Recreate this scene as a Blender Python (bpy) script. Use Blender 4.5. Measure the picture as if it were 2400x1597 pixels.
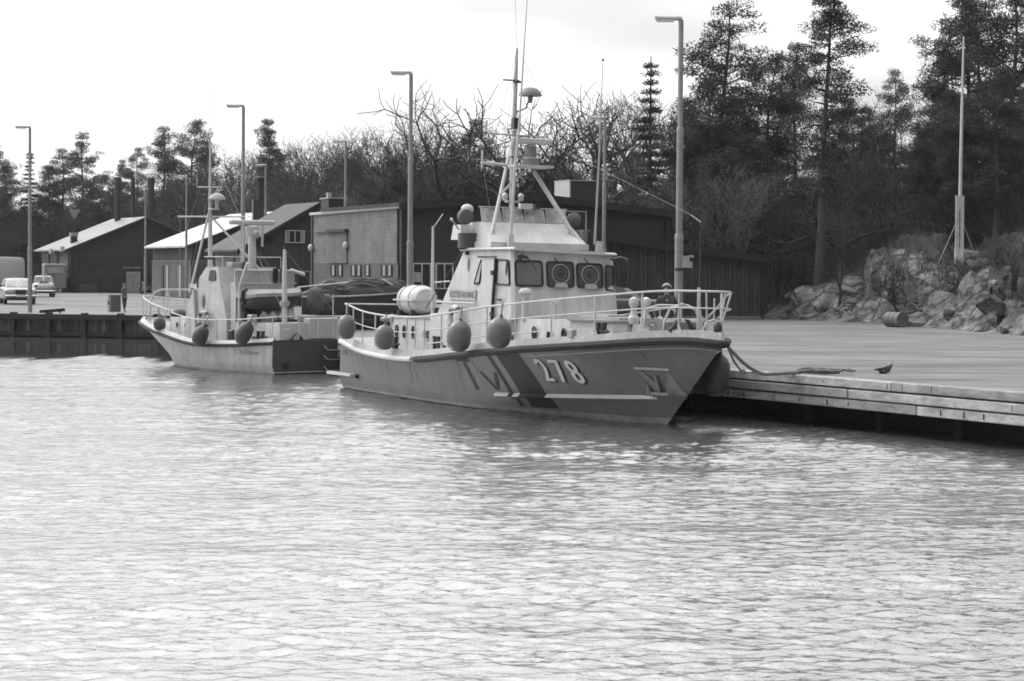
import bpy, bmesh, math, random
import numpy as np
from mathutils import Vector, Matrix, noise
R = math.radians
random.seed(7)
SC = bpy.context.scene
COL = SC.collection
for o in list(bpy.data.objects):
    bpy.data.objects.remove(o)

# ------------------------------------------------------------------ camera
F_PX, PW, PH = 5100.0, 2400.0, 1597.0          # focal length in photograph pixels, photograph size
EYE = Vector((0, 0, 3.0))                      # water is z = 0, quay is z = 1
PITCH, ROLL = math.atan(161.5 / F_PX), 0.007
_fw = Vector((0, math.cos(PITCH), -math.sin(PITCH)))
_u0 = Vector((0, math.sin(PITCH), math.cos(PITCH)))
_r0 = Vector((1, 0, 0))
_rt = _r0 * math.cos(ROLL) + _u0 * math.sin(ROLL)
_up = _u0 * math.cos(ROLL) - _r0 * math.sin(ROLL)
cam = bpy.data.cameras.new('camera')
cam.sensor_width = 36.0
cam.lens = 36.0 * F_PX / PW
cam.clip_end = 6000
cam.clip_start = 0.5
camo = bpy.data.objects.new('camera', cam)
COL.objects.link(camo)
camo.matrix_world = Matrix(((_rt.x, _up.x, -_fw.x, EYE.x), (_rt.y, _up.y, -_fw.y, EYE.y),
                            (_rt.z, _up.z, -_fw.z, EYE.z), (0, 0, 0, 1)))
SC.camera = camo

# ------------------------------------------------------------------ world and sun
SUN_AZ, SUN_EL = R(-51), R(40)                 # azimuth from +Y, negative to the left
sun_dir = Vector((math.sin(SUN_AZ) * math.cos(SUN_EL), math.cos(SUN_AZ) * math.cos(SUN_EL), math.sin(SUN_EL)))
world = bpy.data.worlds.new('World')
SC.world = world
world.use_nodes = True
wn, wl = world.node_tree.nodes, world.node_tree.links
wn.clear()
w_out = wn.new('ShaderNodeOutputWorld')
w_bg = wn.new('ShaderNodeBackground')
w_bg.inputs['Strength'].default_value = 0.1
w_sky = wn.new('ShaderNodeTexSky')
w_sky.sky_type = 'NISHITA'
w_sky.sun_disc = False
w_sky.sun_elevation = SUN_EL
w_sky.sun_rotation = SUN_AZ
w_sky.dust_density = 5.0
w_sky.air_density = 1.0
w_sky.ozone_density = 1.0
w_bw = wn.new('ShaderNodeRGBToBW')
wl.new(w_sky.outputs[0], w_bw.inputs[0])


def wmath(op, a, b=None, clamp=False):
    n = wn.new('ShaderNodeMath')
    n.operation = op
    n.use_clamp = clamp
    for i, v in enumerate((a, b)):
        if v is None:
            continue
        if isinstance(v, (int, float)):
            n.inputs[i].default_value = v
        else:
            wl.new(v, n.inputs[i])
    return n.outputs[0]


w_tc = wn.new('ShaderNodeTexCoord')
# overcast veil: a bright even cloud sheet, brighter towards the hidden sun
w_dot = wn.new('ShaderNodeVectorMath')
w_dot.operation = 'DOT_PRODUCT'
wl.new(w_tc.outputs['Generated'], w_dot.inputs[0])
w_dot.inputs[1].default_value = sun_dir
glow = wmath('POWER', wmath('MULTIPLY_ADD', w_dot.outputs['Value'], 0.5), 2.0)
glow.node.inputs[0].links[0].from_node.inputs[2].default_value = 0.5
w_map = wn.new('ShaderNodeMapping')
w_map.inputs['Scale'].default_value = (2.6, 2.6, 6.0)
wl.new(w_tc.outputs['Generated'], w_map.inputs[0])
w_ns = wn.new('ShaderNodeTexNoise')
w_ns.inputs['Scale'].default_value = 2.6
w_ns.inputs['Detail'].default_value = 2
w_ns.inputs['Roughness'].default_value = 0.5
wl.new(w_map.outputs[0], w_ns.inputs['Vector'])
cloud = wn.new('ShaderNodeMapRange')
wl.new(w_ns.outputs['Fac'], cloud.inputs['Value'])
cloud.inputs['From Min'].default_value = 0.36
cloud.inputs['From Max'].default_value = 0.66
cloud.inputs['To Min'].default_value = 0.74
cloud.inputs['To Max'].default_value = 1.16
veil = wmath('MULTIPLY', wmath('ADD', wmath('MULTIPLY', glow, 19.2), 1.85), cloud.outputs[0])
w_sep = wn.new('ShaderNodeSeparateXYZ')
wl.new(w_tc.outputs['Generated'], w_sep.inputs[0])
# an overcast sky is brighter overhead than at the horizon
zen = wmath('ADD', wmath('MULTIPLY', wmath('MAXIMUM', w_sep.outputs['Z'], 0.0), 1.15), 0.76)
veil = wmath('MULTIPLY', veil, zen)
tot = wmath('ADD', veil, wmath('MULTIPLY', w_bw.outputs[0], 0.15))
wl.new(tot, w_bg.inputs['Color'])
wl.new(w_bg.outputs[0], w_out.inputs['Surface'])

sun = bpy.data.lights.new('sun', 'SUN')
sun.energy = 1.1
sun.angle = R(14)
sun.color = (1, 1, 1)
suno = bpy.data.objects.new('sun', sun)
COL.objects.link(suno)
suno.rotation_euler = (-sun_dir).to_track_quat('-Z', 'Y').to_euler()
suno.location = (-40, 20, 40)

SC.view_settings.view_transform = 'Standard'
SC.view_settings.look = 'None'
SC.view_settings.exposure = 0.0
SC.view_settings.gamma = 1.0
SC.view_settings.use_curve_mapping = False
SC.render.film_transparent = False
SC.cycles.max_bounces = 6
SC.cycles.use_denoising = True
SC.cycles.filter_width = 1.7


# ------------------------------------------------------------------ layout helpers
def ray(x, y):
    return _fw + _rt * ((x - PW / 2) / F_PX) + _up * ((PH / 2 - y) / F_PX)


def G(x, y, z=1.0):
    r = ray(x, y)
    return EYE + r * ((z - EYE.z) / r.z)


def P(x, y, d):
    r = ray(x, y)
    return EYE + r * (d / r.y)


class Fr:
    """a thing's own axes: x along phi, y to its left, z up"""
    def __init__(s, o, phi):
        s.o = Vector((o[0], o[1], o[2] if len(o) > 2 else 0.0))
        s.phi = phi
        s.ax = Vector((math.cos(phi), math.sin(phi), 0))
        s.ay = Vector((-math.sin(phi), math.cos(phi), 0))

    def w(s, x, y, z=0.0):
        return s.o + s.ax * x + s.ay * y + Vector((0, 0, z))

    def loc(s, p):
        v = Vector(p) - s.o
        return Vector((v.dot(s.ax), v.dot(s.ay), v.z))

    def _pl(s, x, y, p0, n):
        r = ray(x, y)
        return s.loc(EYE + r * ((p0 - EYE).dot(n) / r.dot(n)))

    def onY(s, x, y, Y):
        return s._pl(x, y, s.w(0, Y), s.ay)

    def onX(s, x, y, X):
        return s._pl(x, y, s.w(X, 0), s.ax)


def lerp_tab(t, x):
    if x <= t[0][0]:
        return t[0][1]
    for (a, b), (c, d) in zip(t, t[1:]):
        if x <= c:
            k = (x - a) / (c - a)
            return b + (d - b) * k
    return t[-1][1]


def smooth_tab(t, x):
    """Catmull-Rom through the table"""
    n = len(t)
    if x <= t[0][0]:
        return t[0][1]
    if x >= t[-1][0]:
        return t[-1][1]
    for i in range(n - 1):
        if t[i][0] <= x <= t[i + 1][0]:
            break
    x0, y0 = t[i]
    x1, y1 = t[i + 1]
    h = x1 - x0
    def sl(j):
        if j <= 0:
            return (t[1][1] - t[0][1]) / (t[1][0] - t[0][0])
        if j >= n - 1:
            return (t[-1][1] - t[-2][1]) / (t[-1][0] - t[-2][0])
        return (t[j + 1][1] - t[j - 1][1]) / (t[j + 1][0] - t[j - 1][0])
    k = (x - x0) / h
    m0, m1 = sl(i) * h, sl(i + 1) * h
    return ((2 * k**3 - 3 * k**2 + 1) * y0 + (k**3 - 2 * k**2 + k) * m0 +
            (-2 * k**3 + 3 * k**2) * y1 + (k**3 - k**2) * m1)


# ------------------------------------------------------------------ materials
MATS = {}


def mat(name, v, rough=0.6, var=0.15, scale=2.0, bump=0.0, bscale=30.0, spec=0.5, metal=0.0,
        streak=0.0, coord='Object', coat=0.0, stretch=(1, 1, 1), ior=1.5):
    if name in MATS:
        return MATS[name]
    m = bpy.data.materials.new(name)
    m.use_nodes = True
    nt = m.node_tree
    b = nt.nodes['Principled BSDF']
    b.inputs['Roughness'].default_value = rough
    b.inputs['Metallic'].default_value = metal
    b.inputs['Specular IOR Level'].default_value = spec
    b.inputs['IOR'].default_value = ior
    if coat:
        b.inputs['Coat Weight'].default_value = coat
        b.inputs['Coat Roughness'].default_value = 0.12
    tc = nt.nodes.new('ShaderNodeTexCoord')
    mp = nt.nodes.new('ShaderNodeMapping')
    mp.inputs['Scale'].default_value = stretch
    if coord == 'World':
        ge = nt.nodes.new('ShaderNodeNewGeometry')
        nt.links.new(ge.outputs['Position'], mp.inputs[0])
    else:
        nt.links.new(tc.outputs[coord], mp.inputs[0])

    def nz(s, d=4, st=None):
        n = nt.nodes.new('ShaderNodeTexNoise')
        n.inputs['Scale'].default_value = s
        n.inputs['Detail'].default_value = d
        n.inputs['Roughness'].default_value = 0.6
        if st:
            q = nt.nodes.new('ShaderNodeMapping')
            q.inputs['Scale'].default_value = st
            nt.links.new(mp.outputs[0], q.inputs[0])
            nt.links.new(q.outputs[0], n.inputs['Vector'])
        else:
            nt.links.new(mp.outputs[0], n.inputs['Vector'])
        return n.outputs['Fac']

    def mr(src, lo, hi, a=0.3, c=0.7):
        n = nt.nodes.new('ShaderNodeMapRange')
        nt.links.new(src, n.inputs['Value'])
        n.inputs['From Min'].default_value = a
        n.inputs['From Max'].default_value = c
        n.inputs['To Min'].default_value = lo
        n.inputs['To Max'].default_value = hi
        return n.outputs[0]

    def mul(a, c):
        n = nt.nodes.new('ShaderNodeMath')
        n.operation = 'MULTIPLY'
        nt.links.new(a, n.inputs[0])
        if isinstance(c, (int, float)):
            n.inputs[1].default_value = c
        else:
            nt.links.new(c, n.inputs[1])
        return n.outputs[0]

    f = mr(nz(scale), v * (1 - var), v * (1 + var))
    f = mul(f, mr(nz(scale * 7, 3), 1 - var * 0.5, 1 + var * 0.5))
    if streak:
        f = mul(f, mr(nz(1.6, 4, (3.0, 3.0, 0.25)), 1 - streak, 1 + streak * 0.5))
    nt.links.new(f, b.inputs['Base Color'])
    if bump:
        bn = nt.nodes.new('ShaderNodeBump')
        bn.inputs['Strength'].default_value = min(1.0, bump * 4)
        bn.inputs['Distance'].default_value = bump
        nt.links.new(nz(bscale, 5), bn.inputs['Height'])
        nt.links.new(bn.outputs[0], b.inputs['Normal'])
    MATS[name] = m
    return m


def glass_mat(name, v=0.02, rough=0.04, spec=0.8):
    return mat(name, v, rough, 0.3, 1.5, spec=spec)


# ------------------------------------------------------------------ mesh builder
class MB:
    def __init__(s):
        s.v, s.f = [], []

    def add(s, vs, fs):
        n = len(s.v)
        s.v += [Vector(p) for p in vs]
        s.f += [tuple(i + n for i in f) for f in fs]
        return s

    def box(s, c, size, rz=0.0, rot=None, taper=1.0, bev=0.0):
        x, y, z = (a / 2 for a in size)
        m = rot if rot is not None else Matrix.Rotation(rz, 3, 'Z')
        if bev <= 0:
            pts = [(-x, -y, -z), (x, -y, -z), (x, y, -z), (-x, y, -z),
                   (-x * taper, -y * taper, z), (x * taper, -y * taper, z), (x * taper, y * taper, z), (-x * taper, y * taper, z)]
            fs = [(0, 3, 2, 1), (4, 5, 6, 7), (0, 1, 5, 4), (1, 2, 6, 5), (2, 3, 7, 6), (3, 0, 4, 7)]
        else:
            b = bev
            pts, fs = [], []
            rings = [(-z, b), (-z + b, 0), (z - b, 0), (z, b)]
            for zz, ins in rings:
                k = taper if zz > 0 else 1.0
                X, Y = x * k - ins, y * k - ins
                bb = b
                pts += [(-X + bb, -Y, zz), (X - bb, -Y, zz), (X, -Y + bb, zz), (X, Y - bb, zz),
                        (X - bb, Y, zz), (-X + bb, Y, zz), (-X, Y - bb, zz), (-X, -Y + bb, zz)]
            for r in range(3):
                for i in range(8):
                    j = (i + 1) % 8
                    fs.append((r * 8 + i, r * 8 + j, r * 8 + 8 + j, r * 8 + 8 + i))
            fs.append(tuple(reversed(range(8))))
            fs.append(tuple(range(24, 32)))
        c = Vector(c)
        return s.add([c + m @ Vector(p) for p in pts], fs)

    def tube(s, path, r, n=6, cap=True, r_end=None):
        path = [Vector(p) for p in path]
        k = len(path)
        rad = r if isinstance(r, (list, tuple)) else [r + ((r_end - r) * i / (k - 1) if r_end is not None else 0) for i in range(k)]
        base = len(s.v)
        prev = None
        for i, p in enumerate(path):
            t = (path[min(i + 1, k - 1)] - path[max(i - 1, 0)])
            if t.length < 1e-9:
                t = Vector((0, 0, 1))
            t.normalize()
            if prev is None:
                a = Vector((0, 0, 1)) if abs(t.z) < 0.9 else Vector((1, 0, 0))
                a = (a - t * a.dot(t)).normalized()
            else:
                a = prev - t * prev.dot(t)
                a = a.normalized() if a.length > 1e-6 else t.orthogonal().normalized()
            prev = a
            b = t.cross(a)
            for q in range(n):
                an = 2 * math.pi * q / n
                s.v.append(p + (a * math.cos(an) + b * math.sin(an)) * rad[i])
        for i in range(k - 1):
            for q in range(n):
                q2 = (q + 1) % n
                s.f.append((base + i * n + q, base + i * n + q2, base + (i + 1) * n + q2, base + (i + 1) * n + q))
        if cap:
            s.f.append(tuple(base + q for q in reversed(range(n))))
            s.f.append(tuple(base + (k - 1) * n + q for q in range(n)))
        return s

    def lathe(s, prof, c=(0, 0, 0), n=16, axis='Z', m=None):
        """prof: (radius, height) pairs"""
        base = len(s.v)
        c = Vector(c)
        for r, h in prof:
            for q in range(n):
                a = 2 * math.pi * q / n
                p = Vector((r * math.cos(a), r * math.sin(a), h))
                if axis == 'X':
                    p = Vector((p.z, p.x, p.y))
                elif axis == 'Y':
                    p = Vector((p.y, p.z, p.x))
                if m is not None:
                    p = m @ p
                s.v.append(c + p)
        for i in range(len(prof) - 1):
            for q in range(n):
                q2 = (q + 1) % n
                s.f.append((base + i * n + q, base + i * n + q2, base + (i + 1) * n + q2, base + (i + 1) * n + q))
        s.f.append(tuple(base + q for q in reversed(range(n))))
        s.f.append(tuple(base + (len(prof) - 1) * n + q for q in range(n)))
        return s

    def ball(s, c, r, n=12, sq=(1, 1, 1)):
        k = max(4, n // 2)
        prof = [(max(1e-4, math.sin(math.pi * i / k)), -math.cos(math.pi * i / k)) for i in range(k + 1)]
        M = Matrix.Diagonal((r * sq[0], r * sq[1], r * sq[2]))
        return s.lathe(prof, c, n, m=M)

    def prism(s, poly, o, ax, ay, depth):
        """polygon (a, b) in the plane o + ax a + ay b, pushed by the vector depth"""
        o, ax, ay, depth = Vector(o), Vector(ax), Vector(ay), Vector(depth)
        a = [o + ax * p[0] + ay * p[1] for p in poly]
        n = len(a)
        vs = a + [p + depth for p in a]
        fs = [tuple(range(n)), tuple(reversed(range(n, 2 * n)))]
        for i in range(n):
            j = (i + 1) % n
            fs.append((i, i + n, j + n, j))
        return s.add(vs, fs)

    def loft(s, rings, closed=True, caps=True):
        base = len(s.v)
        n = len(rings[0])
        for r in rings:
            s.v += [Vector(p) for p in r]
        for i in range(len(rings) - 1):
            for q in range(n if closed else n - 1):
                q2 = (q + 1) % n
                s.f.append((base + i * n + q, base + i * n + q2, base + (i + 1) * n + q2, base + (i + 1) * n + q))
        if caps and closed:
            s.f.append(tuple(base + q for q in reversed(range(n))))
            s.f.append(tuple(base + (len(rings) - 1) * n + q for q in range(n)))
        return s

    def mesh(s, name, smooth=False):
        me = bpy.data.meshes.new(name)
        me.from_pydata([tuple(p) for p in s.v], [], s.f)
        bm = bmesh.new()
        bm.from_mesh(me)
        bmesh.ops.recalc_face_normals(bm, faces=bm.faces)
        bm.to_mesh(me)
        bm.free()
        if smooth:
            me.polygons.foreach_set('use_smooth', [True] * len(me.polygons))
            if smooth != 'all':
                try:
                    me.set_sharp_from_angle(angle=R(40))
                except Exception:
                    pass
        me.update()
        return me

    def build(s, name, m=None, parent=None, smooth=False):
        return put(name, s.mesh(name, smooth), m, parent)


def put(name, me, m=None, parent=None):
    o = bpy.data.objects.new(name, me)
    if m is not None:
        if not me.materials:
            me.materials.append(m)
    COL.objects.link(o)
    if parent is not None:
        o.parent = parent
    return o


def tag(o, label, cat, group=None, kind=None):
    if label:
        o['label'] = label
    if cat:
        o['category'] = cat
    if group:
        o['group'] = group
    if kind:
        o['kind'] = kind
    return o


def thing(name, label, cat, loc=(0, 0, 0), rz=0.0, group=None):
    o = bpy.data.objects.new(name, None)
    o.empty_display_size = 0.2
    COL.objects.link(o)
    o.location = loc
    o.rotation_euler = (0, 0, rz)
    return tag(o, label, cat, group)


def copy_tree(o, parent=None):
    c = o.copy()
    COL.objects.link(c)
    c.parent = parent
    for ch in list(o.children):
        copy_tree(ch, c)
    return c


def text_tris(txt, size=1.0):
    """flat glyph mesh as (list of 2D points, list of triangles), finely cut so that it can follow a curved surface"""
    cu = bpy.data.curves.new('lettering', 'FONT')
    cu.body = txt
    cu.size = size
    cu.resolution_u = 4
    ob = bpy.data.objects.new('lettering', cu)
    COL.objects.link(ob)
    dg = bpy.context.evaluated_depsgraph_get()
    me = bpy.data.meshes.new_from_object(ob.evaluated_get(dg))
    bm = bmesh.new()
    bm.from_mesh(me)
    bmesh.ops.triangulate(bm, faces=bm.faces)
    for _ in range(3):
        es = [e for e in bm.edges if e.calc_length() > size * 0.12]
        if es:
            bmesh.ops.subdivide_edges(bm, edges=es, cuts=1)
            bmesh.ops.triangulate(bm, faces=bm.faces)
    bm.verts.ensure_lookup_table()
    bm.verts.index_update()
    vs = [(v.co.x, v.co.y) for v in bm.verts]
    fs = [tuple(v.index for v in f.verts) for f in bm.faces]
    bm.free()
    bpy.data.objects.remove(ob)
    bpy.data.curves.remove(cu)
    bpy.data.meshes.remove(me)
    return vs, fs


def rrect(w, h, r, n=4):
    """rounded rectangle, centred"""
    pts = []
    for cx, cy, a0 in ((w / 2 - r, h / 2 - r, 0), (-w / 2 + r, h / 2 - r, 90), (-w / 2 + r, -h / 2 + r, 180), (w / 2 - r, -h / 2 + r, 270)):
        for i in range(n + 1):
            a = R(a0 + 90 * i / n)
            pts.append((cx + r * math.cos(a), cy + r * math.sin(a)))
    return pts


def round_poly(poly, r, n=3):
    """round the corners of a polygon"""
    out = []
    k = len(poly)
    for i in range(k):
        p0, p1, p2 = Vector(poly[i - 1]), Vector(poly[i]), Vector(poly[(i + 1) % k])
        a = p1 + (p0 - p1).normalized() * r
        c = p1 + (p2 - p1).normalized() * r
        for j in range(n + 1):
            t = j / n
            q = a * (1 - t)**2 + p1 * 2 * t * (1 - t) + c * t * t
            out.append((q.x, q.y))
    return out


def inset_poly(poly, d):
    c = Vector((sum(p[0] for p in poly) / len(poly), sum(p[1] for p in poly) / len(poly)))
    out = []
    for p in poly:
        v = Vector(p) - c
        out.append(tuple(c + v * max(0.05, 1 - d / v.length)))
    return out


def frame_ring(mb, outer, inner, o, ax, ay, dep):
    """a flat ring between two polygons with the same number of points, given depth"""
    o, ax, ay, dep = Vector(o), Vector(ax), Vector(ay), Vector(dep)
    n = len(outer)
    A = [o + ax * p[0] + ay * p[1] for p in outer]
    B = [o + ax * p[0] + ay * p[1] for p in inner]
    vs = A + B + [p + dep for p in A] + [p + dep for p in B]
    fs = []
    for i in range(n):
        j = (i + 1) % n
        fs += [(i, j, n + j, n + i), (2 * n + i, 3 * n + i, 3 * n + j, 2 * n + j),
               (i, 2 * n + i, 2 * n + j, j), (n + i, n + j, 3 * n + j, 3 * n + i)]
    return mb.add(vs, fs)


# ------------------------------------------------------------------ material palette (a black and white photograph: greys)
white = mat('white_paint', 0.46, 0.42, 0.12, 1.3, streak=0.17)
white_b = mat('white_gelcoat', 0.45, 0.3, 0.06, 2.0)
offwhite = mat('weathered_white_paint', 0.46, 0.5, 0.16, 1.6, streak=0.22)
hullgrey = mat('hull_paint', 0.118, 0.46, 0.10, 0.7, streak=0.13, spec=.3)
hullgrey1 = mat('old_hull_paint', 0.30, 0.45, 0.16, 1.1, streak=0.22)
stripe = mat('dark_stripe_paint', 0.022, 0.55, 0.12, 1.0, streak=0.08, spec=.15)
rubber = mat('black_rubber', 0.022, 0.65, 0.3, 3.0, bump=0.01, spec=.25)
steel = mat('painted_steel', 0.30, 0.45, 0.12, 4.0)
railm = mat('rail_paint', 0.42, 0.4, 0.1, 5.0)
darkm = mat('dark_metal', 0.03, 0.4, 0.3, 5.0, bump=0.003)
midm = mat('grey_metal', 0.16, 0.5, 0.2, 4.0)
glass = glass_mat('window_glass')
glass2 = mat('streaky_reflection_glass', 0.34, 0.06, 0.5, 1.2, spec=0.8, streak=0.4)  # pale streaks in the colour stand in for reflections
fendm = mat('fender_vinyl', 0.11, 0.36, 0.22, 3.0, bump=0.004, streak=0.15)
canvas = mat('canvas_cover', 0.07, 0.85, 0.25, 2.5, bump=0.03, bscale=8)
canvas_l = mat('pale_canvas', 0.28, 0.85, 0.2, 2.5, bump=0.03, bscale=8)
rope_m = mat('rope_fibre', 0.14, 0.9, 0.3, 20, bump=0.01, bscale=90)
polem = mat('galvanised_steel', 0.23, 0.5, 0.2, 1.5, streak=0.15)
deckm = mat('deck_paint', 0.25, 0.6, 0.12, 2.0)
skin = mat('skin', 0.34, 0.55, 0.08, 8)

# ================================================================== SETTING
TH = R(24)                                       # heading of quay, moored patrol boat and big shed
U = Vector((-0.4565, 0.8897, 0))                 # along the quay edge, away from the camera
QN = Vector((0.8897, 0.4565, 0))                 # into the quay
Q0 = Vector((8.69, 36.85, 1.0))                  # a point on the quay edge (right picture border)
QA = Q0 - U * 22                                 # before the picture
QB = Q0 + U * 39                                 # bend of the basin, hidden behind the small boat
QC = Vector((-14.6, 93.6, 1.0))
QD = Vector((-23.0, 96.0, 1.0))
QE = Vector((-90.0, 112.0, 1.0))

# ---- water
WAVE = 0.0086
wm = bpy.data.materials.new('harbour_water')
wm.use_nodes = True
nt = wm.node_tree
bs = nt.nodes['Principled BSDF']
bs.inputs['Base Color'].default_value = (0.07, 0.07, 0.07, 1)
bs.inputs['Roughness'].default_value = 0.11
bs.inputs['IOR'].default_value = 2.7
bs.inputs['Specular IOR Level'].default_value = 0.5
ge = nt.nodes.new('ShaderNodeNewGeometry')
mp = nt.nodes.new('ShaderNodeMapping')
mp.inputs['Scale'].default_value = (0.8, 1.0, 1.0)
mp.inputs['Rotation'].default_value = (0, 0, R(6))
nt.links.new(ge.outputs['Position'], mp.inputs[0])


def wnoise(scale, detail, rough, dist=0.0):
    n = nt.nodes.new('ShaderNodeTexNoise')
    n.inputs['Scale'].default_value = scale
    n.inputs['Detail'].default_value = detail
    n.inputs['Roughness'].default_value = rough
    n.inputs['Distortion'].default_value = dist
    nt.links.new(mp.outputs[0], n.inputs['Vector'])
    return n.outputs['Fac']


def bumpn(h, dist, prev=None):
    b = nt.nodes.new('ShaderNodeBump')
    b.inputs['Strength'].default_value = 1.0
    b.inputs['Distance'].default_value = dist
    nt.links.new(h, b.inputs['Height'])
    if prev is not None:
        nt.links.new(prev, b.inputs['Normal'])
    return b.outputs[0]


_wn = wnoise(9.0, 3, 0.6)
_at = nt.nodes.new('ShaderNodeAttribute')
_at.attribute_name = 'ruffled'
_ml = nt.nodes.new('ShaderNodeMath')
_ml.operation = 'MULTIPLY'
nt.links.new(_wn, _ml.inputs[0])
nt.links.new(_at.outputs['Fac'], _ml.inputs[1])
n3 = bumpn(_ml.outputs[0], 0.014)
_rm = nt.nodes.new('ShaderNodeMapRange')
_rm.inputs['To Min'].default_value = 0.03
_rm.inputs['To Max'].default_value = 0.15
nt.links.new(_at.outputs['Fac'], _rm.inputs['Value'])
nt.links.new(_rm.outputs[0], bs.inputs['Roughness'])
nt.links.new(n3, bs.inputs['Normal'])
_gl = nt.nodes.new('ShaderNodeBsdfGlossy')
_gl.inputs['Color'].default_value = (.85, .85, .85, 1)
nt.links.new(_rm.outputs[0], _gl.inputs['Roughness'])
nt.links.new(n3, _gl.inputs['Normal'])
_mx = nt.nodes.new('ShaderNodeMixShader')
_mx.inputs[0].default_value = 0.13
nt.links.new(bs.outputs[0], _mx.inputs[1])
nt.links.new(_gl.outputs[0], _mx.inputs[2])
nt.links.new(_mx.outputs[0], nt.nodes['Material Output'].inputs['Surface'])
# wind ripples as real relief: a sum of short crossing waves, mesh rows closer together near the camera's shore
wr = np.random.RandomState(12)
ys_ = [8.0]
while ys_[-1] < 118:
    ys_.append(ys_[-1] + max(0.028, ys_[-1] * 0.0021))
ys_ = np.array(ys_)
ts_ = np.linspace(-0.32, 0.32, 340)
YY, TT = np.meshgrid(ys_, ts_, indexing='ij')
XX = TT * (YY + 4.0)
ZZ = np.zeros_like(XX)
for k in range(80):
    lam = 0.085 * (7.0 ** wr.rand()) if k < 62 else wr.uniform(.7, 1.8)
    ang = math.pi / 2 + wr.normal(0, 0.55)
    amp = WAVE * lam * wr.uniform(.5, 1.3) * (.33 / (.14 + lam) if k < 62 else .22)
    kx_, ky_ = 2 * math.pi / lam * math.cos(ang), 2 * math.pi / lam * math.sin(ang)
    ph = kx_ * XX + ky_ * YY + wr.uniform(0, 6.28) + 0.6 * np.sin(0.35 * XX * wr.uniform(.5, 1.5) + 0.27 * YY * wr.uniform(.5, 1.5) + wr.uniform(0, 6))
    ZZ += amp * np.sin(ph)
gust = np.full_like(XX, .80)
for k in range(9):
    ga, gl_ = wr.uniform(0, 6.28), 1.6 * (9.0 ** wr.rand())
    gust += .10 * np.sin(2 * math.pi / gl_ * (math.cos(ga) * XX * .5 + math.sin(ga) * YY) + wr.uniform(0, 6.28))
gust = np.clip(gust, .35, 1.25)
ZZ *= gust
# calm water in the lee of the far quay, with a ragged edge
rag = 1.6 * np.sin(1.3 * XX + .7) + 0.9 * np.sin(3.1 * XX + 2.0) + .6 * np.sin(7.3 * XX)
calm = np.clip((YY - (71.5 + rag)) / 3.0, 0, 1) * np.clip((-9.0 - XX) / 2.0, 0, 1)
ruff = 1 - calm
ZZ *= 0.03 + 0.97 * ruff
NR, NC = XX.shape
co = np.stack([XX, YY, ZZ], -1).reshape(-1, 3)
idx = np.arange(NR * NC).reshape(NR, NC)
qd = np.stack([idx[:-1, :-1], idx[:-1, 1:], idx[1:, 1:], idx[1:, :-1]], -1).reshape(-1, 4)
me = bpy.data.meshes.new('water')
# the flat remainder of the harbour around the rippled sheet
xl0, xl1 = XX[0, 0], XX[-1, 0]
far = np.array([[-900, -60, 0], [900, -60, 0], [900, 8, 0], [XX[0, -1], 8, 0], [XX[0, 0], 8, 0], [-900, 8, 0],
                [XX[-1, 0], ys_[-1], 0], [-900, ys_[-1], 0], [XX[-1, -1], ys_[-1], 0], [900, ys_[-1], 0]], float)
nb_ = len(co)
co = np.concatenate([co, far])
me.vertices.add(len(co))
me.vertices.foreach_set('co', co.ravel())
extra = np.array([[0, 1, 2, 3], [0, 3, 4, 5], [5, 4, 6, 7], [3, 2, 9, 8]]) + nb_
allq = np.concatenate([qd, extra])
me.loops.add(allq.size)
me.loops.foreach_set('vertex_index', allq.ravel().astype(np.int32))
me.polygons.add(len(allq))
me.polygons.foreach_set('loop_start', (np.arange(len(allq)) * 4).astype(np.int32))
me.polygons.foreach_set('use_smooth', np.ones(len(allq), bool))
me.update(calc_edges=True)
me.validate()
at_ = me.attributes.new('ruffled', 'FLOAT', 'POINT')
at_.data.foreach_set('value', np.concatenate([ruff.ravel(), np.ones(len(far))]).astype(np.float32))
me.materials.append(wm)
wo = bpy.data.objects.new('water', me)
COL.objects.link(wo)
tag(wo, 'rippled bright grey harbour water filling the foreground', None, kind='structure')

# ---- paved quay, one sheet that runs on as the ground to the horizon
pm = bpy.data.materials.new('worn_paving')
pm.use_nodes = True
nt = pm.node_tree
bs = nt.nodes['Principled BSDF']
ge = nt.nodes.new('ShaderNodeNewGeometry')


def pn(scale, sc=(1, 1, 1), detail=4, rot=0.0):
    m = nt.nodes.new('ShaderNodeMapping')
    m.inputs['Scale'].default_value = sc
    m.inputs['Rotation'].default_value = (0, 0, rot)
    nt.links.new(ge.outputs['Position'], m.inputs[0])
    n = nt.nodes.new('ShaderNodeTexNoise')
    n.inputs['Scale'].default_value = scale
    n.inputs['Detail'].default_value = detail
    n.inputs['Roughness'].default_value = 0.6
    nt.links.new(m.outputs[0], n.inputs['Vector'])
    return n.outputs['Fac']


def mrange(src, lo, hi, a, c):
    n = nt.nodes.new('ShaderNodeMapRange')
    nt.links.new(src, n.inputs['Value'])
    for k, v in (('From Min', a), ('From Max', c), ('To Min', lo), ('To Max', hi)):
        n.inputs[k].default_value = v
    return n.outputs[0]


def mulv(a, b):
    n = nt.nodes.new('ShaderNodeMath')
    n.operation = 'MULTIPLY'
    nt.links.new(a, n.inputs[0])
    nt.links.new(b, n.inputs[1])
    return n.outputs[0]


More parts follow.
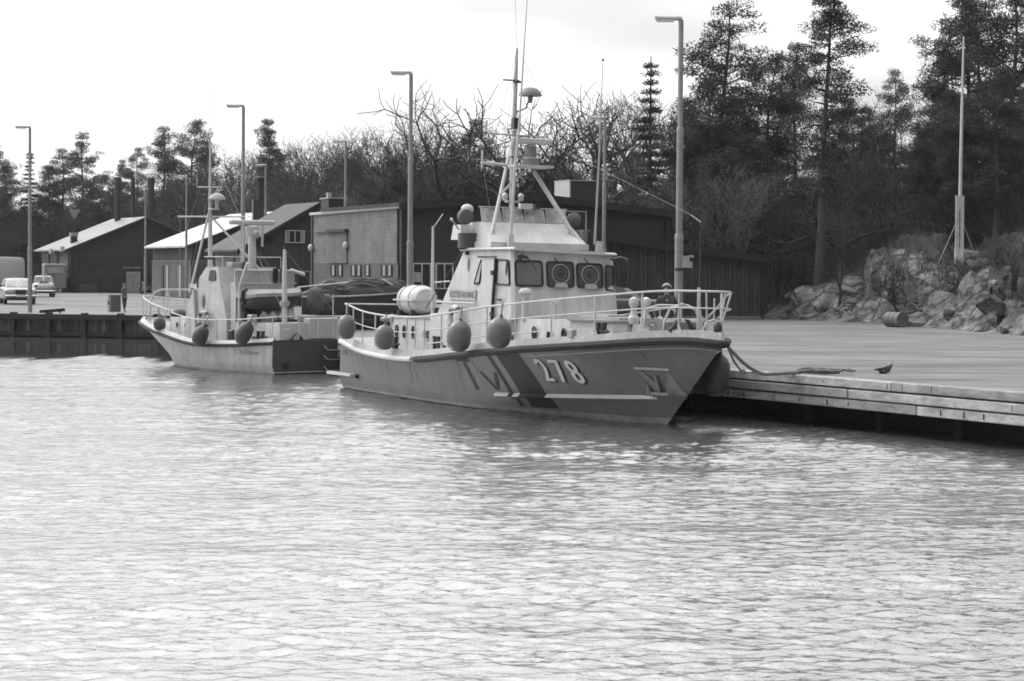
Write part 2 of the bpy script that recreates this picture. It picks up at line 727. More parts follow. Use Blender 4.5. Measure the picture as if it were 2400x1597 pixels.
big = mrange(pn(0.10, (1, 1.6, 1)), 0.095, 0.15, 0.35, 0.65)
patch = mrange(pn(0.9, (0.5, 1.0, 1), 6, R(-8)), 0.66, 1.15, 0.36, 0.62)
crack = mrange(pn(0.55, (0.20, 1.5, 1), 3, R(-5)), 0.72, 1.0, 0.41, 0.46)
fine = mrange(pn(9.0), 0.85, 1.15, 0.3, 0.7)
nt.links.new(mulv(mulv(big, patch), mulv(fine, crack)), bs.inputs['Base Color'])
nt.links.new(mrange(pn(0.5, (0.3, 1.0, 1), 4, R(-6)), 0.42, 0.75, 0.35, 0.55), bs.inputs['Roughness'])
bs.inputs['Specular IOR Level'].default_value = 0.4
bq = nt.nodes.new('ShaderNodeBump')
bq.inputs['Distance'].default_value = 0.012
bq.inputs['Strength'].default_value = 0.7
nt.links.new(pn(14.0), bq.inputs['Height'])
nt.links.new(bq.outputs[0], bs.inputs['Normal'])
mb = MB()
IN = 0.24                                         # the edge timbers stand outside this sheet
e0, e1 = QA + QN * IN, QB + QN * IN
mb.add([e0, e1, QC + Vector((0.1, 0.25, 0)), QD + Vector((0.05, 0.25, 0)), QE + Vector((0, .25, 0)), (-90, 330, 1), (-900, 330, 1), (-900, 3000, 1), (900, 3000, 1), (900, 60, 1), (60, 12, 1)],
       [(0, 1, 9, 10), (1, 2, 3, 4, 5, 8, 9), (5, 6, 7, 8)])
tag(mb.build('pavement', pm), 'worn pale paved quay behind the moored boats', None, kind='structure')

# ---- quay front of three rows of heavy timbers over a dark open underside
timber = mat('weathered_timber', 0.22, 0.8, 0.42, 2.2, bump=0.03, bscale=14, stretch=(0.5, 2, 2), streak=.25)
timber2 = mat('weathered_timber_pale', 0.32, 0.8, 0.42, 2.6, bump=0.03, bscale=14, stretch=(0.5, 2, 2), streak=.25)
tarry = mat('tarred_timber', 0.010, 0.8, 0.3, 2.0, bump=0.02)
qf = thing('timber_quay', 'quay front of three rows of pale weathered timbers', 'quay', (QA.x, QA.y, 0), math.atan2(U.y, U.x))
LQ = (QB - QA).length
# local: x along U, y to its left (out over the water), z up
rnd = random.Random(3)
for row in range(3):
    x = -rnd.uniform(0, 3)
    zt = 1.012 - row * 0.197
    while x < LQ:
        ln = rnd.choice((3.2, 4.1, 4.6, 5.2))
        x1 = min(x + ln, LQ)
        b = MB().box(((x + x1) / 2, -0.125 + rnd.uniform(-.02, .02), zt - 0.09 + rnd.uniform(-.008, .008)), (x1 - x - 0.02, 0.25, 0.172), bev=0.016)
        b.build('timber', rnd.choice((timber, timber2, timber2)), qf)
        x = x1
# short bolts and dark rust marks
for i in range(90):
    x = 1.0 + i * 0.66 + rnd.uniform(-.3, .3)
    row = rnd.choice((0, 1, 1, 2, 2))
    if x < LQ:
        MB().box((x, 0.006, 0.92 - row * 0.197), (rnd.uniform(.006, .014), 0.022, rnd.uniform(.04, .13))).build('bolt_stain', tarry, qf)
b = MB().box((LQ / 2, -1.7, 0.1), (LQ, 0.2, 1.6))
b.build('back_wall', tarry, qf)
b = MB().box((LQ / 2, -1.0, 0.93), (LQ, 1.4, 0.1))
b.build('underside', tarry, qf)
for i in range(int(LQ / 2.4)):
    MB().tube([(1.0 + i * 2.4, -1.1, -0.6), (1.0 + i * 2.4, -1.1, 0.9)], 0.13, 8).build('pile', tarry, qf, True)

# ---- far quay with boarded front
ld = (QD - QC)
lf = thing('boarded_quay', 'far quay front of dark posts and boarded panels at the left', 'quay', (QC.x, QC.y, 0), math.atan2(ld.y, ld.x))
LL = (QE - QC).length
boards = [mat('board_grey_%d' % i, v, 0.8, 0.3, 1.0, streak=0.3, stretch=(4, 4, 0.6)) for i, v in enumerate((0.018, 0.024, 0.034, 0.06, 0.08))]
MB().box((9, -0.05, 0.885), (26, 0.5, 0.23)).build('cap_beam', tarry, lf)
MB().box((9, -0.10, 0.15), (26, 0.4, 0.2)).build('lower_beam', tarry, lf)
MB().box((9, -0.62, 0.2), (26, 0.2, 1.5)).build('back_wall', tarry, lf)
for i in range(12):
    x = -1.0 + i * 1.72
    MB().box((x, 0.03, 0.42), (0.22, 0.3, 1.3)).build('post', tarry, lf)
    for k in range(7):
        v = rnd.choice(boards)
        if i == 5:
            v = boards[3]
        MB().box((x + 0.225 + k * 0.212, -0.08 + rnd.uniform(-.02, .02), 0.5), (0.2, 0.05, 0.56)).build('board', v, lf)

# ---- terrain: wooded hillside behind, rocky knoll at the right
FOOT = [G(1690, 744), G(1800, 746.5), G(1915, 752), G(2010, 757), G(2100, 763), G(2250, 774), G(2400, 788), G(2700, 812), G(3100, 850)]


def foot_dist(x, y):
    """signed distance behind the knoll's foot line (positive = on the knoll)"""
    best, sgn = 1e9, 1
    for a, b in zip(FOOT, FOOT[1:]):
        d = b - a
        L2 = d.x * d.x + d.y * d.y
        t = max(0, min(1, ((x - a.x) * d.x + (y - a.y) * d.y) / L2))
        px, py = a.x + d.x * t, a.y + d.y * t
        q = math.hypot(x - px, y - py)
        if q < best:
            best = q
            sgn = 1 if (d.x * (y - a.y) - d.y * (x - a.x)) > 0 else -1
    return best * sgn


def fb(x, y, s, o=4):
    return noise.fractal(Vector((x * s, y * s, 3.1)), 1.0, 2.0, o)


def sstep(a, b, x):
    t = max(0, min(1, (x - a) / (b - a)))
    return t * t * (3 - 2 * t)


def knoll(x, y):
    e = foot_dist(x, y) if x > 5 else -5
    if e <= -0.5:
        return 0.0
    side = sstep(11.2, 17.5, x + (y - 90) * 0.12)
    h = 1.9 * sstep(-0.1, 1.7, e) * (0.7 + 0.3 * side) + 0.06 * max(0, min(e, 20) - 2) + 1.1 * sstep(1.5, 7.0, e) * side
    return h * sstep(10.2, 11.9, x)


def hill(x, y):
    start = lerp_tab([(-.3, 210), (-.125, 206), (-.10, 186), (-.06, 138), (-.03, 122), (0.05, 112), (.12, 104), (.3, 100)], x / max(y, 1))
    e = y - start
    return (6.0 + 2.0 * fb(x, y, 0.03, 3)) * sstep(0, 45, e) + 0.6 * sstep(0, 6, e) if e > 0 else 0.0


def T(x, y):
    k = knoll(x, y)
    z = 1.0 + max(k, hill(x, y)) + (0.25 * fb(x, y, 0.12) if (k > 0.3 or hill(x, y) > 0.3) else 0)
    return z


forest_floor = mat('forest_floor', 0.05, 0.95, 0.5, 0.35, bump=0.05, bscale=3, coord='World')

def rock_material(name, lo, hi):
    m = bpy.data.materials.new(name)
    m.use_nodes = True
    nt = m.node_tree
    b = nt.nodes['Principled BSDF']
    b.inputs['Roughness'].default_value = .85
    b.inputs['Specular IOR Level'].default_value = .3
    ge = nt.nodes.new('ShaderNodeNewGeometry')
    def nz(scale, st=(1, 1, 1), rot=(0, 0, 0), det=6):
        q = nt.nodes.new('ShaderNodeMapping')
        q.inputs['Scale'].default_value = st
        q.inputs['Rotation'].default_value = rot
        nt.links.new(ge.outputs['Position'], q.inputs[0])
        n = nt.nodes.new('ShaderNodeTexNoise')
        n.inputs['Scale'].default_value = scale
        n.inputs['Detail'].default_value = det
        n.inputs['Roughness'].default_value = .65
        nt.links.new(q.outputs[0], n.inputs['Vector'])
        return n
    def mr(src, a, c, lo_, hi_):
        n = nt.nodes.new('ShaderNodeMapRange')
        nt.links.new(src, n.inputs['Value'])
        for k_, v_ in (('From Min', a), ('From Max', c), ('To Min', lo_), ('To Max', hi_)):
            n.inputs[k_].default_value = v_
        return n.outputs[0]
    def mul(a, c):
        n = nt.nodes.new('ShaderNodeMath')
        n.operation = 'MULTIPLY'
        nt.links.new(a, n.inputs[0])
        nt.links.new(c, n.inputs[1])
        return n.outputs[0]
    # strata lean to the right
    n1 = nz(1.1, (1, 1, 1))
    n2 = nz(1.5, (.45, 1, 2.2), (0, R(35), 0))
    n3 = nz(9.0)
    vo = nt.nodes.new('ShaderNodeTexVoronoi')
    vo.feature = 'DISTANCE_TO_EDGE'
    vo.inputs['Scale'].default_value = .75
    q = nt.nodes.new('ShaderNodeMapping')
    q.inputs['Scale'].default_value = (.6, .8, 1.7)
    q.inputs['Rotation'].default_value = (0, R(35), 0)
    ad = nt.nodes.new('ShaderNodeVectorMath')
    ad.operation = 'MULTIPLY_ADD'
    nt.links.new(n1.outputs['Color'], ad.inputs[0])
    ad.inputs[1].default_value = (1.2, 1.2, 1.2)
    nt.links.new(ge.outputs['Position'], ad.inputs[2])
    nt.links.new(ad.outputs[0], q.inputs[0])
    nt.links.new(q.outputs[0], vo.inputs['Vector'])
    crack = mr(vo.outputs['Distance'], 0.0, .05, .25, 1.0)
    f = mul(mr(n1.outputs['Fac'], .35, .65, lo, hi), mr(n2.outputs['Fac'], .35, .62, .5, 1.35))
    f = mul(mul(f, mr(n3.outputs['Fac'], .3, .7, .75, 1.25)), crack)
    nt.links.new(f, b.inputs['Base Color'])
    h = nt.nodes.new('ShaderNodeMath')
    h.operation = 'ADD'
    nt.links.new(n2.outputs['Fac'], h.inputs[0])
    nt.links.new(mr(vo.outputs['Distance'], 0, .09, -.6, 0), h.inputs[1])
    h2 = nt.nodes.new('ShaderNodeMath')
    h2.operation = 'MULTIPLY_ADD'
    nt.links.new(n3.outputs['Fac'], h2.inputs[0])
    h2.inputs[1].default_value = .35
    nt.links.new(h.outputs[0], h2.inputs[2])
    bp = nt.nodes.new('ShaderNodeBump')
    bp.inputs['Strength'].default_value = 1.0
    bp.inputs['Distance'].default_value = .22
    nt.links.new(h2.outputs[0], bp.inputs['Height'])
    nt.links.new(bp.outputs[0], b.inputs['Normal'])
    return m


rockm = rock_material('granite', .06, .20)
rockm2 = rock_material('pale_granite', .09, .26)
mossm = mat('dead_grass', 0.035, 0.95, 0.5, 0.8, bump=0.06, bscale=6, coord='World')

# hillside behind the village
mb = MB()
xs = [-220 + i * 4.0 for i in range(111)]
ys = [100 + j * 3.0 for j in range(75)]
vs = [(x, y, T(x, y) - 0.06 if hill(x, y) > 0.02 else 0.7) for y in ys for x in xs]
n = len(xs)
fs = [(j * n + i, j * n + i + 1, (j + 1) * n + i + 1, (j + 1) * n + i) for j in range(len(ys) - 1) for i in range(n - 1)]
mb.add(vs, fs)
tag(mb.build('hillside', forest_floor, None, True), 'dark wooded hillside rising behind the harbour sheds', None, kind='structure')

# rocky knoll: fine height field of tilted, broken slabs
mb = MB()
NX, NY = 190, 240
x0, x1, y0, y1 = 8.0, 33.0, 62.0, 116.0


def saw(t, k=.18):
    f = t - math.floor(t)
    return f / (1 - k) if f < 1 - k else (1 - f) / k


def rock_h(x, y):
    k = knoll(x, y)
    if k <= 0:
        return 0.4
    w = 0.8 * fb(x, y, 0.22, 3)
    s1 = saw(0.30 * x + 0.34 * y + w, .22)            # broad slabs
    s2 = saw(0.95 * x + 0.45 * y + 1.4 * w, .3)       # narrow ledges
    d, pts = noise.voronoi(Vector((x * .36, y * .25, 0)))
    cell = noise.cell(Vector((pts[0].x * 5.3, pts[0].y * 5.3, 1.3)))
    edge = min(1.0, (d[1] - d[0]) * 6)
    rocky = 1 - 0.85 * sstep(3.0, 5.2, k + 0.9 * fb(x, y, 0.2))
    amp = min(1.0, k * 0.8) * rocky
    z = 1.0 + k + amp * (0.85 * (s1 - .5) + 0.20 * (s2 - .5) + 0.9 * (cell - .5) - 0.40 * (1 - edge))
    z += 0.12 * fb(x, y, 0.9, 5) * min(1, k)
    return z


vs = []
for j in range(NY):
    for i in range(NX):
        x = x0 + (x1 - x0) * i / (NX - 1)
        y = y0 + (y1 - y0) * (j / (NY - 1))**1.25
        z = rock_h(x, y)
        if z > 1.0:
            q = Vector((x, y, z))
            n_ = Vector((noise.noise(q * .8), noise.noise(q * .8 + Vector((9, 0, 0))) , 0))
            x, y = x + .4 * n_.x, y + .4 * n_.y
        vs.append((x, y, z))
fs = [(j * NX + i, j * NX + i + 1, (j + 1) * NX + i + 1, (j + 1) * NX + i) for j in range(NY - 1) for i in range(NX - 1)]
mb.add(vs, fs)
me = mb.mesh('rocky_knoll', True)
me.materials.append(rockm)
me.materials.append(mossm)
for p in me.polygons:
    c = p.center
    k = knoll(c.x, c.y)
    if p.normal.z > 0.80 + 0.1 * fb(c.x, c.y, 0.4) and k > 1.5 and fb(c.x, c.y, 0.25) > -0.3 or k > 2.35 + .4 * fb(c.x, c.y, .5):
        p.material_index = 1
knollo = bpy.data.objects.new('rocky_knoll', me)
COL.objects.link(knollo)
tag(knollo, 'rocky knoll with grey outcrops at the right', None, kind='structure')

# loose and bedded blocks along the knoll's foot
rk = random.Random(23)
rock_meshes = []
for i in range(9):
    bm = bmesh.new()
    for _ in range(16):
        v = Vector((rk.gauss(0, 1), rk.gauss(0, 1), rk.gauss(0, 1))).normalized()
        v = Vector((max(-.62, min(.62, v.x)), max(-.62, min(.62, v.y)), max(-.6, min(.55, v.z))))
        bm.verts.new(v * rk.uniform(0.85, 1.1))
    bmesh.ops.convex_hull(bm, input=bm.verts)
    for v in [v for v in bm.verts if not v.link_faces]:
        bm.verts.remove(v)
    bmesh.ops.bevel(bm, geom=bm.edges, offset=0.06, segments=1, affect='EDGES')
    bmesh.ops.triangulate(bm, faces=bm.faces)
    bmesh.ops.subdivide_edges(bm, edges=[e for e in bm.edges if e.calc_length() > .35], cuts=1)
    for v in bm.verts:
        v.co += v.co.normalized() * 0.10 * noise.fractal(v.co * 2.5 + Vector((i * 7, 0, 0)), 1, 2, 3)
    me = bpy.data.meshes.new('rock')
    bm.to_mesh(me)
    bm.free()
    me.materials.append(rockm2 if i % 3 == 0 else rockm)
    rock_meshes.append(me)
# (pixel x, pixel y of centre, depth behind the foot line, size x,y,z)
spots = []
for i in range(30):
    px = rk.uniform(1800, 2420)
    e = rk.uniform(0.0, 3.2)
    spots.append((px, e))
for px, e in spots:
    # walk from the foot along the view ray's ground direction
    f0 = None
    for a, b in zip(FOOT, FOOT[1:]):
        pa = PW / 2 + F_PX * a.x / a.y
        pb = PW / 2 + F_PX * b.x / b.y
        if pa <= px <= pb:
            f0 = a + (b - a) * ((px - pa) / (pb - pa))
    if f0 is None:
        continue
    d = Vector((f0.x, f0.y, 0)).normalized()
    p = f0 + d * e * 1.6
    if p.x < 12.2 and e > 2.5:
        continue
    s = rk.uniform(0.16, 0.5) if rk.random() < .75 else rk.uniform(.5, .8)
    o = bpy.data.objects.new('rock', rk.choice(rock_meshes))
    COL.objects.link(o)
    o.parent = knollo
    o.location = (p.x, p.y, rock_h(p.x, p.y) + rk.uniform(-.25, .12) * s)
    o.scale = (s * rk.uniform(.8, 1.6), s * rk.uniform(.7, 1.2), s * rk.uniform(.6, 1.1))
    o.rotation_euler = (rk.uniform(-.3, .3), rk.uniform(0.1, .75), rk.uniform(-.8, .5))

# ================================================================== LARGE PATROL BOAT (Tv 278)
stem = G(1563.7, 996, 0.0)
B = Fr((stem.x, stem.y, 0.0), TH - math.pi / 2)       # x to the bow, y to port
boat = thing('patrol_boat', 'large grey patrol boat numbered 278 moored nearest, white wheelhouse and tripod mast', 'boat', B.o, B.phi)
boat.rotation_euler = (R(-0.8), 0, B.phi)

XS = -14.5
T_WL = [(-14.5, 1.62), (-10.7, 1.75), (-6.7, 1.72), (-4.2, 1.28), (-1.5, 0.56), (0.0, 0.0)]
T_CH = [(-14.5, 1.72), (-8, 1.96), (-4.7, 1.66), (-2.5, 1.22), (-0.9, 0.72), (0.3, 0.26), (0.75, 0.0)]
T_CZ = [(-14.5, .22), (-8, .28), (-4.7, .35), (-0.9, .50), (0.75, .58)]
T_SH = [(-14.5, 1.70), (-12, 2.05), (-8, 2.2), (-5, 2.2), (-3, 2.02), (-1.5, 1.72), (-.6, 1.44), (.3, 1.07), (.76, .83), (1.2, .60), (1.6, .36), (1.9, .18), (2.15, 0.0)]
T_SZ = [(-14.5, 1.18), (-11.5, 0.99), (-8.3, 0.97), (-4, 1.30), (-.6, 1.56), (.76, 1.68), (1.6, 1.72), (2.15, 1.68)]


def hull_pt(tabs, u, v):
    """v: -1 keel .. 0 waterline .. 1 chine .. 2 sheer; starboard half-breadth returned positive"""
    (wl_, ch, cz, sh, sz, xs) = tabs
    def at(tab, xe):
        x = xs + u * (xe - xs)
        return x, max(0.0, smooth_tab(tab, x) if u < 0.999 else 0.0)
    xw, yw = at(wl_, wl_[-1][0])
    xc, yc = at(ch, ch[-1][0])
    xd, yd = at(sh, sh[-1][0])
    zc, zd = smooth_tab(cz, xc), smooth_tab(sz, xd)
    if v <= 0:
        k = -v
        return Vector((xw - 0.5 * k * u, yw * (1 - 0.75 * k), -0.5 * k))
    if v <= 1:
        return Vector((xw + (xc - xw) * v, yw + (yc - yw) * v, zc * v))
    k = v - 1
    kk = k**1.3 if u > 0.75 else k**(1.0 + 0.3 * max(0, (u - .4) / .35))
    return Vector((xc + (xd - xc) * k, yc + (yd - yc) * kk, zc + (zd - zc) * k))


TABS2 = (T_WL, T_CH, T_CZ, T_SH, T_SZ, XS)


def hull_y(tabs, x, z):
    """half-breadth of the topsides at x, z"""
    (wl_, ch, cz, sh, sz, xs) = tabs
    v = 1.5
    u = .5
    for _ in range(25):
        k = v - 1
        xe = ch[-1][0] + (sh[-1][0] - ch[-1][0]) * k
        u = max(0, min(.998, (x - xs) / (xe - xs)))
        zc = smooth_tab(cz, xs + u * (ch[-1][0] - xs))
        zd = smooth_tab(sz, xs + u * (sh[-1][0] - xs))
        v = 1 + max(0, min(1, (z - zc) / (zd - zc)))
    return hull_pt(tabs, u, v).y


US = [1 - (1 - i / 56)**1.55 for i in range(57)]
VS = [-1, -.6, -.3, 0, .24, .5, .75, 1.0, 1.12, 1.25, 1.4, 1.55, 1.7, 1.85, 2.0]


def hull_mesh(tabs, mat_side, mat_boot, name, parent, boot_v=0.34):
    mb = MB()
    nv = len(VS)
    xs0 = tabs[5]
    for side in (-1, 1):
        base = len(mb.v)
        for u in US:
            for v in VS:
                p = hull_pt(tabs, u, v)
                mb.v.append(Vector((p.x, p.y * side, p.z)))
        for i in range(len(US) - 1):
            for j in range(nv - 1):
                q = (base + i * nv + j, base + (i + 1) * nv + j, base + (i + 1) * nv + j + 1, base + i * nv + j + 1)
                mb.f.append(q)
    # transom
    n1 = len(US) * nv
    for j in range(nv - 1):
        mb.f.append((j, j + 1, n1 + j + 1, n1 + j))
    me = bpy.data.meshes.new(name)
    me.from_pydata([tuple(p) for p in mb.v], [], mb.f)
    bm = bmesh.new()
    bm.from_mesh(me)
    bmesh.ops.remove_doubles(bm, verts=bm.verts, dist=1e-4)
    bmesh.ops.recalc_face_normals(bm, faces=bm.faces)
    bm.to_mesh(me)
    bm.free()
    me.polygons.foreach_set('use_smooth', [True] * len(me.polygons))
    me.set_sharp_from_angle(angle=R(32))
    me.materials.append(mat_side)
    me.materials.append(mat_boot)
    kd = [hull_pt(tabs, u, .24).z for u in US]
    for p in me.polygons:
        c = p.center
        if abs(p.normal.x) > .9 and c.x < xs0 + .05:
            continue
        zt = max(me.vertices[i].co.z for i in p.vertices)
        if zt <= max(kd) * 1.01 and zt <= .235 * max(.2, smooth_tab(tabs[2], c.x)) + .012:
            p.material_index = 1
    o = bpy.data.objects.new(name, me)
    COL.objects.link(o)
    o.parent = parent
    return o


bootm = mat('pale_waterline_paint', 0.24, 0.5, 0.25, 2.0, streak=0.3)
hull = hull_mesh(TABS2, hullgrey, bootm, 'hull', boat)


def hull_patch(name, m, tabs, parent, xa, xb, z0, z1, off=0.006, lean=0.0, n=10, side=-1):
    """a painted band on the topsides between two slanted lines"""
    mb = MB()
    k = 12
    for j in range(k + 1):
        z = z0 + (z1 - z0) * j / k
        for i in range(n + 1):
            x = xa + (xb - xa) * i / n + lean * (z - z0)
            zz = min(z, smooth_tab(tabs[4], x) - 0.03)
            mb.v.append(Vector((x, side * (hull_y(tabs, x, zz) + off), zz)))
    for j in range(k):
        for i in range(n):
            a = j * (n + 1) + i
            mb.f.append((a, a + 1, a + n + 2, a + n + 1))
    return mb.build(name, m, parent, True)


hull_patch('stripe', stripe, TABS2, hull, -3.72, -2.85, 0.40, 1.42, lean=-0.10)
hull_patch('narrow_stripe', stripe, TABS2, hull, -4.12, -3.97, 0.40, 1.38, lean=-0.10)


def hull_patch_low(name, m, tabs, parent, xa, xb, side=-1):
    mb = MB()
    n, k = 8, 4
    for j in range(k + 1):
        v = 0.36 + 0.62 * j / k
        for i in range(n + 1):
            x = xa + (xb - xa) * i / n
            u = max(0, min(.998, (x - tabs[5]) / (tabs[0][-1][0] * (1 - v) + tabs[1][-1][0] * v - tabs[5])))
            p = hull_pt(tabs, u, v)
            mb.v.append(Vector((p.x, side * (p.y + 0.008), p.z)))
    for j in range(k):
        for i in range(n):
            a = j * (n + 1) + i
            mb.f.append((a, a + 1, a + n + 2, a + n + 1))
    return mb.build(name, m, parent, True)


hull_patch_low('stripe', stripe, TABS2, hull, -3.62, -2.75)
hull_patch_low('narrow_stripe', stripe, TABS2, hull, -4.02, -3.87)


def hull_text(txt, size, x0, z0, m, name, off, tabs, parent, sx=1.0, lean=0.0, dx=0.0, dz=0.0, side=-1):
    vs, fs = text_tris(txt, size)
    mb = MB()
    pts = []
    for a, b in vs:
        z = z0 + b + dz
        x = x0 + a * sx + lean * b + dx
        pts.append(Vector((x, side * (hull_y(tabs, x, z) + off), z)))
    mb.add(pts, fs)
    return mb.build(name, m, parent)


num_w = mat('white_lettering', 0.55, 0.5, 0.08, 3, spec=.3)
num_d = mat('dark_lettering', 0.018, 0.6, 0.2, 3, spec=.2)
tvm = mat('grey_lettering', 0.040, 0.55, 0.15, 3, spec=.15)
# three digits, each bold white with a dark drop shadow
for d, xx in (('2', -2.60), ('7', -2.16), ('8', -1.72)):
    for k in range(3):      # a stroke made bold by a slight spread
        hull_text(d, 0.66, xx + 0.02 * k, 0.745, num_w, 'numeral', 0.016 + 0.002 * k, TABS2, hull, .88)
    hull_text(d, 0.66, xx, 0.745, num_d, 'numeral_shadow', 0.011, TABS2, hull, .88, dx=0.085, dz=-0.025)
    hull_text(d, 0.66, xx, 0.745, num_d, 'numeral_shadow', 0.012, TABS2, hull, .88, dx=0.055, dz=-0.015)
# the large T and small v in front of the stripe
def hull_bar(pts, w, m, name, off=0.01):
    """a stroke of lettering along points (x, z) on the hull"""
    mb = MB()
    n = 12
    (xa, za), (xb, zb) = pts
    for i in range(n + 1):
        k = i / n
        z = za + (zb - za) * k
        for s in (-1, 1):
            x = xa + (xb - xa) * k + s * w / 2
            mb.v.append(Vector((x, -(hull_y(TABS2, x, z) + off), z)))
    mb.f = [(2 * i, 2 * i + 1, 2 * i + 3, 2 * i + 2) for i in range(n)]
    return mb.build(name, m, hull)


hull_bar([(-5.40, 1.02), (-5.40, 1.13)], 0.62, tvm, 'letter_T', 0.010)
hull_bar([(-5.36, 0.42), (-5.36, 1.10)], 0.13, tvm, 'letter_T', 0.012)
hull_bar([(-4.52, 0.44), (-4.86, 0.83)], 0.12, tvm, 'letter_v', 0.010)
hull_bar([(-4.50, 0.44), (-4.28, 0.83)], 0.12, tvm, 'letter_v', 0.012)
hull_text('KUSTBEV', 0.16, -14.2, 0.86, tvm, 'stern_lettering', 0.008, TABS2, hull, 1.0)

# faint rust and dirt runs below the deck edge
rustm = mat('hull_stain', .075, .6, .3, 4, spec=.2)
rs_ = random.Random(8)
for k in range(16):
    x = rs_.uniform(-13.5, 1.2)
    zt = smooth_tab(T_SZ, x) - .10
    hull_bar([(x, zt - rs_.uniform(.12, .4)), (x + rs_.uniform(-.02, .02), zt)], rs_.uniform(.012, .03), rustm, 'stain_run', .006)
for x in (-11.8, -8.6, -5.9, 0.1):       # plate seams
    zt = smooth_tab(T_SZ, x) - .10
    hull_bar([(x, .42 if x > -5 else .32), (x, zt)], .014, mat('plate_seam', .085, .5, .1, 3, spec=.3), 'plate_seam', .005)

# spray strake along the chine
mb = MB()
rings = []
N = 40
for i in range(N + 1):
    x = -4.75 + (0.15 + 4.75) * i / N
    u = (x - XS) / (T_CH[-1][0] - XS)
    p = hull_pt(TABS2, min(u, .995), 1.0)
    w = 0.10 * min(1, (i + 0.2) / 2.5) * min(1, (N - i + .4) / 5)
    rings.append([(p.x, -p.y + 0.05, p.z + 0.045), (p.x, -p.y - w * .35, p.z + 0.045), (p.x, -p.y - w, p.z - 0.03), (p.x, -p.y + 0.05, p.z - 0.05)])
mb.loft(rings)
for r in rings:
    pass
mb.loft([[(a, -b, c) for a, b, c in r] for r in rings])
mb.build('spray_strake', mat('strake_paint', 0.42, 0.4, 0.1, 2), hull)
for xa, xb in ((-3.68, -2.8), (-4.08, -3.92)):
    r2 = []
    for i in range(9):
        x = xa + (xb - xa) * i / 8
        p = hull_pt(TABS2, (x - XS) / (T_CH[-1][0] - XS), 1.0)
        r2.append([(p.x, -p.y + 0.05, p.z + 0.052), (p.x, -p.y - .042, p.z + 0.052), (p.x, -p.y - .108, p.z - 0.032), (p.x, -p.y + 0.05, p.z - 0.056)])
    MB().loft(r2).build('strake_stripe', stripe, hull)
# stern strake stub
MB().box((-14.0, -1.80, .36), (1.9, 0.12, 0.07), rz=0.06).build('stern_strake', white_b, hull)
MB().box((-12.95, -1.87, .35), (0.32, 0.12, 0.09), rz=0.06).build('strake_end', darkm, hull)


def sheer_pts(tabs, n=70, inset=0.0, dz=0.0, xmin=None, xmax=None, side=-1):
    out = []
    xs, xe = tabs[5], tabs[3][-1][0]
    for i in range(n + 1):
        u = 1 - (1 - i / n)**1.7
        p = hull_pt(tabs, u, 2.0)
        if xmin is not None and p.x < xmin:
            continue
        if xmax is not None and p.x > xmax:
            continue
        y = max(0.0, p.y - inset)
        out.append(Vector((p.x - (inset if p.y < 0.9 else 0) * (1 - p.y / .9 if p.y < .9 else 0), side * y, p.z + dz)))
    return out


def both(tabs, **k):
    a = sheer_pts(tabs, side=-1, **k)
    b = sheer_pts(tabs, side=1, **k)
    return a + list(reversed(b))[1:]


# rubbing strake: black rubber forward, pale moulding aft; white gunwale above it
mb = MB()
mb.tube(both(TABS2, xmin=-8.2, inset=-0.035, dz=-0.02), 0.075, 8)
mb.build('rubbing_strake', rubber, hull, True)
for s in (-1, 1):
    MB().tube(sheer_pts(TABS2, xmax=-8.0, inset=-0.02, dz=-0.01, side=s), 0.06, 8).build('stern_moulding', white_b, hull, True)
    mb = MB()
    lo = sheer_pts(TABS2, inset=0.0, dz=0.04, side=s)
    hi = sheer_pts(TABS2, inset=0.05, dz=0.19, side=s)
    hi2 = sheer_pts(TABS2, inset=0.15, dz=0.19, side=s)
    lo2 = sheer_pts(TABS2, inset=0.15, dz=0.0, side=s)
    mb.loft([[a, b, c, d] for a, b, c, d in zip(lo, hi, hi2, lo2)], closed=True, caps=True)
    mb.build('gunwale', mat('gunwale_paint', .30, .5, .2, 2, streak=.15), hull)
# deck
mb = MB()
a = sheer_pts(TABS2, inset=0.14, dz=0.09, side=-1)
for p in a:
    mb.v += [p, Vector((p.x, -p.y, p.z)), Vector((p.x, 0, p.z + 0.03))]
for i in range(len(a) - 1):
    mb.f += [(3 * i, 3 * i + 3, 3 * i + 5, 3 * i + 2), (3 * i + 2, 3 * i + 5, 3 * i + 4, 3 * i + 1)]
mb.build('deck', deckm, boat)
# painted eyebrow line under the strake
MB().tube(sheer_pts(TABS2, xmin=-2.5, inset=0.045, dz=-0.16), 0.012, 4).build('trim_line', steel, hull)

# anchor in its pocket on the bow
ap = MB()
for xa, za, xb, zb in ((0.02, 1.12, 0.78, 1.12),):
    pts = [Vector((xa + (xb - xa) * i / 6, -(hull_y(TABS2, xa + (xb - xa) * i / 6, za) + .015), za)) for i in range(7)]
    ap.tube(pts, 0.03, 6)
def hp(x, z, off=0.02):
    return Vector((x, -(hull_y(TABS2, x, z) + off), z))
pk = ap.build('anchor_pocket', steel, hull)
m2 = MB()
m2.add([hp(0.10, 1.10), hp(0.40, 0.78, .03), hp(0.28, 0.62), hp(0.18, 0.66)], [(0, 1, 2, 3)])
m2.add([hp(0.72, 1.10), hp(0.52, 0.66, .10), hp(0.78, 0.60, .03), hp(0.84, 0.62, .0)], [(0, 1, 2, 3)])
m2.build('pocket_cheek', midm, hull)
m2 = MB()
m2.tube([hp(.42, .98, .05), hp(.36, .66, .08)], 0.035, 6)
m2.box(hp(.36, .63, .08), (.5, .09, .06), rot=Matrix.Rotation(R(20), 3, 'Z'))
m2.tube([hp(.12, .63, .09), hp(.16, .8, .07)], [.05, .015], 6)
m2.tube([hp(.60, .63, .09), hp(.56, .8, .07)], [.05, .015], 6)
m2.build('anchor', midm, boat)

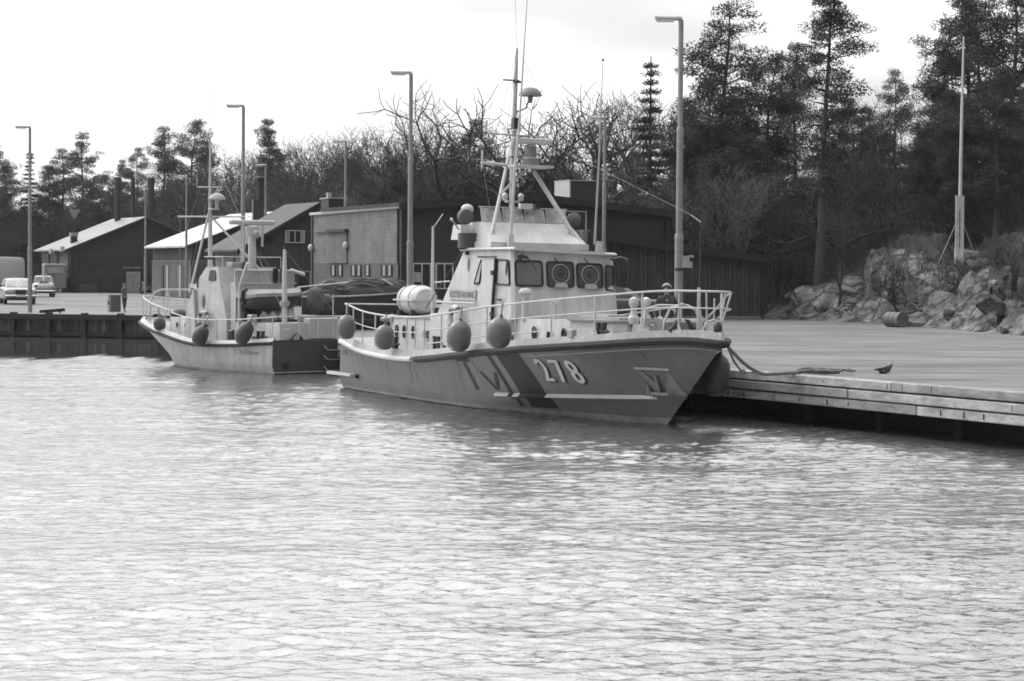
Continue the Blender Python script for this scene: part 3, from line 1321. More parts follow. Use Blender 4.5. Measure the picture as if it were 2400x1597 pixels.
# ---- deckhouses
def house(name, plan, z0, z1, m, parent, batter=0.0, smooth=False, camber=0.0):
    """walls and top from a plan polygon, leaning in by batter"""
    mb = MB()
    lo = [Vector((x, y, z0(x) if callable(z0) else z0)) for x, y in plan]
    c = Vector((sum(p[0] for p in plan) / len(plan), 0, 0))
    hi = []
    for x, y in plan:
        hi.append(Vector((x - batter * (1 if x > c.x else -1) * 0.6, y - math.copysign(batter, y), z1(x) if callable(z1) else z1)))
    n = len(plan)
    mb.add(lo + hi, [(i, (i + 1) % n, n + (i + 1) % n, n + i) for i in range(n)] + [tuple(range(n, 2 * n))])
    return mb.build(name, m, parent, smooth)


dz0 = lambda x: smooth_tab(T_SZ, x) + 0.05
# forward trunk
plan = [(-4.9, -1.27), (-2.0, -1.26), (-1.2, -1.08), (-.7, -0.90), (-.5, -.7), (-.5, .7), (-.7, .90), (-1.2, 1.08), (-2.0, 1.26), (-4.9, 1.27)]
trunk = house('trunk_cabin', plan, dz0, lambda x: 1.99 + 0.012 * (x + 4), white, boat, 0.05)
MB().prism([(p[0] * 1.0, p[1] * 1.02) for p in plan[1:-1]], (0, 0, 2.0), (1, 0, 0), (0, 1, 0), (0, 0, .035)).build('trunk_roof', deckm, trunk)
plan = [(-.45, -.62), (.10, -.50), (.15, .5), (-.45, .62)]
house('anchor_locker', plan, dz0, 1.97, white, boat, 0.03)
# middle deckhouse under the wheelhouse
plan = [(-9.25, -1.40), (-4.66, -1.40), (-4.66, 1.40), (-9.25, 1.40)]
house('deckhouse', plan, dz0, 2.0, white, boat, 0.03)
plan = [(-12.1, -1.30), (-9.2, -1.30), (-9.2, 1.30), (-12.1, 1.30)]
aft = house('aft_cabin', plan, dz0, 1.86, white, boat, 0.04)
MB().box((-10.65, 0, 1.88), (3.0, 2.6, 0.05)).build('cabin_roof', deckm, aft)


def porthole(x, y, z, parent, rx=0.075, rz=0.13, side=-1):
    mb = MB()
    n = 14
    o = [(rx * math.cos(2 * math.pi * i / n), rz * math.sin(2 * math.pi * i / n)) for i in range(n)]
    mb.prism(o, (x, y * 1.0, z), (1, 0, 0), (0, 0, 1), (0, side * 0.02, 0))
    a = mb.build('porthole', glass, parent)
    mb = MB()
    frame_ring(mb, [(p[0] * 1.25, p[1] * 1.2) for p in o], o, (x, y, z), (1, 0, 0), (0, 0, 1), (0, side * 0.03, 0))
    mb.build('rim', darkm, a)


for x in (-3.6, -2.15):
    porthole(x, -1.27, 1.70, trunk, .075, .12)
for x in (-2.9, -2.78):
    porthole(x, -1.27, 1.66, trunk, .035, .08)
for x in (-11.6, -11.1, -10.5):
    porthole(x, -1.29, 1.52, aft, .06, .13)

# wheelhouse: raked aft edge, square front with a cut corner to port
wz0, wz1 = 1.98, 3.44
wh = MB()
plan_lo = [(-8.85, -1.36), (-4.62, -1.36), (-4.55, -1.30), (-4.55, 0.88), (-4.95, 1.36), (-8.85, 1.36)]
plan_hi = [(-7.45, -1.30), (-4.84, -1.30), (-4.78, -1.25), (-4.78, 0.82), (-5.12, 1.28), (-7.45, 1.28)]
n = 6
wh.add([(x, y, wz0) for x, y in plan_lo] + [(x, y, wz1 - (.06 if y > .5 else 0)) for x, y in plan_hi],
       [(i, (i + 1) % n, n + (i + 1) % n, n + i) for i in range(n)] + [tuple(range(n, 2 * n))])
wheel = wh.build('wheelhouse', white, boat)
mb = MB()
ro = [(-7.52, -1.36), (-4.72, -1.36), (-4.66, -1.30), (-4.66, 0.86), (-5.08, 1.36), (-7.52, 1.36)]
mb.loft([[(x, y, wz1 + .0 - (.06 if y > .5 else 0)) for x, y in ro], [(x * 1.0, y * 1.02, wz1 + .03 - (.06 if y > .5 else 0)) for x, y in ro],
         [(x, y * .97, wz1 + .07 - (.06 if y > .5 else 0)) for x, y in ro]])
mb.build('wheelhouse_roof', white_b, wheel)


def wside(x, z):      # y of the starboard wheelhouse wall at height z
    return -(1.36 - 0.06 * (z - wz0) / (wz1 - wz0))


def wfront(z):        # x of the front at height z
    return -4.55 - 0.23 * (z - wz0) / (wz1 - wz0)


def window_side(poly, parent, gl, name='window'):
    """window on the starboard wall, poly = (x, z)"""
    rp = round_poly(poly, 0.07)
    inn = inset_poly(rp, 0.045)
    mb = MB()
    yy = wside(0, sum(p[1] for p in poly) / len(poly)) - 0.012
    frame_ring(mb, rp, inn, (0, yy, 0), (1, 0, 0), (0, 0, 1), (0, -0.03, 0))
    f = mb.build(name, rubber, parent)
    MB().prism(inn, (0, yy, 0), (1, 0, 0), (0, 0, 1), (0, -0.012, 0)).build('pane', gl, f)
    return f


skyglass = mat('sky_reflection_glass', 0.40, 0.08, 0.1, 1.0, spec=0.8)  # sky reflection put into the pale colour of the side panes
window_side([(-6.74, 2.69), (-6.42, 2.69), (-6.24, 3.25), (-6.36, 3.25)], wheel, skyglass)
window_side([(-5.48, 2.69), (-4.74, 2.68), (-4.86, 3.24), (-5.44, 3.25)], wheel, skyglass)
# sliding door
door = MB().box((-5.9, wside(0, 2.4) - 0.02, 2.38), (0.66, 0.03, 1.74)).build('door', white, wheel)
MB().tube([(-5.55, -1.42, 1.42), (-5.52, -1.40, 2.4), (-5.47, -1.37, 3.27)], 0.035, 6).build('door_seal', rubber, door)
MB().tube([(-6.4, -1.40, 3.30), (-5.4, -1.40, 3.30)], 0.022, 6).build('door_track', darkm, door)
MB().box((-5.2, -1.42, 2.37), (.26, .05, .045)).build('door_handle', darkm, door)
for z in (2.05, 2.95):
    MB().box((-5.53, -1.43, z), (.1, .05, .1)).build('hinge', darkm, door)
# name board on the side, and grab rail
nb = MB().box((-7.33, wside(0, 2.45) - 0.022, 2.45), (1.52, 0.02, 0.24)).build('name_board', mat('name_board_paint', 0.36, 0.5, 0.1, 3), wheel)
vs, fs = text_tris('KUSTBEVAKNING', 0.21)
wd = max(v[0] for v in vs)
MB().add([Vector((-8.05 + v[0] * 1.43 / wd, wside(0, 2.45) - 0.036, 2.385 + v[1])) for v in vs], fs).build('lettering', num_d, nb)
MB().tube([(-8.75, -1.42, 2.27), (-6.45, -1.42, 2.27)], 0.022, 6).build('grab_rail', railm, wheel, True)
# vent slots and fittings on the side
for x, z, h in ((-7.12, 3.13, .32), ):
    MB().ball((x, wside(0, z) - .01, z), 1, 10, (0.05, 0.02, h / 2)).build('vent_slot', midm, wheel, True)
MB().ball((-7.18, -1.34, 3.40), 0.06, 10).build('side_light', darkm, wheel, True)
MB().ball((-4.95, -1.34, 3.04), 1, 10, (0.035, 0.03, 0.17)).build('wiper', darkm, wheel, True)

# front windows
def window_front(y0, y1, z0, z1, parent, gl, slant=0.0, clear_view=False):
    poly = [(y0, z0), (y1, z0), (y1 - slant, z1), (y0 - slant * .6, z1)]
    rp = round_poly(poly, 0.085)
    inn = inset_poly(rp, 0.045)
    zc = (z0 + z1) / 2
    nx = Vector((1, 0, 0.155)).normalized()
    up = Vector((-0.155, 0, 1)).normalized()
    o = Vector((wfront(0) + 0.012 - 0.155 * 0 , 0, 0))
    o = Vector((wfront(zc), 0, zc)) - up * zc + nx * 0.012
    mb = MB()
    frame_ring(mb, rp, inn, o, (0, 1, 0), up, nx * 0.03)
    f = mb.build('window', rubber, parent)
    MB().prism(inn, o, (0, 1, 0), up, nx * 0.012).build('pane', gl, f)
    if clear_view:
        yc = (y0 + y1) / 2 - slant * .4
        c = o + Vector((0, yc, 0)) + up * (zc + .01) + nx * 0.03
        Mx = Matrix((nx.cross(up), up, nx)).transposed()
        for r, w in ((0.205, 0.010), (0.13, 0.005)):
            mb = MB()
            mb.tube([c + Mx @ Vector((r * math.cos(a), r * math.sin(a), 0)) for a in [2 * math.pi * i / 28 for i in range(29)]], w, 5)
            mb.build('clear_view_screen', steel if r > .2 else midm, f)
        MB().lathe([(0.03, -.01), (0.03, 0.03)], c, 10, m=Mx).build('screen_hub', darkm, f)
        MB().prism([(-.16, -.30), (.16, -.30), (.13, -.205), (-.13, -.205)], c - nx * .01, Mx @ Vector((1, 0, 0)), up, nx * .03).build('screen_motor', steel, f)
    return f


wheelglass = mat('dark_wheelhouse_glass', 0.05, 0.05, 0.3, 1.0, spec=0.7)
window_front(-1.27, -0.60, 2.66, 3.23, wheel, mat('grey_reflection_glass', 0.12, 0.12, 0.1, 1, spec=.6))  # this pane's reflection is put into its grey colour
window_front(-0.52, 0.14, 2.655, 3.225, wheel, wheelglass, .0, True)
window_front(0.20, 0.84, 2.65, 3.20, wheel, wheelglass, .0, True)
# corner window to port
ca, cb = Vector((-4.70, 0.87, 0)), Vector((-5.07, 1.30, 0))
t = (cb - ca).normalized()
nn = Vector((-t.y, t.x, 0)) * -1
mb = MB()
poly = round_poly([(0.04, 2.62), (0.52, 2.58), (0.46, 3.16), (0.03, 3.18)], .06)
inn = inset_poly(poly, .04)
nrm = Vector((t.y, -t.x, 0))
frame_ring(mb, poly, inn, ca + nrm * .02, t, (0, 0, 1), nrm * .03)
f = mb.build('window', rubber, wheel)
MB().prism(inn, ca + nrm * .02, t, (0, 0, 1), nrm * .012).build('pane', wheelglass, f)
# small dark lamps at the roof corners, wipers
MB().ball((-4.62, -1.18, 3.32), 0.085, 12).ball((-4.60, -1.05, 3.30), .05, 10).build('deck_lamp', darkm, wheel, True)
mb = MB()
mb.tube([(-4.85, 1.10, 3.30), (-4.70, 1.28, 3.34), (-4.72, 1.42, 3.30)], 0.03, 6)
mb.ball((-4.72, 1.42, 3.24), .08, 10, (.7, .7, 1.2))
mb.build('deck_lamp', darkm, wheel, True)
for y in (-.95, -.30, .42):
    MB().tube([(-4.76, y, 3.30), (-4.68, y + .18, 3.05)], 0.010, 4).build('wiper', darkm, wheel)
# plain vent cowl and grey box at the wheelhouse foot
# ---- open upper bridge on the roof
fz = wz1 + 0.06
fly = MB()
pts_lo = [(-6.15, -1.2), (-6.15, 1.2), (-7.7, 1.2), (-7.7, -1.2)]
fly.loft([[(x, y, fz) for x, y in pts_lo], [(x, y, fz + .14) for x, y in pts_lo]])
flyo = fly.build('upper_bridge', white, boat)
mb = MB()
a = [(-6.2, -1.16, fz + .14), (-6.2, 1.16, fz + .14), (-7.75, 1.16, fz + .14), (-7.75, -1.16, fz + .14)]
c = [(-6.95, -1.08, fz + .60), (-6.95, 1.08, fz + .60), (-7.9, 1.08, fz + .60), (-7.9, -1.08, fz + .60)]
mb.loft([a, c])
mb.build('sloping_front', white, flyo)
for k in range(4):
    y0 = -1.08 + k * 0.54
    mb = MB()
    mb.add([(-6.97, y0 + .02, fz + .61), (-6.97, y0 + .52, fz + .61), (-7.12, y0 + .50, fz + .92), (-7.12, y0 + .04, fz + .92),
            (-6.99, y0 + .02, fz + .61), (-6.99, y0 + .52, fz + .61), (-7.14, y0 + .50, fz + .92), (-7.14, y0 + .04, fz + .92)],
           [(0, 1, 2, 3), (4, 5, 6, 7), (0, 1, 5, 4), (1, 2, 6, 5), (2, 3, 7, 6), (3, 0, 4, 7)])
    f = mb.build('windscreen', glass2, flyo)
    MB().tube([(-6.96, y0, fz + .6), (-7.11, y0 + .02, fz + .94)], .014, 5).build('mullion', steel, f)
MB().tube([(-7.13, -1.1, fz + .94), (-7.13, 1.1, fz + .94), (-7.9, 1.1, fz + .94)], .014, 5).build('screen_rail', steel, flyo)
# wheel-shaped covered searchlight, white bin and dark side-light board on the starboard side
MB().lathe([(0.05, -.10), (.17, -.09), (.19, .0), (.16, .09), (.05, .11)], (-7.45, -1.28, fz + .72), 16, axis='X').build('searchlight', mat('grey_cover', .09, .7, .2, 3), flyo, True)
MB().tube([(-7.45, -1.28, fz + .05), (-7.45, -1.28, fz + .55)], .05, 8).build('searchlight_post', darkm, flyo)
MB().ball((-7.9, -1.05, fz + .90), .15, 12, (1, 1, .8)).build('white_dome', white_b, flyo, True)
MB().box((-7.55, -1.32, fz + .36), (.55, .30, .34), taper=.8).build('side_bin', white_b, flyo)
MB().lathe([(.26, -.17), (.26, .17)], (-7.35, -1.22, fz + .17), 14).build('side_light_board', mat('side_light_board', .04, .4, .3, 2), flyo, True)
MB().tube([(-7.3, -1.5, fz + .42), (-7.1, -1.75, fz + .62)], .018, 6).build('stub_aerial', steel, flyo)
MB().ball((-7.1, -1.76, fz + .63), .04, 8).build('aerial_tip', white_b, flyo, True)
mb = MB()
mb.lathe([(.05, -.08), (.17, -.06), (.18, .02), (.12, .1), (.04, .12)], (-7.0, 1.22, fz + .70), 14, axis='X')
mb.tube([(-7.0, 1.22, fz), (-7.0, 1.22, fz + .5)], .04, 6)
mb.build('searchlight', mat('grey_cover', .09), flyo, True)
MB().box((-6.6, 1.28, fz + .30), (.3, .22, .35)).build('battery_box', midm, flyo)
MB().box((-6.5, 1.40, fz + .22), (.2, .18, .45)).build('side_light_board', darkm, flyo)
MB().box((-7.0, .0, fz + .98), (.14, .3, .12)).build('horn', white_b, flyo)
MB().box((-7.0, .28, fz + .98), (.14, .12, .1)).build('horn', darkm, flyo)

# ---- tripod mast
mast = MB().tube([(-7.65, -.05, wz1), (-7.65, -.05, 5.4), (-7.62, -.03, 7.35), (-7.6, -.02, 8.1)], [.065, .06, .05, .025], 10).build('mast', railm, boat, True)
MB().tube([(-6.35, -1.18, wz1 + .02), (-7.5, -.15, 5.92)], .045, 8).build('mast_leg', railm, mast, True)
MB().tube([(-6.30, 1.18, wz1 + .0), (-7.35, .35, 5.3)], .055, 8).build('mast_leg', railm, mast, True)
MB().tube([(-6.9, -.68, 4.72), (-7.4, .15, 5.3)], .035, 6).build('mast_brace', railm, mast, True)
MB().box((-7.1, .1, 5.38), (.6, 1.0, .06)).build('mast_platform', railm, mast)
MB().tube([(-7.2, -1.02, 5.43), (-7.2, -.3, 5.40)], .035, 6).build('yard', railm, mast)
MB().tube([(-7.2, -1.0, 5.3), (-7.2, -1.0, 5.72)], .025, 6).build('yard_post', railm, mast)
MB().tube([(-7.2, -.98, 5.36), (-7.3, -.75, 4.4)], .008, 4).build('stay', midm, mast)
rg = MB().lathe([(.2, 5.41), (.2, 5.55), (.14, 5.6), (.14, 5.84), (.08, 5.88)], (-7.0, .10, 0), 14).build('radar_gearbox', midm, mast, True)
MB().box((-7.0, .12, 5.95), (.12, 1.06, .14), rz=R(8), bev=.02).build('radar_scanner', white, rg)
MB().box((-7.15, -.25, 5.68), (.2, .2, .14)).build('mast_light', white_b, mast)
MB().ball((-7.5, -.12, 5.66), .07, 10).build('mast_light', darkm, mast, True)
MB().tube([(-7.55, -.75, 6.42), (-7.55, -.78, 6.17), (-7.55, -.7, 6.12), (-7.55, .7, 6.10), (-7.55, .85, 6.2), (-7.55, .86, 6.5)], .02, 6).build('loop_aerial', steel, mast)
MB().box((-7.58, -.02, 6.38), (.16, .17, .26)).build('lantern', darkm, mast)
MB().box((-7.58, -.02, 6.23), (.18, .2, .03)).build('lantern_base', white_b, mast)
MB().lathe([(.27, 0), (.26, .05), (.2, .14), (.1, .19), (.01, .2)], (-7.3, .20, 7.0), 18).build('antenna_dome', mat('dome_grey', .14, .4, .1, 3), mast, True)
MB().tube([(-7.58, 0, 6.65), (-7.35, .12, 6.72), (-7.3, .20, 7.02)], .022, 6).lathe([(.07, 0), (.05, -.16)], (-7.3, .2, 7.0), 8).build('dome_arm', midm, mast)
MB().box((-7.6, -.15, 7.36), (.04, .4, .03)).lathe([(.1, -.02), (.1, .02)], (-7.6, 0, 7.33), 10).build('top_yard', darkm, mast)
for p in ((-7.6, -.45, 6.3), (-7.2, .6, 6.9), (-8.3, 0, 5.6)):
    MB().tube([(-7.6, -.02, 8.05), p], .006, 3).build('stay', steel, mast)
MB().box((-7.62, -.05, 4.6), (.18, .3, .04)).lathe([(.06, 0), (.08, .12), (.02, .18)], (-7.6, -.25, 4.62), 8).lathe([(.06, 0), (.08, .12), (.02, .18)], (-7.6, .15, 4.62), 8).build('lamp_bracket', white_b, mast)
# whip aerials
MB().box((-6.05, -.78, wz1 + .12), (.12, .12, .5)).build('aerial_foot', railm, boat)
MB().tube([(-6.05, -.78, wz1 + .1), (-6.07, -.70, 5.2), (-6.1, -.60, 6.2), (-6.15, -.45, 8.9), (-6.2, -.38, 10.2)], [.035, .032, .025, .010, .006], 6).build('whip_aerial', railm, boat)
MB().tube([(-6.1, 1.32, wz1 + .2), (-6.05, 1.36, 5.5), (-6.0, 1.38, 7.75)], [.03, .022, .006], 6).ball((-6.0, 1.38, 7.78), .035, 8).build('whip_aerial', steel, boat)
MB().box((-6.05, 1.40, wz1 + .1), (.12, .12, .35)).build('aerial_foot', white_b, boat)
MB().tube([(-7.6, -.02, 8.0), (-8.1, -.02, 12.0)], .006, 3).build('whip_aerial', steel, boat)
# aerial wire from the mast to the bow staff
_s0, _s1 = B.onY(1637, 521, -.05), B.onY(1634, 735, -.05)
bs_top = Vector((_s0.x, -.05, _s0.z))
bs_x = _s1.x
MB().tube([(-7.0, .6, 5.9), bs_top + Vector((-.55, .05, .17))], .003, 3).tube([bs_top + Vector((-.5, .05, .15)), bs_top], .010, 5).tube([bs_top, Vector((bs_x, -.05, 2.6))], .004, 3).build('aerial_wire', midm, boat)
# stern staff with gaff
MB().tube([(-10.0, -1.0, 1.2), (-10.05, -1.0, 2.7), (-10.1, -1.0, 4.05)], [.05, .045, .03], 8).tube([(-10.1, -1.0, 4.0), (-10.1, -.75, 4.35)], .015, 5).build('signal_staff', railm, boat, True)
MB().tube([(-7.4, -1.3, wz1 + .1), (-9.7, -1.3, 2.1)], .014, 4).build('stay', darkm, boat)
MB().tube([(-9.9, -1.0, 2.72), (-8.5, -1.2, 2.75)], .018, 5).build('boom', railm, boat)

# ---- guard rails
def rail_path(dz, xmin, xmax, side=-1, inset=.1):
    return sheer_pts(TABS2, xmin=xmin, xmax=xmax, inset=inset, dz=dz, side=side)


rh = 0.95
for s in (-1, 1):
    pass
# starboard top rail runs round the bow and sweeps down on the port side
def bow_loop(dz, xmin, drop):
    st = sheer_pts(TABS2, inset=.1, dz=dz, side=-1, xmin=xmin, xmax=.85)
    zb = 1.70 + dz
    lp = [(1.25, -.50, 0), (1.6, -.40, 0), (1.86, -.22, 0), (1.98, .02, 0), (1.92, .26, .02), (1.70, .42, .06), (1.2, .62, .14), (.4, .98, .34), (-.5, 1.32, .62), (-1.5, 1.60, 1.0)]
    return st + [Vector((x, y, zb - drop * k + (0 if x > .5 else (smooth_tab(T_SZ, x) - 1.66)))) for x, y, k in lp]


MB().tube(bow_loop(rh, None, .45), .021, 6).build('top_rail', railm, boat, True)
MB().tube(bow_loop(rh - .32, -7.6, .30), .015, 6).build('middle_rail', railm, boat, True)
MB().tube(sheer_pts(TABS2, inset=.1, dz=rh, side=1, xmax=-2.6), .02, 6).build('top_rail', railm, boat, True)
for x, y in ((1.86, -.22), (1.95, .15), (1.70, .42)):
    MB().tube([(x - .12, y * .5, 1.80), (x, y, 1.70 + rh)], .018, 6).build('stanchion', railm, boat)
for s in (-1, 1):
    MB().tube(rail_path(rh - .35, None, -8.2, s), .013, 5).build('middle_rail', railm, boat, True)
    MB().tube(rail_path(rh - .62, -7.6, -2.2, s), .013, 5).build('lower_rail', railm, boat, True)
MB().tube([Vector((XS + .02, -1.6, 1.18 + rh)), Vector((XS - .05, 0, 1.18 + rh)), Vector((XS + .02, 1.6, 1.18 + rh))], .02, 6).build('stern_rail', railm, boat)
for s in (-1, 1):
    for x in (-14.3, -13.4, -12.3, -11.2, -10.0, -8.9, -8.35, -7.75, -6.7, -5.5, -4.3, -3.1, -1.85, -.6, .5, 1.25):
        u = (x - XS) / (2.15 - XS)
        p = hull_pt(TABS2, u, 2.0)
        y = s * max(0, p.y - .1)
        mb = MB().tube([(p.x, y, p.z + .15), (p.x, y, p.z + rh)], .018, 6)
        mb.add([(p.x - .0, y, p.z + .17), (p.x + .12, y, p.z + .17), (p.x, y, p.z + .36)], [(0, 1, 2)])
        mb.build('stanchion', railm, boat)
# bow staff and round fairlead hoops
MB().tube([(bs_x, -.05, 1.80), (bs_x, -.05, 2.72)], .035, 8).build('bow_staff', railm, boat, True)
for yy, xx, hw in ((-.28, 1.05, .36), (.12, 1.55, .17)):
    c = Vector((xx, yy, 1.84))
    MB().tube([c + Vector((-.12, -hw, 0)), c + Vector((-.05, -hw, .62 * hw)), c + Vector((-.04, -.72 * hw, 1.25 * hw)), c + Vector((0, 0, 1.55 * hw)), c + Vector((.04, .72 * hw, 1.25 * hw)), c + Vector((.05, hw, .62 * hw)), c + Vector((.08, hw, 0))], .026, 6).build('bow_hoop', railm, boat, True)
mb = MB()
for s in (-1, 1):
    mb.tube([(1.1, -.30 + .28 * s, 1.87), (1.1, -.30 + .2 * s, 1.95), (1.1, -.30 + .12 * s, 2.07), (1.1, -.30 + .05 * s, 2.10)], [.07, .055, .04, .02], 8)
mb.box((1.1, -.30, 1.88), (.14, .6, .05))
mb.build('fairlead', darkm, boat, True)
MB().ball((1.85, .05, 1.95), .09, 10, (1, 1, 1.6)).build('fairlead_roller', darkm, boat, True)
# mooring bitts, cowl vents, windlass
def bitts(x, y, z, parent):
    mb = MB()
    for dx in (-.11, .11):
        mb.tube([(x + dx, y, z), (x + dx, y, z + .32)], .06, 10)
        mb.lathe([(.075, 0), (.075, .03)], (x + dx, y, z + .3), 10)
    mb.tube([(x - .3, y, z + .16), (x + .3, y, z + .16)], .03, 8)
    mb.box((x, y, z), (.5, .16, .04))
    return mb.build('mooring_bitts', darkm, parent, True)


bitts(-.55, -1.22, 1.66, boat)
bitts(-7.35, -1.95, 1.18, boat)
bitts(-10.3, -1.85, 1.08, boat)


def mushroom(x, y, z0, z1, r, m, parent):
    return MB().lathe([(r * .55, z0), (r * .52, z1 - r * 1.3), (r * .55, z1 - r * 1.2), (r * 1.0, z1 - r * .8), (r * .98, z1 - r * .45), (r * .7, z1 - r * .12), (r * .1, z1)], (x, y, 0), 14).build('vent_cowl', m, parent, True)


mushroom(-4.25, -1.20, 1.95, 2.64, .145, white, boat)
mushroom(-3.2, -1.0, 1.98, 2.42, .10, white_b, boat)
for x in (-.38, .14):
    mb = MB().lathe([(.10, 1.97), (.11, 2.1), (.065, 2.16), (.06, 2.30), (.095, 2.35), (.10, 2.41), (.08, 2.48), (.02, 2.51)], (x - .1, -.55 - (x > .3) * .05, 0), 14)
    mb.build('vent_cowl', white, boat, True)
MB().box((-1.3, -.3, 2.06), (1.0, .8, .05)).build('deck_hatch', deckm, boat)
MB().box((-2.5, -.2, 2.08), (1.4, .5, .08)).build('deck_hatch', steel, boat)
wd_ = MB()
wd_.box((.45, .0, 1.96), (.5, .85, .22), bev=.03)
wd_.lathe([(.16, -.5), (.2, -.45), (.15, -.35), (.15, .35), (.2, .45), (.16, .5)], (.45, .0, 1.96), 12, axis='Y')
wd_.build('windlass', midm, boat, True)
MB().tube([(.15, -.65, 1.9), (.2, -.62, 2.28), (.35, -.45, 2.36), (.6, .1, 2.36), (.7, .3, 2.25), (.7, .35, 1.9)], .022, 6).build('windlass_guard', railm, boat, True)
# small fittings on the side deck
for x, y, z, m in ((-3.95, -1.7, 1.55, darkm), (-1.2, -1.55, 1.75, steel), (-9.6, -1.32, 1.5, midm), (-8.0, -1.55, 1.2, darkm)):
    MB().box((x, y, z), (.22, .12, .18), bev=.02).build('deck_fitting', m, boat)
# raft cradle and stern hatch
mb = MB()
for x in (-11.5, -10.7):
    mb.box((x, -.95, 1.94), (.07, .7, .2))
mb.build('raft_cradle', darkm, boat)
MB().box((-12.9, -.2, 1.32), (1.1, 1.6, .42), bev=.05).build('stern_locker', white, boat)
MB().lathe([(.02, 0), (.28, .03), (.3, .1), (.02, .2)], (-12.2, -1.2, 1.72), 12).build('stern_hatch', deckm, boat, True)
MB().tube([(-13.3, .3, 1.2), (-13.3, .3, 2.05), (-13.28, .35, 2.1), (-13.2, .8, 2.1), (-13.2, .85, 2.05), (-13.2, .85, 1.2)], .03, 6).build('stern_ladder', railm, boat)
MB().box((-8.6, .6, 2.35), (.6, .35, .7), rz=0, taper=.5).build('exhaust_fairing', white_b, boat)

# ---- things hanging on or standing on the large boat
def fender(p, r, l, tilt, label, group, m=fendm):
    """a pear-shaped fender hanging from a point; p = centre of the fender in the world"""
    prof = [(.02, -l * .5), (r * .55, -l * .47), (r * .85, -l * .36), (r, -l * .16), (r, l * .1), (r * .88, l * .3), (r * .6, l * .43), (r * .25, l * .5), (.035, l * .53), (.035, l * .60)]
    t = thing('fender', label, 'fender', p, 0, group)
    t.rotation_euler = (tilt[0], tilt[1], B.phi)
    MB().lathe(prof, (0, 0, 0), 18).build('fender_body', m, t, True)
    MB().tube([(0, 0, l * .58), (0, 0, l * .58 + .26)], .014, 5).build('fender_line', rope_m, t)
    return t


def fend_at(px, py, Y, **k):
    q = B.onY(px, py, Y)
    return fender(B.w(q.x, q.y, q.z), **k)


gF = 'fenders hung along the large boat'
fend_at(812, 767, -2.12, r=.23, l=.60, tilt=(0, R(10), 0), label='fender hanging at the stern corner of the large boat, leftmost of its row', group=gF)
fend_at(901, 791, -2.32, r=.23, l=.58, tilt=(0, R(12), 0), label='small round fender hanging under the white raft canister on the large boat', group=gF)
fend_at(1076, 788, -2.48, r=.26, l=.66, tilt=(0, R(14), 0), label='big fender hanging below the lifebuoy beside the wheelhouse of the large boat', group=gF)
fend_at(1170, 780, -2.48, r=.26, l=.63, tilt=(0, R(16), 0), label='fender hanging below the wheelhouse door of the large boat', group=gF)
fq = B.onY(1675, 882, 1.35)
fq = B.onY(1678, 880, 1.0)
fender(B.w(fq.x, 1.0, fq.z), .27, .85, (R(-12), 0, 0), 'dark fender squeezed between the bow of the large boat and the timber quay', gF, mat('dark_fender_vinyl', .045, .5, .25, 3))

# life raft canister
lr = thing('life_raft', 'white barrel-shaped life raft canister on the aft cabin of the large boat', 'life raft', B.w(-11.1, -.95, 2.30), B.phi)
MB().lathe([(.05, -.62), (.27, -.60), (.34, -.5), (.355, -.05), (.355, .05), (.34, .5), (.27, .60), (.05, .62)], (0, 0, 0), 18, axis='X').build('canister', white_b, lr, True)
for x in (-.3, .3):
    MB().lathe([(.368, -.012), (.368, .012)], (x, 0, 0), 18, axis='X').build('strap', offwhite, lr)
MB().box((0, 0, 0), (1.28, .76, .035)).build('canister_seam', white_b, lr)
# lifebuoy
def lifebuoy(p, rz, r, label, group=None, tilt=0.0):
    t = thing('lifebuoy', label, 'lifebuoy', p, rz, group)
    t.rotation_euler = (tilt, 0, rz)
    mb = MB()
    n = 28
    ring = [(r * math.cos(2 * math.pi * i / n), 0, r * math.sin(2 * math.pi * i / n)) for i in range(n + 1)]
    mb.tube(ring, r * .24, 8, cap=False)
    mb.build('ring', white_b, t, True)
    for a in (45, 135, 225, 315):
        pts = [((r * math.cos(R(a + d)), 0, r * math.sin(R(a + d)))) for d in (-14, 0, 14)]
        MB().tube(pts, r * .26, 8).build('band', darkm, t, True)
    return t


lifebuoy(B.w(-7.35, -1.50, 1.92), B.phi, .27, 'white lifebuoy with dark bands on the wheelhouse side of the large boat')

# mooring rope from the bow to the quay, with its loose end
q0 = B.w(1.95, .12, 1.74)
q1 = G(1880, 872, 1.05)
q2 = G(1962, 873, 1.03)
pts = []
for i in range(25):
    k = i / 24
    p = q0.lerp(q1, k)
    p.z = q0.z + (q1.z - q0.z) * k - 0.42 * math.sin(math.pi * k)**1.0 * (1 - .35 * k)
    p.z = max(p.z, 1.04)
    pts.append(p)
pts += [q1.lerp(q2, k) + Vector((.1 * math.sin(k * 9), .05 * math.cos(k * 7), 0)) for k in (.3, .6, 1.0)]
mr = thing('mooring_rope', 'thick mooring rope sagging from the bow to the quay edge', 'rope', q1)
MB().tube([p - q1 for p in pts], .034, 7).build('rope', rope_m, mr, True)
rr = random.Random(5)
mb = MB()
for k in range(3):
    c = Vector((.2 + .25 * k, rr.uniform(-.2, .2), .02))
    mb.tube([c + Vector((.35 * math.cos(a) * rr.uniform(.7, 1.1), .3 * math.sin(a), rr.uniform(0, .04))) for a in [i * .5 for i in range(14)]], .022, 5)
mb.build('rope_tail', rope_m, mr)
bx = thing('bow_line', 'short thin line with a knot hanging from the bow to the quay', 'rope', B.w(1.75, .35, 1.6))
MB().tube([(0, 0, 0), (.15, .18, -.3), (.33, .3, -.52)], .022, 5).ball((.33, .3, -.5), .06, 8).tube([(.33, .3, -.52), (.55, .4, -.5), (.7, .5, -.56)], .012, 4).build('line', rope_m, bx)

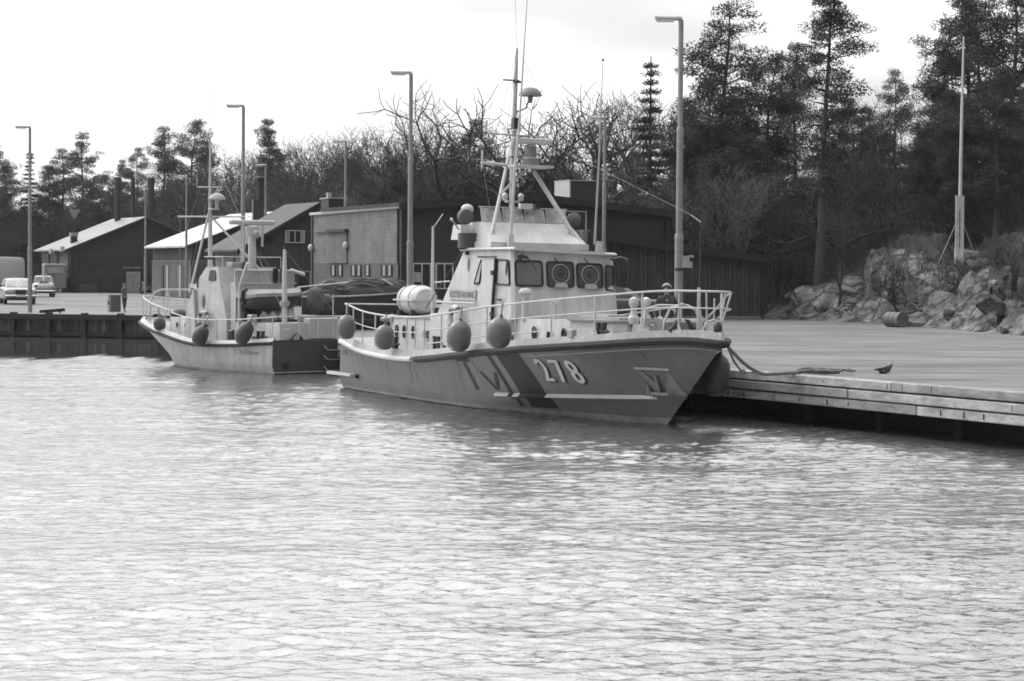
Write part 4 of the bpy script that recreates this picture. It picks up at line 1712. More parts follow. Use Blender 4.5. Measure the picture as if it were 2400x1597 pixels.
# ================================================================== SMALL PATROL BOAT behind
_c = G(637, 879, 0.0)
_f = Vector((-.68, .73, 0)).normalized()
phi1 = math.atan2(_f.y, _f.x)
D = Fr((_c.x, _c.y, 0), phi1)
o1 = D.w(0, -1.5, 0)
D = Fr((o1.x, o1.y, 0), phi1)                     # origin: transom centre at the waterline, x to the bow, y to port
bt = thing('small_patrol_boat', 'smaller white-sided patrol boat seen from astern with dark transom, behind the large one', 'boat', D.o, D.phi)
T1 = ([(0, 1.42), (3, 1.45), (5, 1.05), (6.3, .45), (7.1, 0)],
      [(0, 1.5), (3, 1.56), (5, 1.25), (6.6, .55), (7.45, 0)],
      [(0, .25), (4, .28), (7.45, .42)],
      [(0, 1.48), (2, 1.58), (4.5, 1.55), (6.5, 1.22), (7.8, .72), (8.6, .3), (8.95, 0)],
      [(0, .93), (1.9, .82), (3.8, .80), (5.5, 1.0), (7.5, 1.24), (8.95, 1.36)], 0.0)
h1 = hull_mesh(T1, hullgrey1, bootm, 'hull', bt)
# transom panel, shade put into its dark colour, with exhaust and ladder rungs
trans = mat('shaded_transom_paint', 0.055, 0.5, 0.12, 1.2, streak=0.1, spec=.3)
mb = MB()
mb.prism([(-1.42, .0), (1.42, .0), (1.50, .25), (1.47, .98), (-1.47, .98), (-1.50, .25)], (-.012, 0, 0), (0, 1, 0), (0, 0, 1), (-.03, 0, 0))
tp = mb.build('transom', trans, bt)
MB().tube([(-.02, 1.05, .26), (-.10, 1.05, .26)], .085, 12).build('exhaust_outlet', rubber, tp, True)
MB().tube([(-.05, .95, .27), (-.055, .95, .27)], .1, 12).build('exhaust_rim', darkm, tp, True)
for z in (.80, .52, .20):
    MB().tube([(-.04, -.35, z), (-.14, -.40, z - .1), (-.14, -.48, z - .12), (-.14, -.88, z - .12), (-.14, -.95, z - .1), (-.04, -.95, z)], .014, 5).build('ladder_rung', steel, tp, True)
MB().box((-.06, 0, .06), (.05, 2.9, .03)).build('transom_ledge', steel, tp)
# rubbing strake, gunwale, deck
MB().tube(both(T1, inset=-.02, dz=-.03), .05, 7).build('rubbing_strake', rubber, h1, True)
for s in (-1, 1):
    lo, hi = sheer_pts(T1, inset=0, dz=.02, side=s), sheer_pts(T1, inset=.05, dz=.12, side=s)
    h2, l2 = sheer_pts(T1, inset=.12, dz=.12, side=s), sheer_pts(T1, inset=.12, dz=0, side=s)
    MB().loft([[a, b, c, d] for a, b, c, d in zip(lo, hi, h2, l2)]).build('gunwale', white, h1)
mb = MB()
a = sheer_pts(T1, inset=.1, dz=.06, side=-1)
for p in a:
    mb.v += [p, Vector((p.x, -p.y, p.z))]
mb.f = [(2 * i, 2 * i + 2, 2 * i + 3, 2 * i + 1) for i in range(len(a) - 1)]
mb.build('deck', deckm, bt)
vs, fs = text_tris('T 26 Nilsson', .2)
mb = MB()
w_ = max(v[0] for v in vs)
mb.add([Vector((1.75 - v[0] * 1.15 / w_, hull_y(T1, 1.75 - v[0] * 1.15 / w_, .55 + v[1]) + .008, .55 + v[1])) for v in vs], fs)
mb.build('stern_lettering', mat('faded_lettering', .15, .6, .2, 3), h1)
MB().ball((1.55, hull_y(T1, 1.55, .42) + .0, .42), .045, 8).build('outlet', white_b, h1, True)

# forward trunk
house('trunk_cabin', [(4.4, -1.05), (6.3, -.75), (7.0, -.3), (7.0, .3), (6.3, .75), (4.4, 1.05)], lambda x: smooth_tab(T1[4], x), lambda x: 1.52, offwhite, bt, .06)
for x, y in ((5.1, 1.0), (5.7, .9)):
    MB().ball((x, y - .03, 1.30), 1, 10, (.05, .03, .1)).build('porthole', glass, bt, True)
# wheelhouse with tall tapering side
side = [(4.95, .88), (4.83, 1.80), (4.5, 2.45), (3.85, 3.08), (3.25, 3.08), (3.14, 2.60), (2.74, 1.5), (2.72, .85)]
mb = MB()
mb.loft([[(x, 1.14 - .06 * (z - .9) / 2, z) for x, z in side], [(x, -1.14 + .06 * (z - .9) / 2, z) for x, z in side]])
w1 = mb.build('wheelhouse', offwhite, bt)
# aft cabin wall and the screened upper bridge
MB().box((2.55, -.05, 1.75), (.25, 2.15, 1.75)).build('aft_bulkhead', white, w1)
MB().box((2.40, .40, 1.5), (.05, .7, 1.3)).build('aft_door', midm, w1)
MB().box((2.45, -.05, 2.80), (.05, 2.2, .34)).build('bridge_screen', mat('screen_cloth', .36, .7, .15, 3), w1)
MB().tube([(2.42, 1.05, 2.98), (2.42, -1.15, 2.98)], .03, 6).build('screen_rail', railm, w1)
MB().box((2.42, -.05, 2.60), (.09, 2.25, .05)).build('screen_sill', white_b, w1)
for k in range(6):
    MB().box((2.405, .85 - k * .36, 2.8), (.03, .025, .34)).build('screen_post', railm, w1)
MB().box((2.36, -.38, 2.83), (.14, .09, .45)).build('funnel_pipe', rubber, w1)
MB().box((2.36, -.62, 2.83), (.14, .06, .45)).build('funnel_pipe', rubber, w1)
MB().tube([(2.36, -.95, 3.0), (2.2, -1.35, 2.86)], .055, 6).build('chute', white_b, w1)
# side fittings
MB().ball((3.95, 1.13, 2.05), 1, 10, (.07, .03, .2)).build('vent_slot', midm, w1, True)
MB().tube([(4.35, 1.16, 2.40), (4.22, 1.17, 1.0)], .05, 6).build('side_pipe', steel, w1)
MB().prism(round_poly([(3.32, 2.66), (3.7, 2.66), (3.62, 2.98), (3.36, 2.98)], .06), (0, 1.085, 0), (1, 0, 0), (0, 0, 1), (0, .03, 0)).build('side_window', glass, w1)
MB().box((4.6, .98, 2.5), (.3, .2, .12)).build('roof_ledge', white_b, w1)
MB().tube([(4.28, 1.08, 2.45), (4.28, 1.08, 2.75)], .045, 8).build('lamp', darkm, w1)
MB().box((4.2, .9, 2.72), (.2, .2, .2)).build('lamp_housing', steel, w1)

# mast with dome, yard and legs
m1 = MB().tube([(4.4, .55, 2.5), (4.4, .55, 3.4), (4.42, .55, 5.6), (4.42, .55, 7.05)], [.10, .075, .045, .02], 10).build('mast', railm, bt, True)
MB().tube([(4.42, .55, 7.0), (4.42, .55, 8.6)], .006, 4).build('whip_aerial', steel, m1)
MB().ball((4.4, .55, 3.35), .12, 10, (1, 1, .6)).build('mast_collar', darkm, m1, True)
MB().tube([(4.75, 1.05, 2.3), (4.42, .6, 4.7)], .035, 6).build('mast_leg', railm, m1)
MB().tube([(3.1, -.35, 3.0), (4.35, .5, 4.55)], .035, 6).build('mast_leg', railm, m1)
MB().tube([(5.25, 1.15, 4.6), (3.55, -.10, 4.6)], .025, 6).build('yard', railm, m1)
for p in ((5.2, 1.1), (3.6, -.05)):
    MB().tube([(p[0], p[1], 4.6), (p[0], p[1], 2.8)], .006, 3).build('halyard', steel, m1)
MB().tube([(4.75, .8, 5.75), (4.75, .8, 5.5), (4.12, .32, 5.5), (4.12, .32, 5.75)], .025, 5).build('fork_aerial', railm, m1)
MB().lathe([(.26, 0), (.25, .06), (.18, .14), (.08, .19), (.01, .2)], (4.25, .42, 5.12), 16).build('antenna_dome', mat('dome_light_grey', .3, .4, .1, 3), m1, True)
MB().lathe([(.05, 4.85), (.07, 5.12)], (4.25, .42, 0), 10).box((4.3, .5, 4.83), (.25, .25, .04)).build('dome_bracket', railm, m1)
# radar on its pedestal
rp_ = MB().tube([(3.3, -.20, 3.0), (3.3, -.20, 4.0)], [.13, .11], 12).lathe([(.11, 4.0), (.2, 4.15), (.2, 4.3), (.1, 4.34)], (3.3, -.2, 0), 12).build('radar_pedestal', white, bt, True)
MB().box((3.3, -.20, 4.43), (.16, 1.55, .15), rz=R(-8), bev=.04).build('radar_scanner', white_b, rp_)
MB().ball((3.10, -.18, 4.08), .13, 12).build('searchlight', steel, rp_, True)
MB().box((3.25, .15, 3.75), (.05, .05, 1.2)).box((3.25, -.55, 4.05), (.05, .05, .7)).build('ladder_side', railm, rp_)

# rigging and clutter on the small boat
for a_, b_ in (((4.42, .55, 6.4), (7.9, .1, 1.5)), ((4.42, .55, 6.6), (.2, .9, 1.7)), ((4.42, .55, 5.5), (3.0, -1.0, 2.7)), ((4.42, .55, 5.5), (5.0, 1.1, 2.0)), ((.87, .4, 3.6), (.1, -.9, 1.7))):
    MB().tube([a_, b_], .005, 3).build('stay', steel, bt)
for x, y, z, sz, m_ in ((2.2, .75, 1.62, (.3, .4, .3), darkm), (1.5, 1.1, 1.58, (.25, .2, .22), steel), (.6, -.2, 1.58, (.5, .35, .22), midm), (.45, .75, 1.16, (.4, .3, .3), white_b), (1.1, 1.25, 1.0, (.3, .12, .2), darkm), (2.3, 1.25, 1.05, (.2, .15, .35), darkm), (5.6, .2, 1.6, (.5, .5, .14), white_b), (6.3, -.3, 1.62, (.3, .4, .2), midm), (3.5, .3, 3.15, (.3, .4, .14), steel), (2.9, .4, 3.12, (.12, .12, .25), darkm)):
    MB().box((x, y, z), sz, bev=.02).build('deck_gear', m_, bt)
mb = MB()
for k in range(5):
    mb.tube([(1.5 + .22 * math.cos(a) + .02 * k, .55 + .22 * math.sin(a), 1.49 + .03 * k) for a in [i * .52 for i in range(13)]], .022, 5)
mb.build('rope_coil', rope_m, bt, True)
for y in (1.05, -.1, -1.1):
    MB().tube([(3.05, y, 3.05), (3.05, y, 3.38)], .014, 5).build('roof_rail_post', railm, w1)
MB().tube([(4.0, 1.05, 3.38), (3.05, 1.05, 3.38), (3.05, -1.1, 3.38), (4.0, -1.05, 3.38)], .015, 5).build('roof_rail', railm, w1)

# davit, crane boom and covered winch
MB().tube([(2.2, 1.05, .9), (2.2, 1.05, 2.48), (1.85, 1.02, 3.2)], .05, 7).build('davit', railm, bt, True)
MB().tube([(2.2, 1.05, 1.6), (2.05, .95, 1.3)], .02, 5).build('davit_stay', railm, bt)
bm_ = MB().tube([(.8, .45, 1.0), (.8, .45, 2.1), (.84, .43, 2.8), (.87, .40, 3.60)], [.08, .08, .075, .045], 8).build('crane_post', white_b, bt, True)
MB().tube([(.87, .4, 3.55), (.87, .4, 3.72)], .03, 6).build('crane_tip', darkm, bm_)
MB().lathe([(.14, 1.95), (.16, 2.02), (.14, 2.1)], (.8, .45, 0), 10).build('crane_collar', steel, bm_, True)
house('aft_locker', [(.25, -1.0), (2.6, -1.0), (2.6, 1.05), (.25, 1.05)], .85, 1.46, white, bt, .03)
MB().box((.35, -.55, 1.30), (.3, 1.1, .62), bev=.03).build('stern_box', mat('box_paint', .4, .5, .1, 2), bt)
cvr = MB()
for i in range(7):
    pass
cvr.loft([[(1.2 + r * math.cos(a) * .9, -1.0 + r * math.sin(a) * .8, z) for a in [2 * math.pi * k / 10 for k in range(10)]] for r, z in ((.10, 1.5), (.12, 1.75), (.30, 1.88), (.34, 2.12), (.30, 2.36), (.20, 2.46), (.06, 2.50))])
cvr.build('covered_winch', canvas, bt, True)
cvr = MB()
cvr.loft([[(1.6 + .36 * math.cos(a) * k2, -1.45 + x, 2.05 + .28 * math.sin(a) * k2) for a in [2 * math.pi * k / 10 for k in range(10)]] for x, k2 in ((-.5, .3), (-.3, .9), (.1, 1.0), (.35, .6))])
cvr.build('covered_gear', canvas, bt, True)

# rails
def rail1(dz, xmin, xmax, s):
    return sheer_pts(T1, xmin=xmin, xmax=xmax, inset=.08, dz=dz, side=s)


MB().tube(both(T1, inset=.08, dz=.78, xmin=5.2), .02, 6).build('bow_rail', railm, bt, True)
for s in (-1, 1):
    MB().tube(rail1(.72, None, 5.3, s), .017, 5).build('top_rail', railm, bt, True)
    for x in (.1, .9, 1.8, 2.7, 3.4, 4.1, 4.7, 5.3, 6.1, 6.9, 7.6, 8.3):
        p = hull_pt(T1, x / 8.95, 2.0)
        MB().tube([(p.x, s * max(0, p.y - .08), p.z + .08), (p.x, s * max(0, p.y - .08), p.z + (.75 if x < 5.3 else .78))], .014, 5).build('stanchion', railm, bt)
MB().tube([(.05, 1.4, 1.66), (.05, -1.4, 1.66)], .016, 5).build('stern_rail', railm, bt)
for y in (.5, -.2, -.75):
    MB().tube([(.05, y, 1.0), (.05, y, 1.66 if y > -.5 else 2.3)], .018, 5).build('stern_post', railm, bt)
# pulpit hoop at the bow
MB().tube([(7.3, .85, 1.25), (7.2, .82, 2.0), (7.1, .75, 2.28), (7.0, .55, 2.36), (6.8, -.4, 2.36), (6.75, -.7, 2.25), (6.7, -.8, 1.2)], .03, 7).build('pulpit_hoop', railm, bt, True)
MB().tube([(7.0, .4, 1.5), (6.95, .3, 2.36)], .02, 5).build('pulpit_post', railm, bt)
MB().ball((6.6, .2, 1.62), .3, 12, (1, 1, .55)).build('rope_heap', darkm, bt, True)
bitts(.75, 1.35, .90, bt)
mb = MB()
for s in (-1, 1):
    mb.tube([(.1, .55 + .2 * s, .98), (.1, .55 + .14 * s, 1.06), (.1, .55 + .07 * s, 1.15), (.1, .55 + .02 * s, 1.17)], [.06, .045, .03, .015], 7)
mb.build('fairlead', darkm, bt, True)

# fenders and lifebuoy on the small boat
gS = 'fenders hung along the small boat'
def fend1(px, py, Y, r, l, tilt, label):
    q = D.onY(px, py, Y)
    t = fender(D.w(q.x, q.y, q.z), r, l, tilt, label, gS, mat('dark_fender_vinyl', .045, .5, .25, 3))
    t.rotation_euler = (tilt[0], tilt[1], D.phi)


fend1(374, 759, 1.30, .19, .42, (0, R(10), 0), 'small dark round fender near the bow of the small boat')
fend1(470, 787, 1.80, .23, .62, (R(5), R(-28), 0), 'dark fender hanging below the lifebuoy of the small boat')
fend1(573, 781, 1.80, .23, .72, (R(5), R(-34), 0), 'dark slanting fender hanging amidships on the small boat, nearest its transom')
lifebuoy(D.w(3.75, 1.25, 1.5), D.phi, .23, 'weathered lifebuoy on the wheelhouse side of the small boat', tilt=R(4))

# covered dinghy across the small boat's aft deck
dg = thing('dinghy', 'dinghy under a pale canvas cover lying across the small boat behind its wheelhouse', 'dinghy', D.w(2.0, .05, 1.5), D.phi)
mb = MB()
rings = []
for y, w, zl, zt in ((1.02, .25, .50, .74), (.9, .48, .38, .78), (.4, .58, .28, .80), (-.3, .55, .30, .80), (-.75, .36, .40, .82), (-1.0, .12, .58, .86)):
    rings.append([(-w, y, zt), (-w * .92, y, zt - .18), (-w * .45, y, zl), (w * .45, y, zl), (w * .92, y, zt - .18), (w, y, zt)])
mb.loft(rings)
mb.build('dinghy_hull', mat('dark_dinghy_hull', .05, .5, .2, 2), dg, True)
mb = MB()
mb.loft([[(-r[0][0] * s_ * 1.06 if False else p[0] * 1.07, p[1] * 1.03, p[2] + .02 + dzz) for p, dzz in zip(((r[0][0], r[0][1], r[0][2] - .1), r[0], (r[0][0] * .4, r[0][1], r[0][2] + .1), (r[5][0] * .4, r[5][1], r[5][2] + .1), r[5], (r[5][0], r[5][1], r[5][2] - .1)), (0,) * 6)] for r in rings for s_ in (1,)])
mb.build('canvas_cover', canvas_l, dg, True)
MB().tube([(-.1, 1.0, .5), (-.1, 1.12, .62), (-.1, 1.1, .85), (-.1, .95, .9)], .06, 8).build('bow_fender', rubber, dg, True)
for k in range(4):
    MB().box((-.35, .5 - .33 * k, .12), (.05, .26, .22), rot=Matrix.Rotation(R(35), 3, 'X')).build('chock', white_b, dg)
MB().box((-.3, -.1, .0), (.3, 1.9, .08)).build('cradle', darkm, dg)

# ================================================================== COVERED BOAT LAID UP ON THE QUAY
q = P(828, 735, 74.0)
lb = thing('laid_up_boat', 'dark-hulled motorboat under a grey tarpaulin standing on the quay behind the boats', 'boat', (q.x, q.y, 1.0), R(6))
TL = ([(-1.75, .55), (0, .62), (1.2, .4), (1.7, 0)], [(-1.75, .68), (0, .75), (1.2, .5), (1.9, 0)], [(-1.75, .35), (1.9, .45)],
      [(-1.75, .75), (0, .85), (1.2, .62), (1.8, .3), (2.1, 0)], [(-1.75, .82), (0, .86), (2.1, 1.0)], -1.75)
lho = hull_mesh(TL, mat('laid_up_hull', .035, .4, .2, 2), mat('laid_up_hull_low', .08, .5, .2, 2), 'hull', lb)
lho.location = (0, 0, .28)
MB().tube([p + Vector((0, 0, .28)) for p in both(TL, inset=-.01, dz=0)], .03, 6).build('gunwale', steel, lb, True)
mb = MB()
rings = []
for x, h, w in ((-1.75, .10, .7), (-1.45, .2, .72), (-.95, .52, .64), (-.68, .56, .6), (-.5, .40, .62), (-.28, .38, .64), (-.08, .56, .64), (.3, .60, .66), (.8, .60, .62), (.92, .50, .6), (1.05, .58, .56), (1.45, .58, .5), (1.75, .50, .34), (1.95, .15, .12)):
    pts = []
    for k in range(17):
        a = math.pi * k / 16
        cr_ = 1 + .10 * math.sin(k * 2.9 + x * 4.1) * math.sin(a) + .05 * math.sin(k * 1.3 - x * 7)
        pts.append((x + .03 * math.sin(k * 1.7), w * cr_ * math.copysign(abs(math.cos(a))**.6, math.cos(a)), 1.13 + h * cr_ * max(0, math.sin(a))**.7))
    rings.append(pts)
mb.loft(rings)
mb.build('tarpaulin', canvas, lb)
MB().tube([(-1.9, -.7, 1.42), (-.2, -.78, 1.6)], .025, 5).build('cover_pole', railm, lb)
MB().tube([(.95, -.62, 1.72), (1.3, -.64, 1.52)], .03, 5).build('lashing', railm, lb)
for x in (-1.1, .9):
    MB().box((x, 0, .2), (.15, 1.2, .4)).build('trestle', tarry, lb)

# ================================================================== LAMP POSTS
def lamp_proto():
    t = thing('street_lamp', 'x', 'lamp post', (0, 0, 0), 0, 'lamp posts around the harbour')
    MB().tube([(0, 0, 0), (0, 0, 2.9)], .105, 10).build('lower_tube', polem, t, True)
    MB().tube([(0, 0, 2.9), (0, 0, 5.6)], .082, 10).build('middle_tube', polem, t, True)
    MB().tube([(0, 0, 5.6), (0, 0, 8.36)], .064, 10).build('upper_tube', polem, t, True)
    MB().lathe([(.11, 2.82), (.11, 2.92), (.085, 2.98)], (0, 0, 0), 10).build('collar', polem, t, True)
    MB().lathe([(.086, 5.54), (.086, 5.62), (.066, 5.68)], (0, 0, 0), 10).build('collar', polem, t, True)
    h = MB().box((-.30, 0, 8.40), (.66, .17, .10), bev=.03).build('lamp_head', mat('lamp_head_grey', .42, .4, .15, 3), t)
    MB().box((-.40, 0, 8.335), (.40, .13, .05), taper=1.2).build('lamp_glass', mat('lamp_glass_white', .6, .2, .05, 3), h)
    MB().box((-.63, 0, 8.41), (.06, .14, .08)).build('sunlit_end', white_b, h)  # white piece stands in for light on the head's left end
    return t


lp = lamp_proto()
LAMPS = [((4.2, 55.0), 1.0, 'tall lamp post nearest, standing on the quay behind the bow of the large boat', 0),
         ((-3.32, 70.5), 1.0, 'tall lamp post rising behind the white raft canister', 0),
         ((-10.55, 85.2), 1.0, 'tall lamp post rising behind the radar of the small boat', 0),
         ((-21.9, 98.8), 1.0, 'lamp post at the far left in front of the pale parked car', 0),
         ((3.78, 90.3), 1.0, 'thin lamp post in front of the dark shed to the right of the tripod mast', -.2),
         ((-8.3, 108.0), 1.0, 'thin lamp post in front of the pale brick wall', -.25),
         ((-15.1, 133.0), 1.0, 'thin lamp post beside the black chimney stack', -.25),
         ((-22.4, 149.5), 1.0, 'thin lamp post between the dark gabled house and the small boat mast', -.3),
         ((-28.5, 169.0), 1.0, 'smallest and farthest lamp post in front of the dark gabled house', -.3)]
for i, ((x, y), s, lab, rz) in enumerate(LAMPS):
    o = lp if i == 0 else copy_tree(lp)
    o.location = (x, y, 1.0)
    o.rotation_euler = (0, 0, rz)
    o['label'] = lab
mb = MB()
mb.box((.16, 0, 2.28), (.2, .14, .30)).box((.30, 0, 2.42), (.14, .12, .06)).box((.28, 0, 2.2), (.12, .12, .16))
mb.build('switch_box', steel, lp)
MB().lathe([(.115, 2.05), (.115, 2.12)], (0, 0, 0), 10).build('pole_band', darkm, lp)

# flagpole on the knoll
q = P(2249, 549, 88.0)
gz = rock_h(q.x, q.y)
fl = thing('flagpole', 'tall white flagpole with boxed foot and guy wires on the rocky knoll', 'flagpole', (q.x, q.y, gz + .55))
MB().tube([(0, 0, 1.8), (0.02, 0, 5.5), (.06, 0, 8.75)], [.075, .06, .035], 8).build('pole', mat('flagpole_paint', .5, .5, .15, 2, streak=.2), fl, True)
fwood = mat('flagpole_foot', .42, .6, .3, 2, streak=.35)
MB().box((-.10, 0, 1.1), (.13, .16, 2.5)).build('foot_board', fwood, fl)
MB().box((.09, 0, 1.15), (.13, .16, 2.4)).build('foot_board', fwood, fl)
MB().box((0, 0, -.55), (.34, .3, 1.6)).build('foot_block', fwood, fl)
for x in (-1.0, 1.0):
    MB().tube([(.1 * x, 0, 1.35), (1.0 * x, .3, -.9)], .018, 4).build('guy_wire', steel, fl)

# ================================================================== BUILDINGS
dark_clad = mat('dark_cladding', 0.026, 0.6, 0.25, 0.8, streak=.15)
dark_board = mat('dark_vertical_board', 0.042, 0.6, 0.25, 1.5, streak=.2)
dark_board2 = mat('darker_vertical_board', 0.030, 0.6, 0.25, 1.5, streak=.2)
trim_d = mat('black_trim', 0.012, 0.6, 0.2, 2)
roof_d = mat('dark_roofing', 0.03, 0.8, 0.3, 1.0, bump=.02)
roof_l = mat('pale_metal_roof', 0.19, 0.42, 0.12, 0.8, streak=.1)
roof_ll = mat('bright_metal_roof', 0.42, 0.38, 0.10, 0.8)
grey_wall = mat('grey_plank_wall', 0.05, 0.8, 0.2, 1.0, streak=.2)
frame_w = mat('white_frame', 0.5, 0.5, 0.1, 4)
house_glass = glass_mat('house_glass', .03, .08, .6)
curtain = mat('curtain_cloth', 0.30, .9, .15, 6, streak=.2)


def gwindow(parent, x, z, w, h, y=0.0, panes=2, m=frame_w, cur=True, gl=house_glass):
    """window on a front at y (front faces -y)"""
    b = .05
    mb = MB()
    frame_ring(mb, [(-w / 2, -h / 2), (w / 2, -h / 2), (w / 2, h / 2), (-w / 2, h / 2)],
               [(-w / 2 + b, -h / 2 + b), (w / 2 - b, -h / 2 + b), (w / 2 - b, h / 2 - b), (-w / 2 + b, h / 2 - b)],
               (x, y - .06, z), (1, 0, 0), (0, 0, 1), (0, .07, 0))
    f = mb.build('window', m, parent)
    pw = (w - 2 * b) / panes
    for k in range(panes):
        MB().box((x - w / 2 + b + pw * (k + .5), y - .015, z), (pw - .03, .02, h - 2 * b)).build('pane', gl, f)
        if k:
            MB().box((x - w / 2 + b + pw * k, y - .04, z), (.04, .04, h - 2 * b)).build('mullion', m, f)
        if cur:
            sx = -1 if k == 0 else 1
            MB().box((x - w / 2 + b + pw * (k + .5) + sx * pw * .28, y - .032, z), (pw * .36, .012, h - 2 * b - .02)).build('curtain', curtain, f)
    return f


# ---- the big dark shed with its lean-to
e_ = Vector((math.cos(TH), math.sin(TH), 0))
Rr = G(1783, 747)
kx = (940 - PW / 2) / F_PX
# corner on the facade line seen at picture column 940
tt = (Rr.x - kx * Rr.y) / (e_.x - kx * e_.y)
K = Rr - e_ * tt
S = Fr((K.x, K.y, 0), TH)
shed = thing('dark_shed', 'long low dark clad shed with shallow gable and lean-to behind the large boat', 'building', (K.x, K.y, 0), TH)


def sx(px, py, Y=0.0):
    q = S.onY(px, py, Y)
    return q.x, q.z


pk = sx(1250, 462)
le = sx(943, 484)
re_ = sx(1570, 503)
DEP = 9.3
mb = MB()
gpoly = [(0.0, .98), (re_[0], .98), (re_[0], re_[1] - .0), (pk[0], pk[1]), (0.0, le[1])]
mb.prism(gpoly, (0, 0, 0), (1, 0, 0), (0, 0, 1), (0, DEP, 0))
mb.build('wall', dark_clad, shed)
# roof slabs with black verge
def slab(a, b, y0, y1, th, m, parent, name='roof'):
    (xa, za), (xb, zb) = a, b
    mb = MB()
    mb.prism([(xa, za), (xb, zb), (xb, zb + th), (xa, za + th)], (0, y0, 0), (1, 0, 0), (0, 0, 1), (0, y1 - y0, 0))
    return mb.build(name, m, parent)


slab((-.25, le[1] + .0), pk, -.35, DEP + .3, .14, roof_d, shed)
slab(pk, (re_[0] + .25, re_[1] + .0), -.35, DEP + .3, .14, roof_d, shed)
slab((-.25, le[1] - .16), (pk[0], pk[1] - .16), -.37, -.30, .30, trim_d, shed, 'verge_board')
slab((pk[0], pk[1] - .16), (re_[0] + .25, re_[1] - .16), -.37, -.30, .30, trim_d, shed, 'verge_board')
MB().box((re_[0] - .1, -.05, (re_[1] + 1) / 2), (.3, .12, re_[1] - 1)).build('corner_board', trim_d, shed)
MB().box((.12, -.05, (le[1] + 1) / 2), (.34, .12, le[1] - 1)).build('corner_board', trim_d, shed)
MB().box((.42, -.06, le[1] - 1.6), (.07, .06, 2.6)).build('downpipe', steel, shed)
# lean-to in front, boards one by one
la, lz = sx(1395, 553, -1.2)
lb_, lz2 = sx(1785, 606, -1.2)
YL = -1.2
n = int((lb_ - la) / .205)
bw = (lb_ - la) / n
top = lambda x: lz + (lz2 - lz) * (x - la) / (lb_ - la) - .12
for i in range(n):
    x = la + (i + .5) * bw
    h = top(x) - .99
    MB().box((x, YL + (.012 if i % 2 else 0), .99 + h / 2), (bw - .022, .05, h)).build('cladding_board', dark_board if i % 3 else dark_board2, shed)
mb = MB()
mb.prism([(la, .98), (lb_, .98), (lb_, top(lb_)), (la, top(la))], (0, YL + .04, 0), (1, 0, 0), (0, 0, 1), (0, 5.0, 0))
mb.build('lean_to_wall', trim_d, shed)
slab((la - .2, lz - .12), (lb_ + .35, lz2 - .16), YL - .35, YL + 5.2, .22, roof_d, shed, 'lean_to_roof')
slab((la - .2, lz - .2), (lb_ + .35, lz2 - .24), YL - .4, YL - .33, .30, trim_d, shed, 'verge_board')
MB().box((lb_ + .02, YL - .01, (1 + lz2) / 2 - .1), (.18, .1, lz2 - 1.1)).build('corner_board', trim_d, shed)
MB().box(((la + lb_) / 2, YL - .03, 1.07), (lb_ - la, .06, .14)).build('plinth', midm, shed)
# roof box
b0 = S.onY(1335, 470, 1.5)
b1 = S.onY(1394, 423, 1.5)
MB().box(((b0.x + b1.x) / 2, 2.2, (b0.z + b1.z) / 2 - .2), (b1.x - b0.x, 1.5, b1.z - b0.z + .3)).build('roof_box', dark_clad, shed)
MB().box((b0.x - .01, 2.2, (b0.z + b1.z) / 2 + .05), (.06, 1.52, b1.z - b0.z - .1)).build('roof_box_side', roof_ll, shed)
MB().box(((b0.x + b1.x) / 2, 2.2, b1.z - .03), (b1.x - b0.x + .1, 1.6, .05)).build('roof_box_cap', steel, shed)
# front openings
for px0, px1, py0, py1 in ((966, 1010, 617, 676), (1020, 1062, 617, 678), (1322, 1374, 495, 545)):
    a = sx(px0, py1)
    c = sx(px1, py0)
    gwindow(shed, (a[0] + c[0]) / 2, (a[1] + c[1]) / 2, c[0] - a[0], c[1] - a[1], 0.0, 2 if px0 < 1300 else 1, cur=False)
wb = sx(977, 650)
MB().box((wb[0], -.12, wb[1]), (.3, .2, .4)).build('wall_lamp', steel, shed)

# ---- pale brick side wall of the shed, facing the light (left)
bm_ = bpy.data.materials.new('painted_brick')
bm_.use_nodes = True
nt = bm_.node_tree
bs = nt.nodes['Principled BSDF']
tc = nt.nodes.new('ShaderNodeTexCoord')
mpn = nt.nodes.new('ShaderNodeMapping')
mpn.inputs['Rotation'].default_value = (R(90), 0, 0)
mpn.inputs['Rotation'].default_value = (0, R(90), R(90))
nt.links.new(tc.outputs['Object'], mpn.inputs[0])
br = nt.nodes.new('ShaderNodeTexBrick')
br.inputs['Color1'].default_value = (.19, .19, .19, 1)
br.inputs['Color2'].default_value = (.15, .15, .15, 1)
br.inputs['Mortar'].default_value = (.10, .10, .10, 1)
br.inputs['Scale'].default_value = 1.0
br.inputs['Mortar Size'].default_value = 0.012
br.inputs['Brick Width'].default_value = 0.26
br.inputs['Row Height'].default_value = 0.085
sp = nt.nodes.new('ShaderNodeSeparateXYZ')
cb_ = nt.nodes.new('ShaderNodeCombineXYZ')
nt.links.new(tc.outputs['Object'], sp.inputs[0])
nt.links.new(sp.outputs['Y'], cb_.inputs['X'])
nt.links.new(sp.outputs['Z'], cb_.inputs['Y'])
nt.links.new(cb_.outputs[0], br.inputs['Vector'])
nz_ = nt.nodes.new('ShaderNodeTexNoise')
nz_.inputs['Scale'].default_value = 1.2
nz_.inputs['Detail'].default_value = 5
mx = nt.nodes.new('ShaderNodeMapRange')
mx.inputs['From Min'].default_value = .3
mx.inputs['From Max'].default_value = .7
mx.inputs['To Min'].default_value = .75
mx.inputs['To Max'].default_value = 1.2
nt.links.new(tc.outputs['Object'], nz_.inputs['Vector'])
nt.links.new(nz_.outputs['Fac'], mx.inputs['Value'])
vm = nt.nodes.new('ShaderNodeVectorMath')
vm.operation = 'SCALE'
nt.links.new(br.outputs['Color'], vm.inputs[0])
nt.links.new(mx.outputs[0], vm.inputs['Scale'])
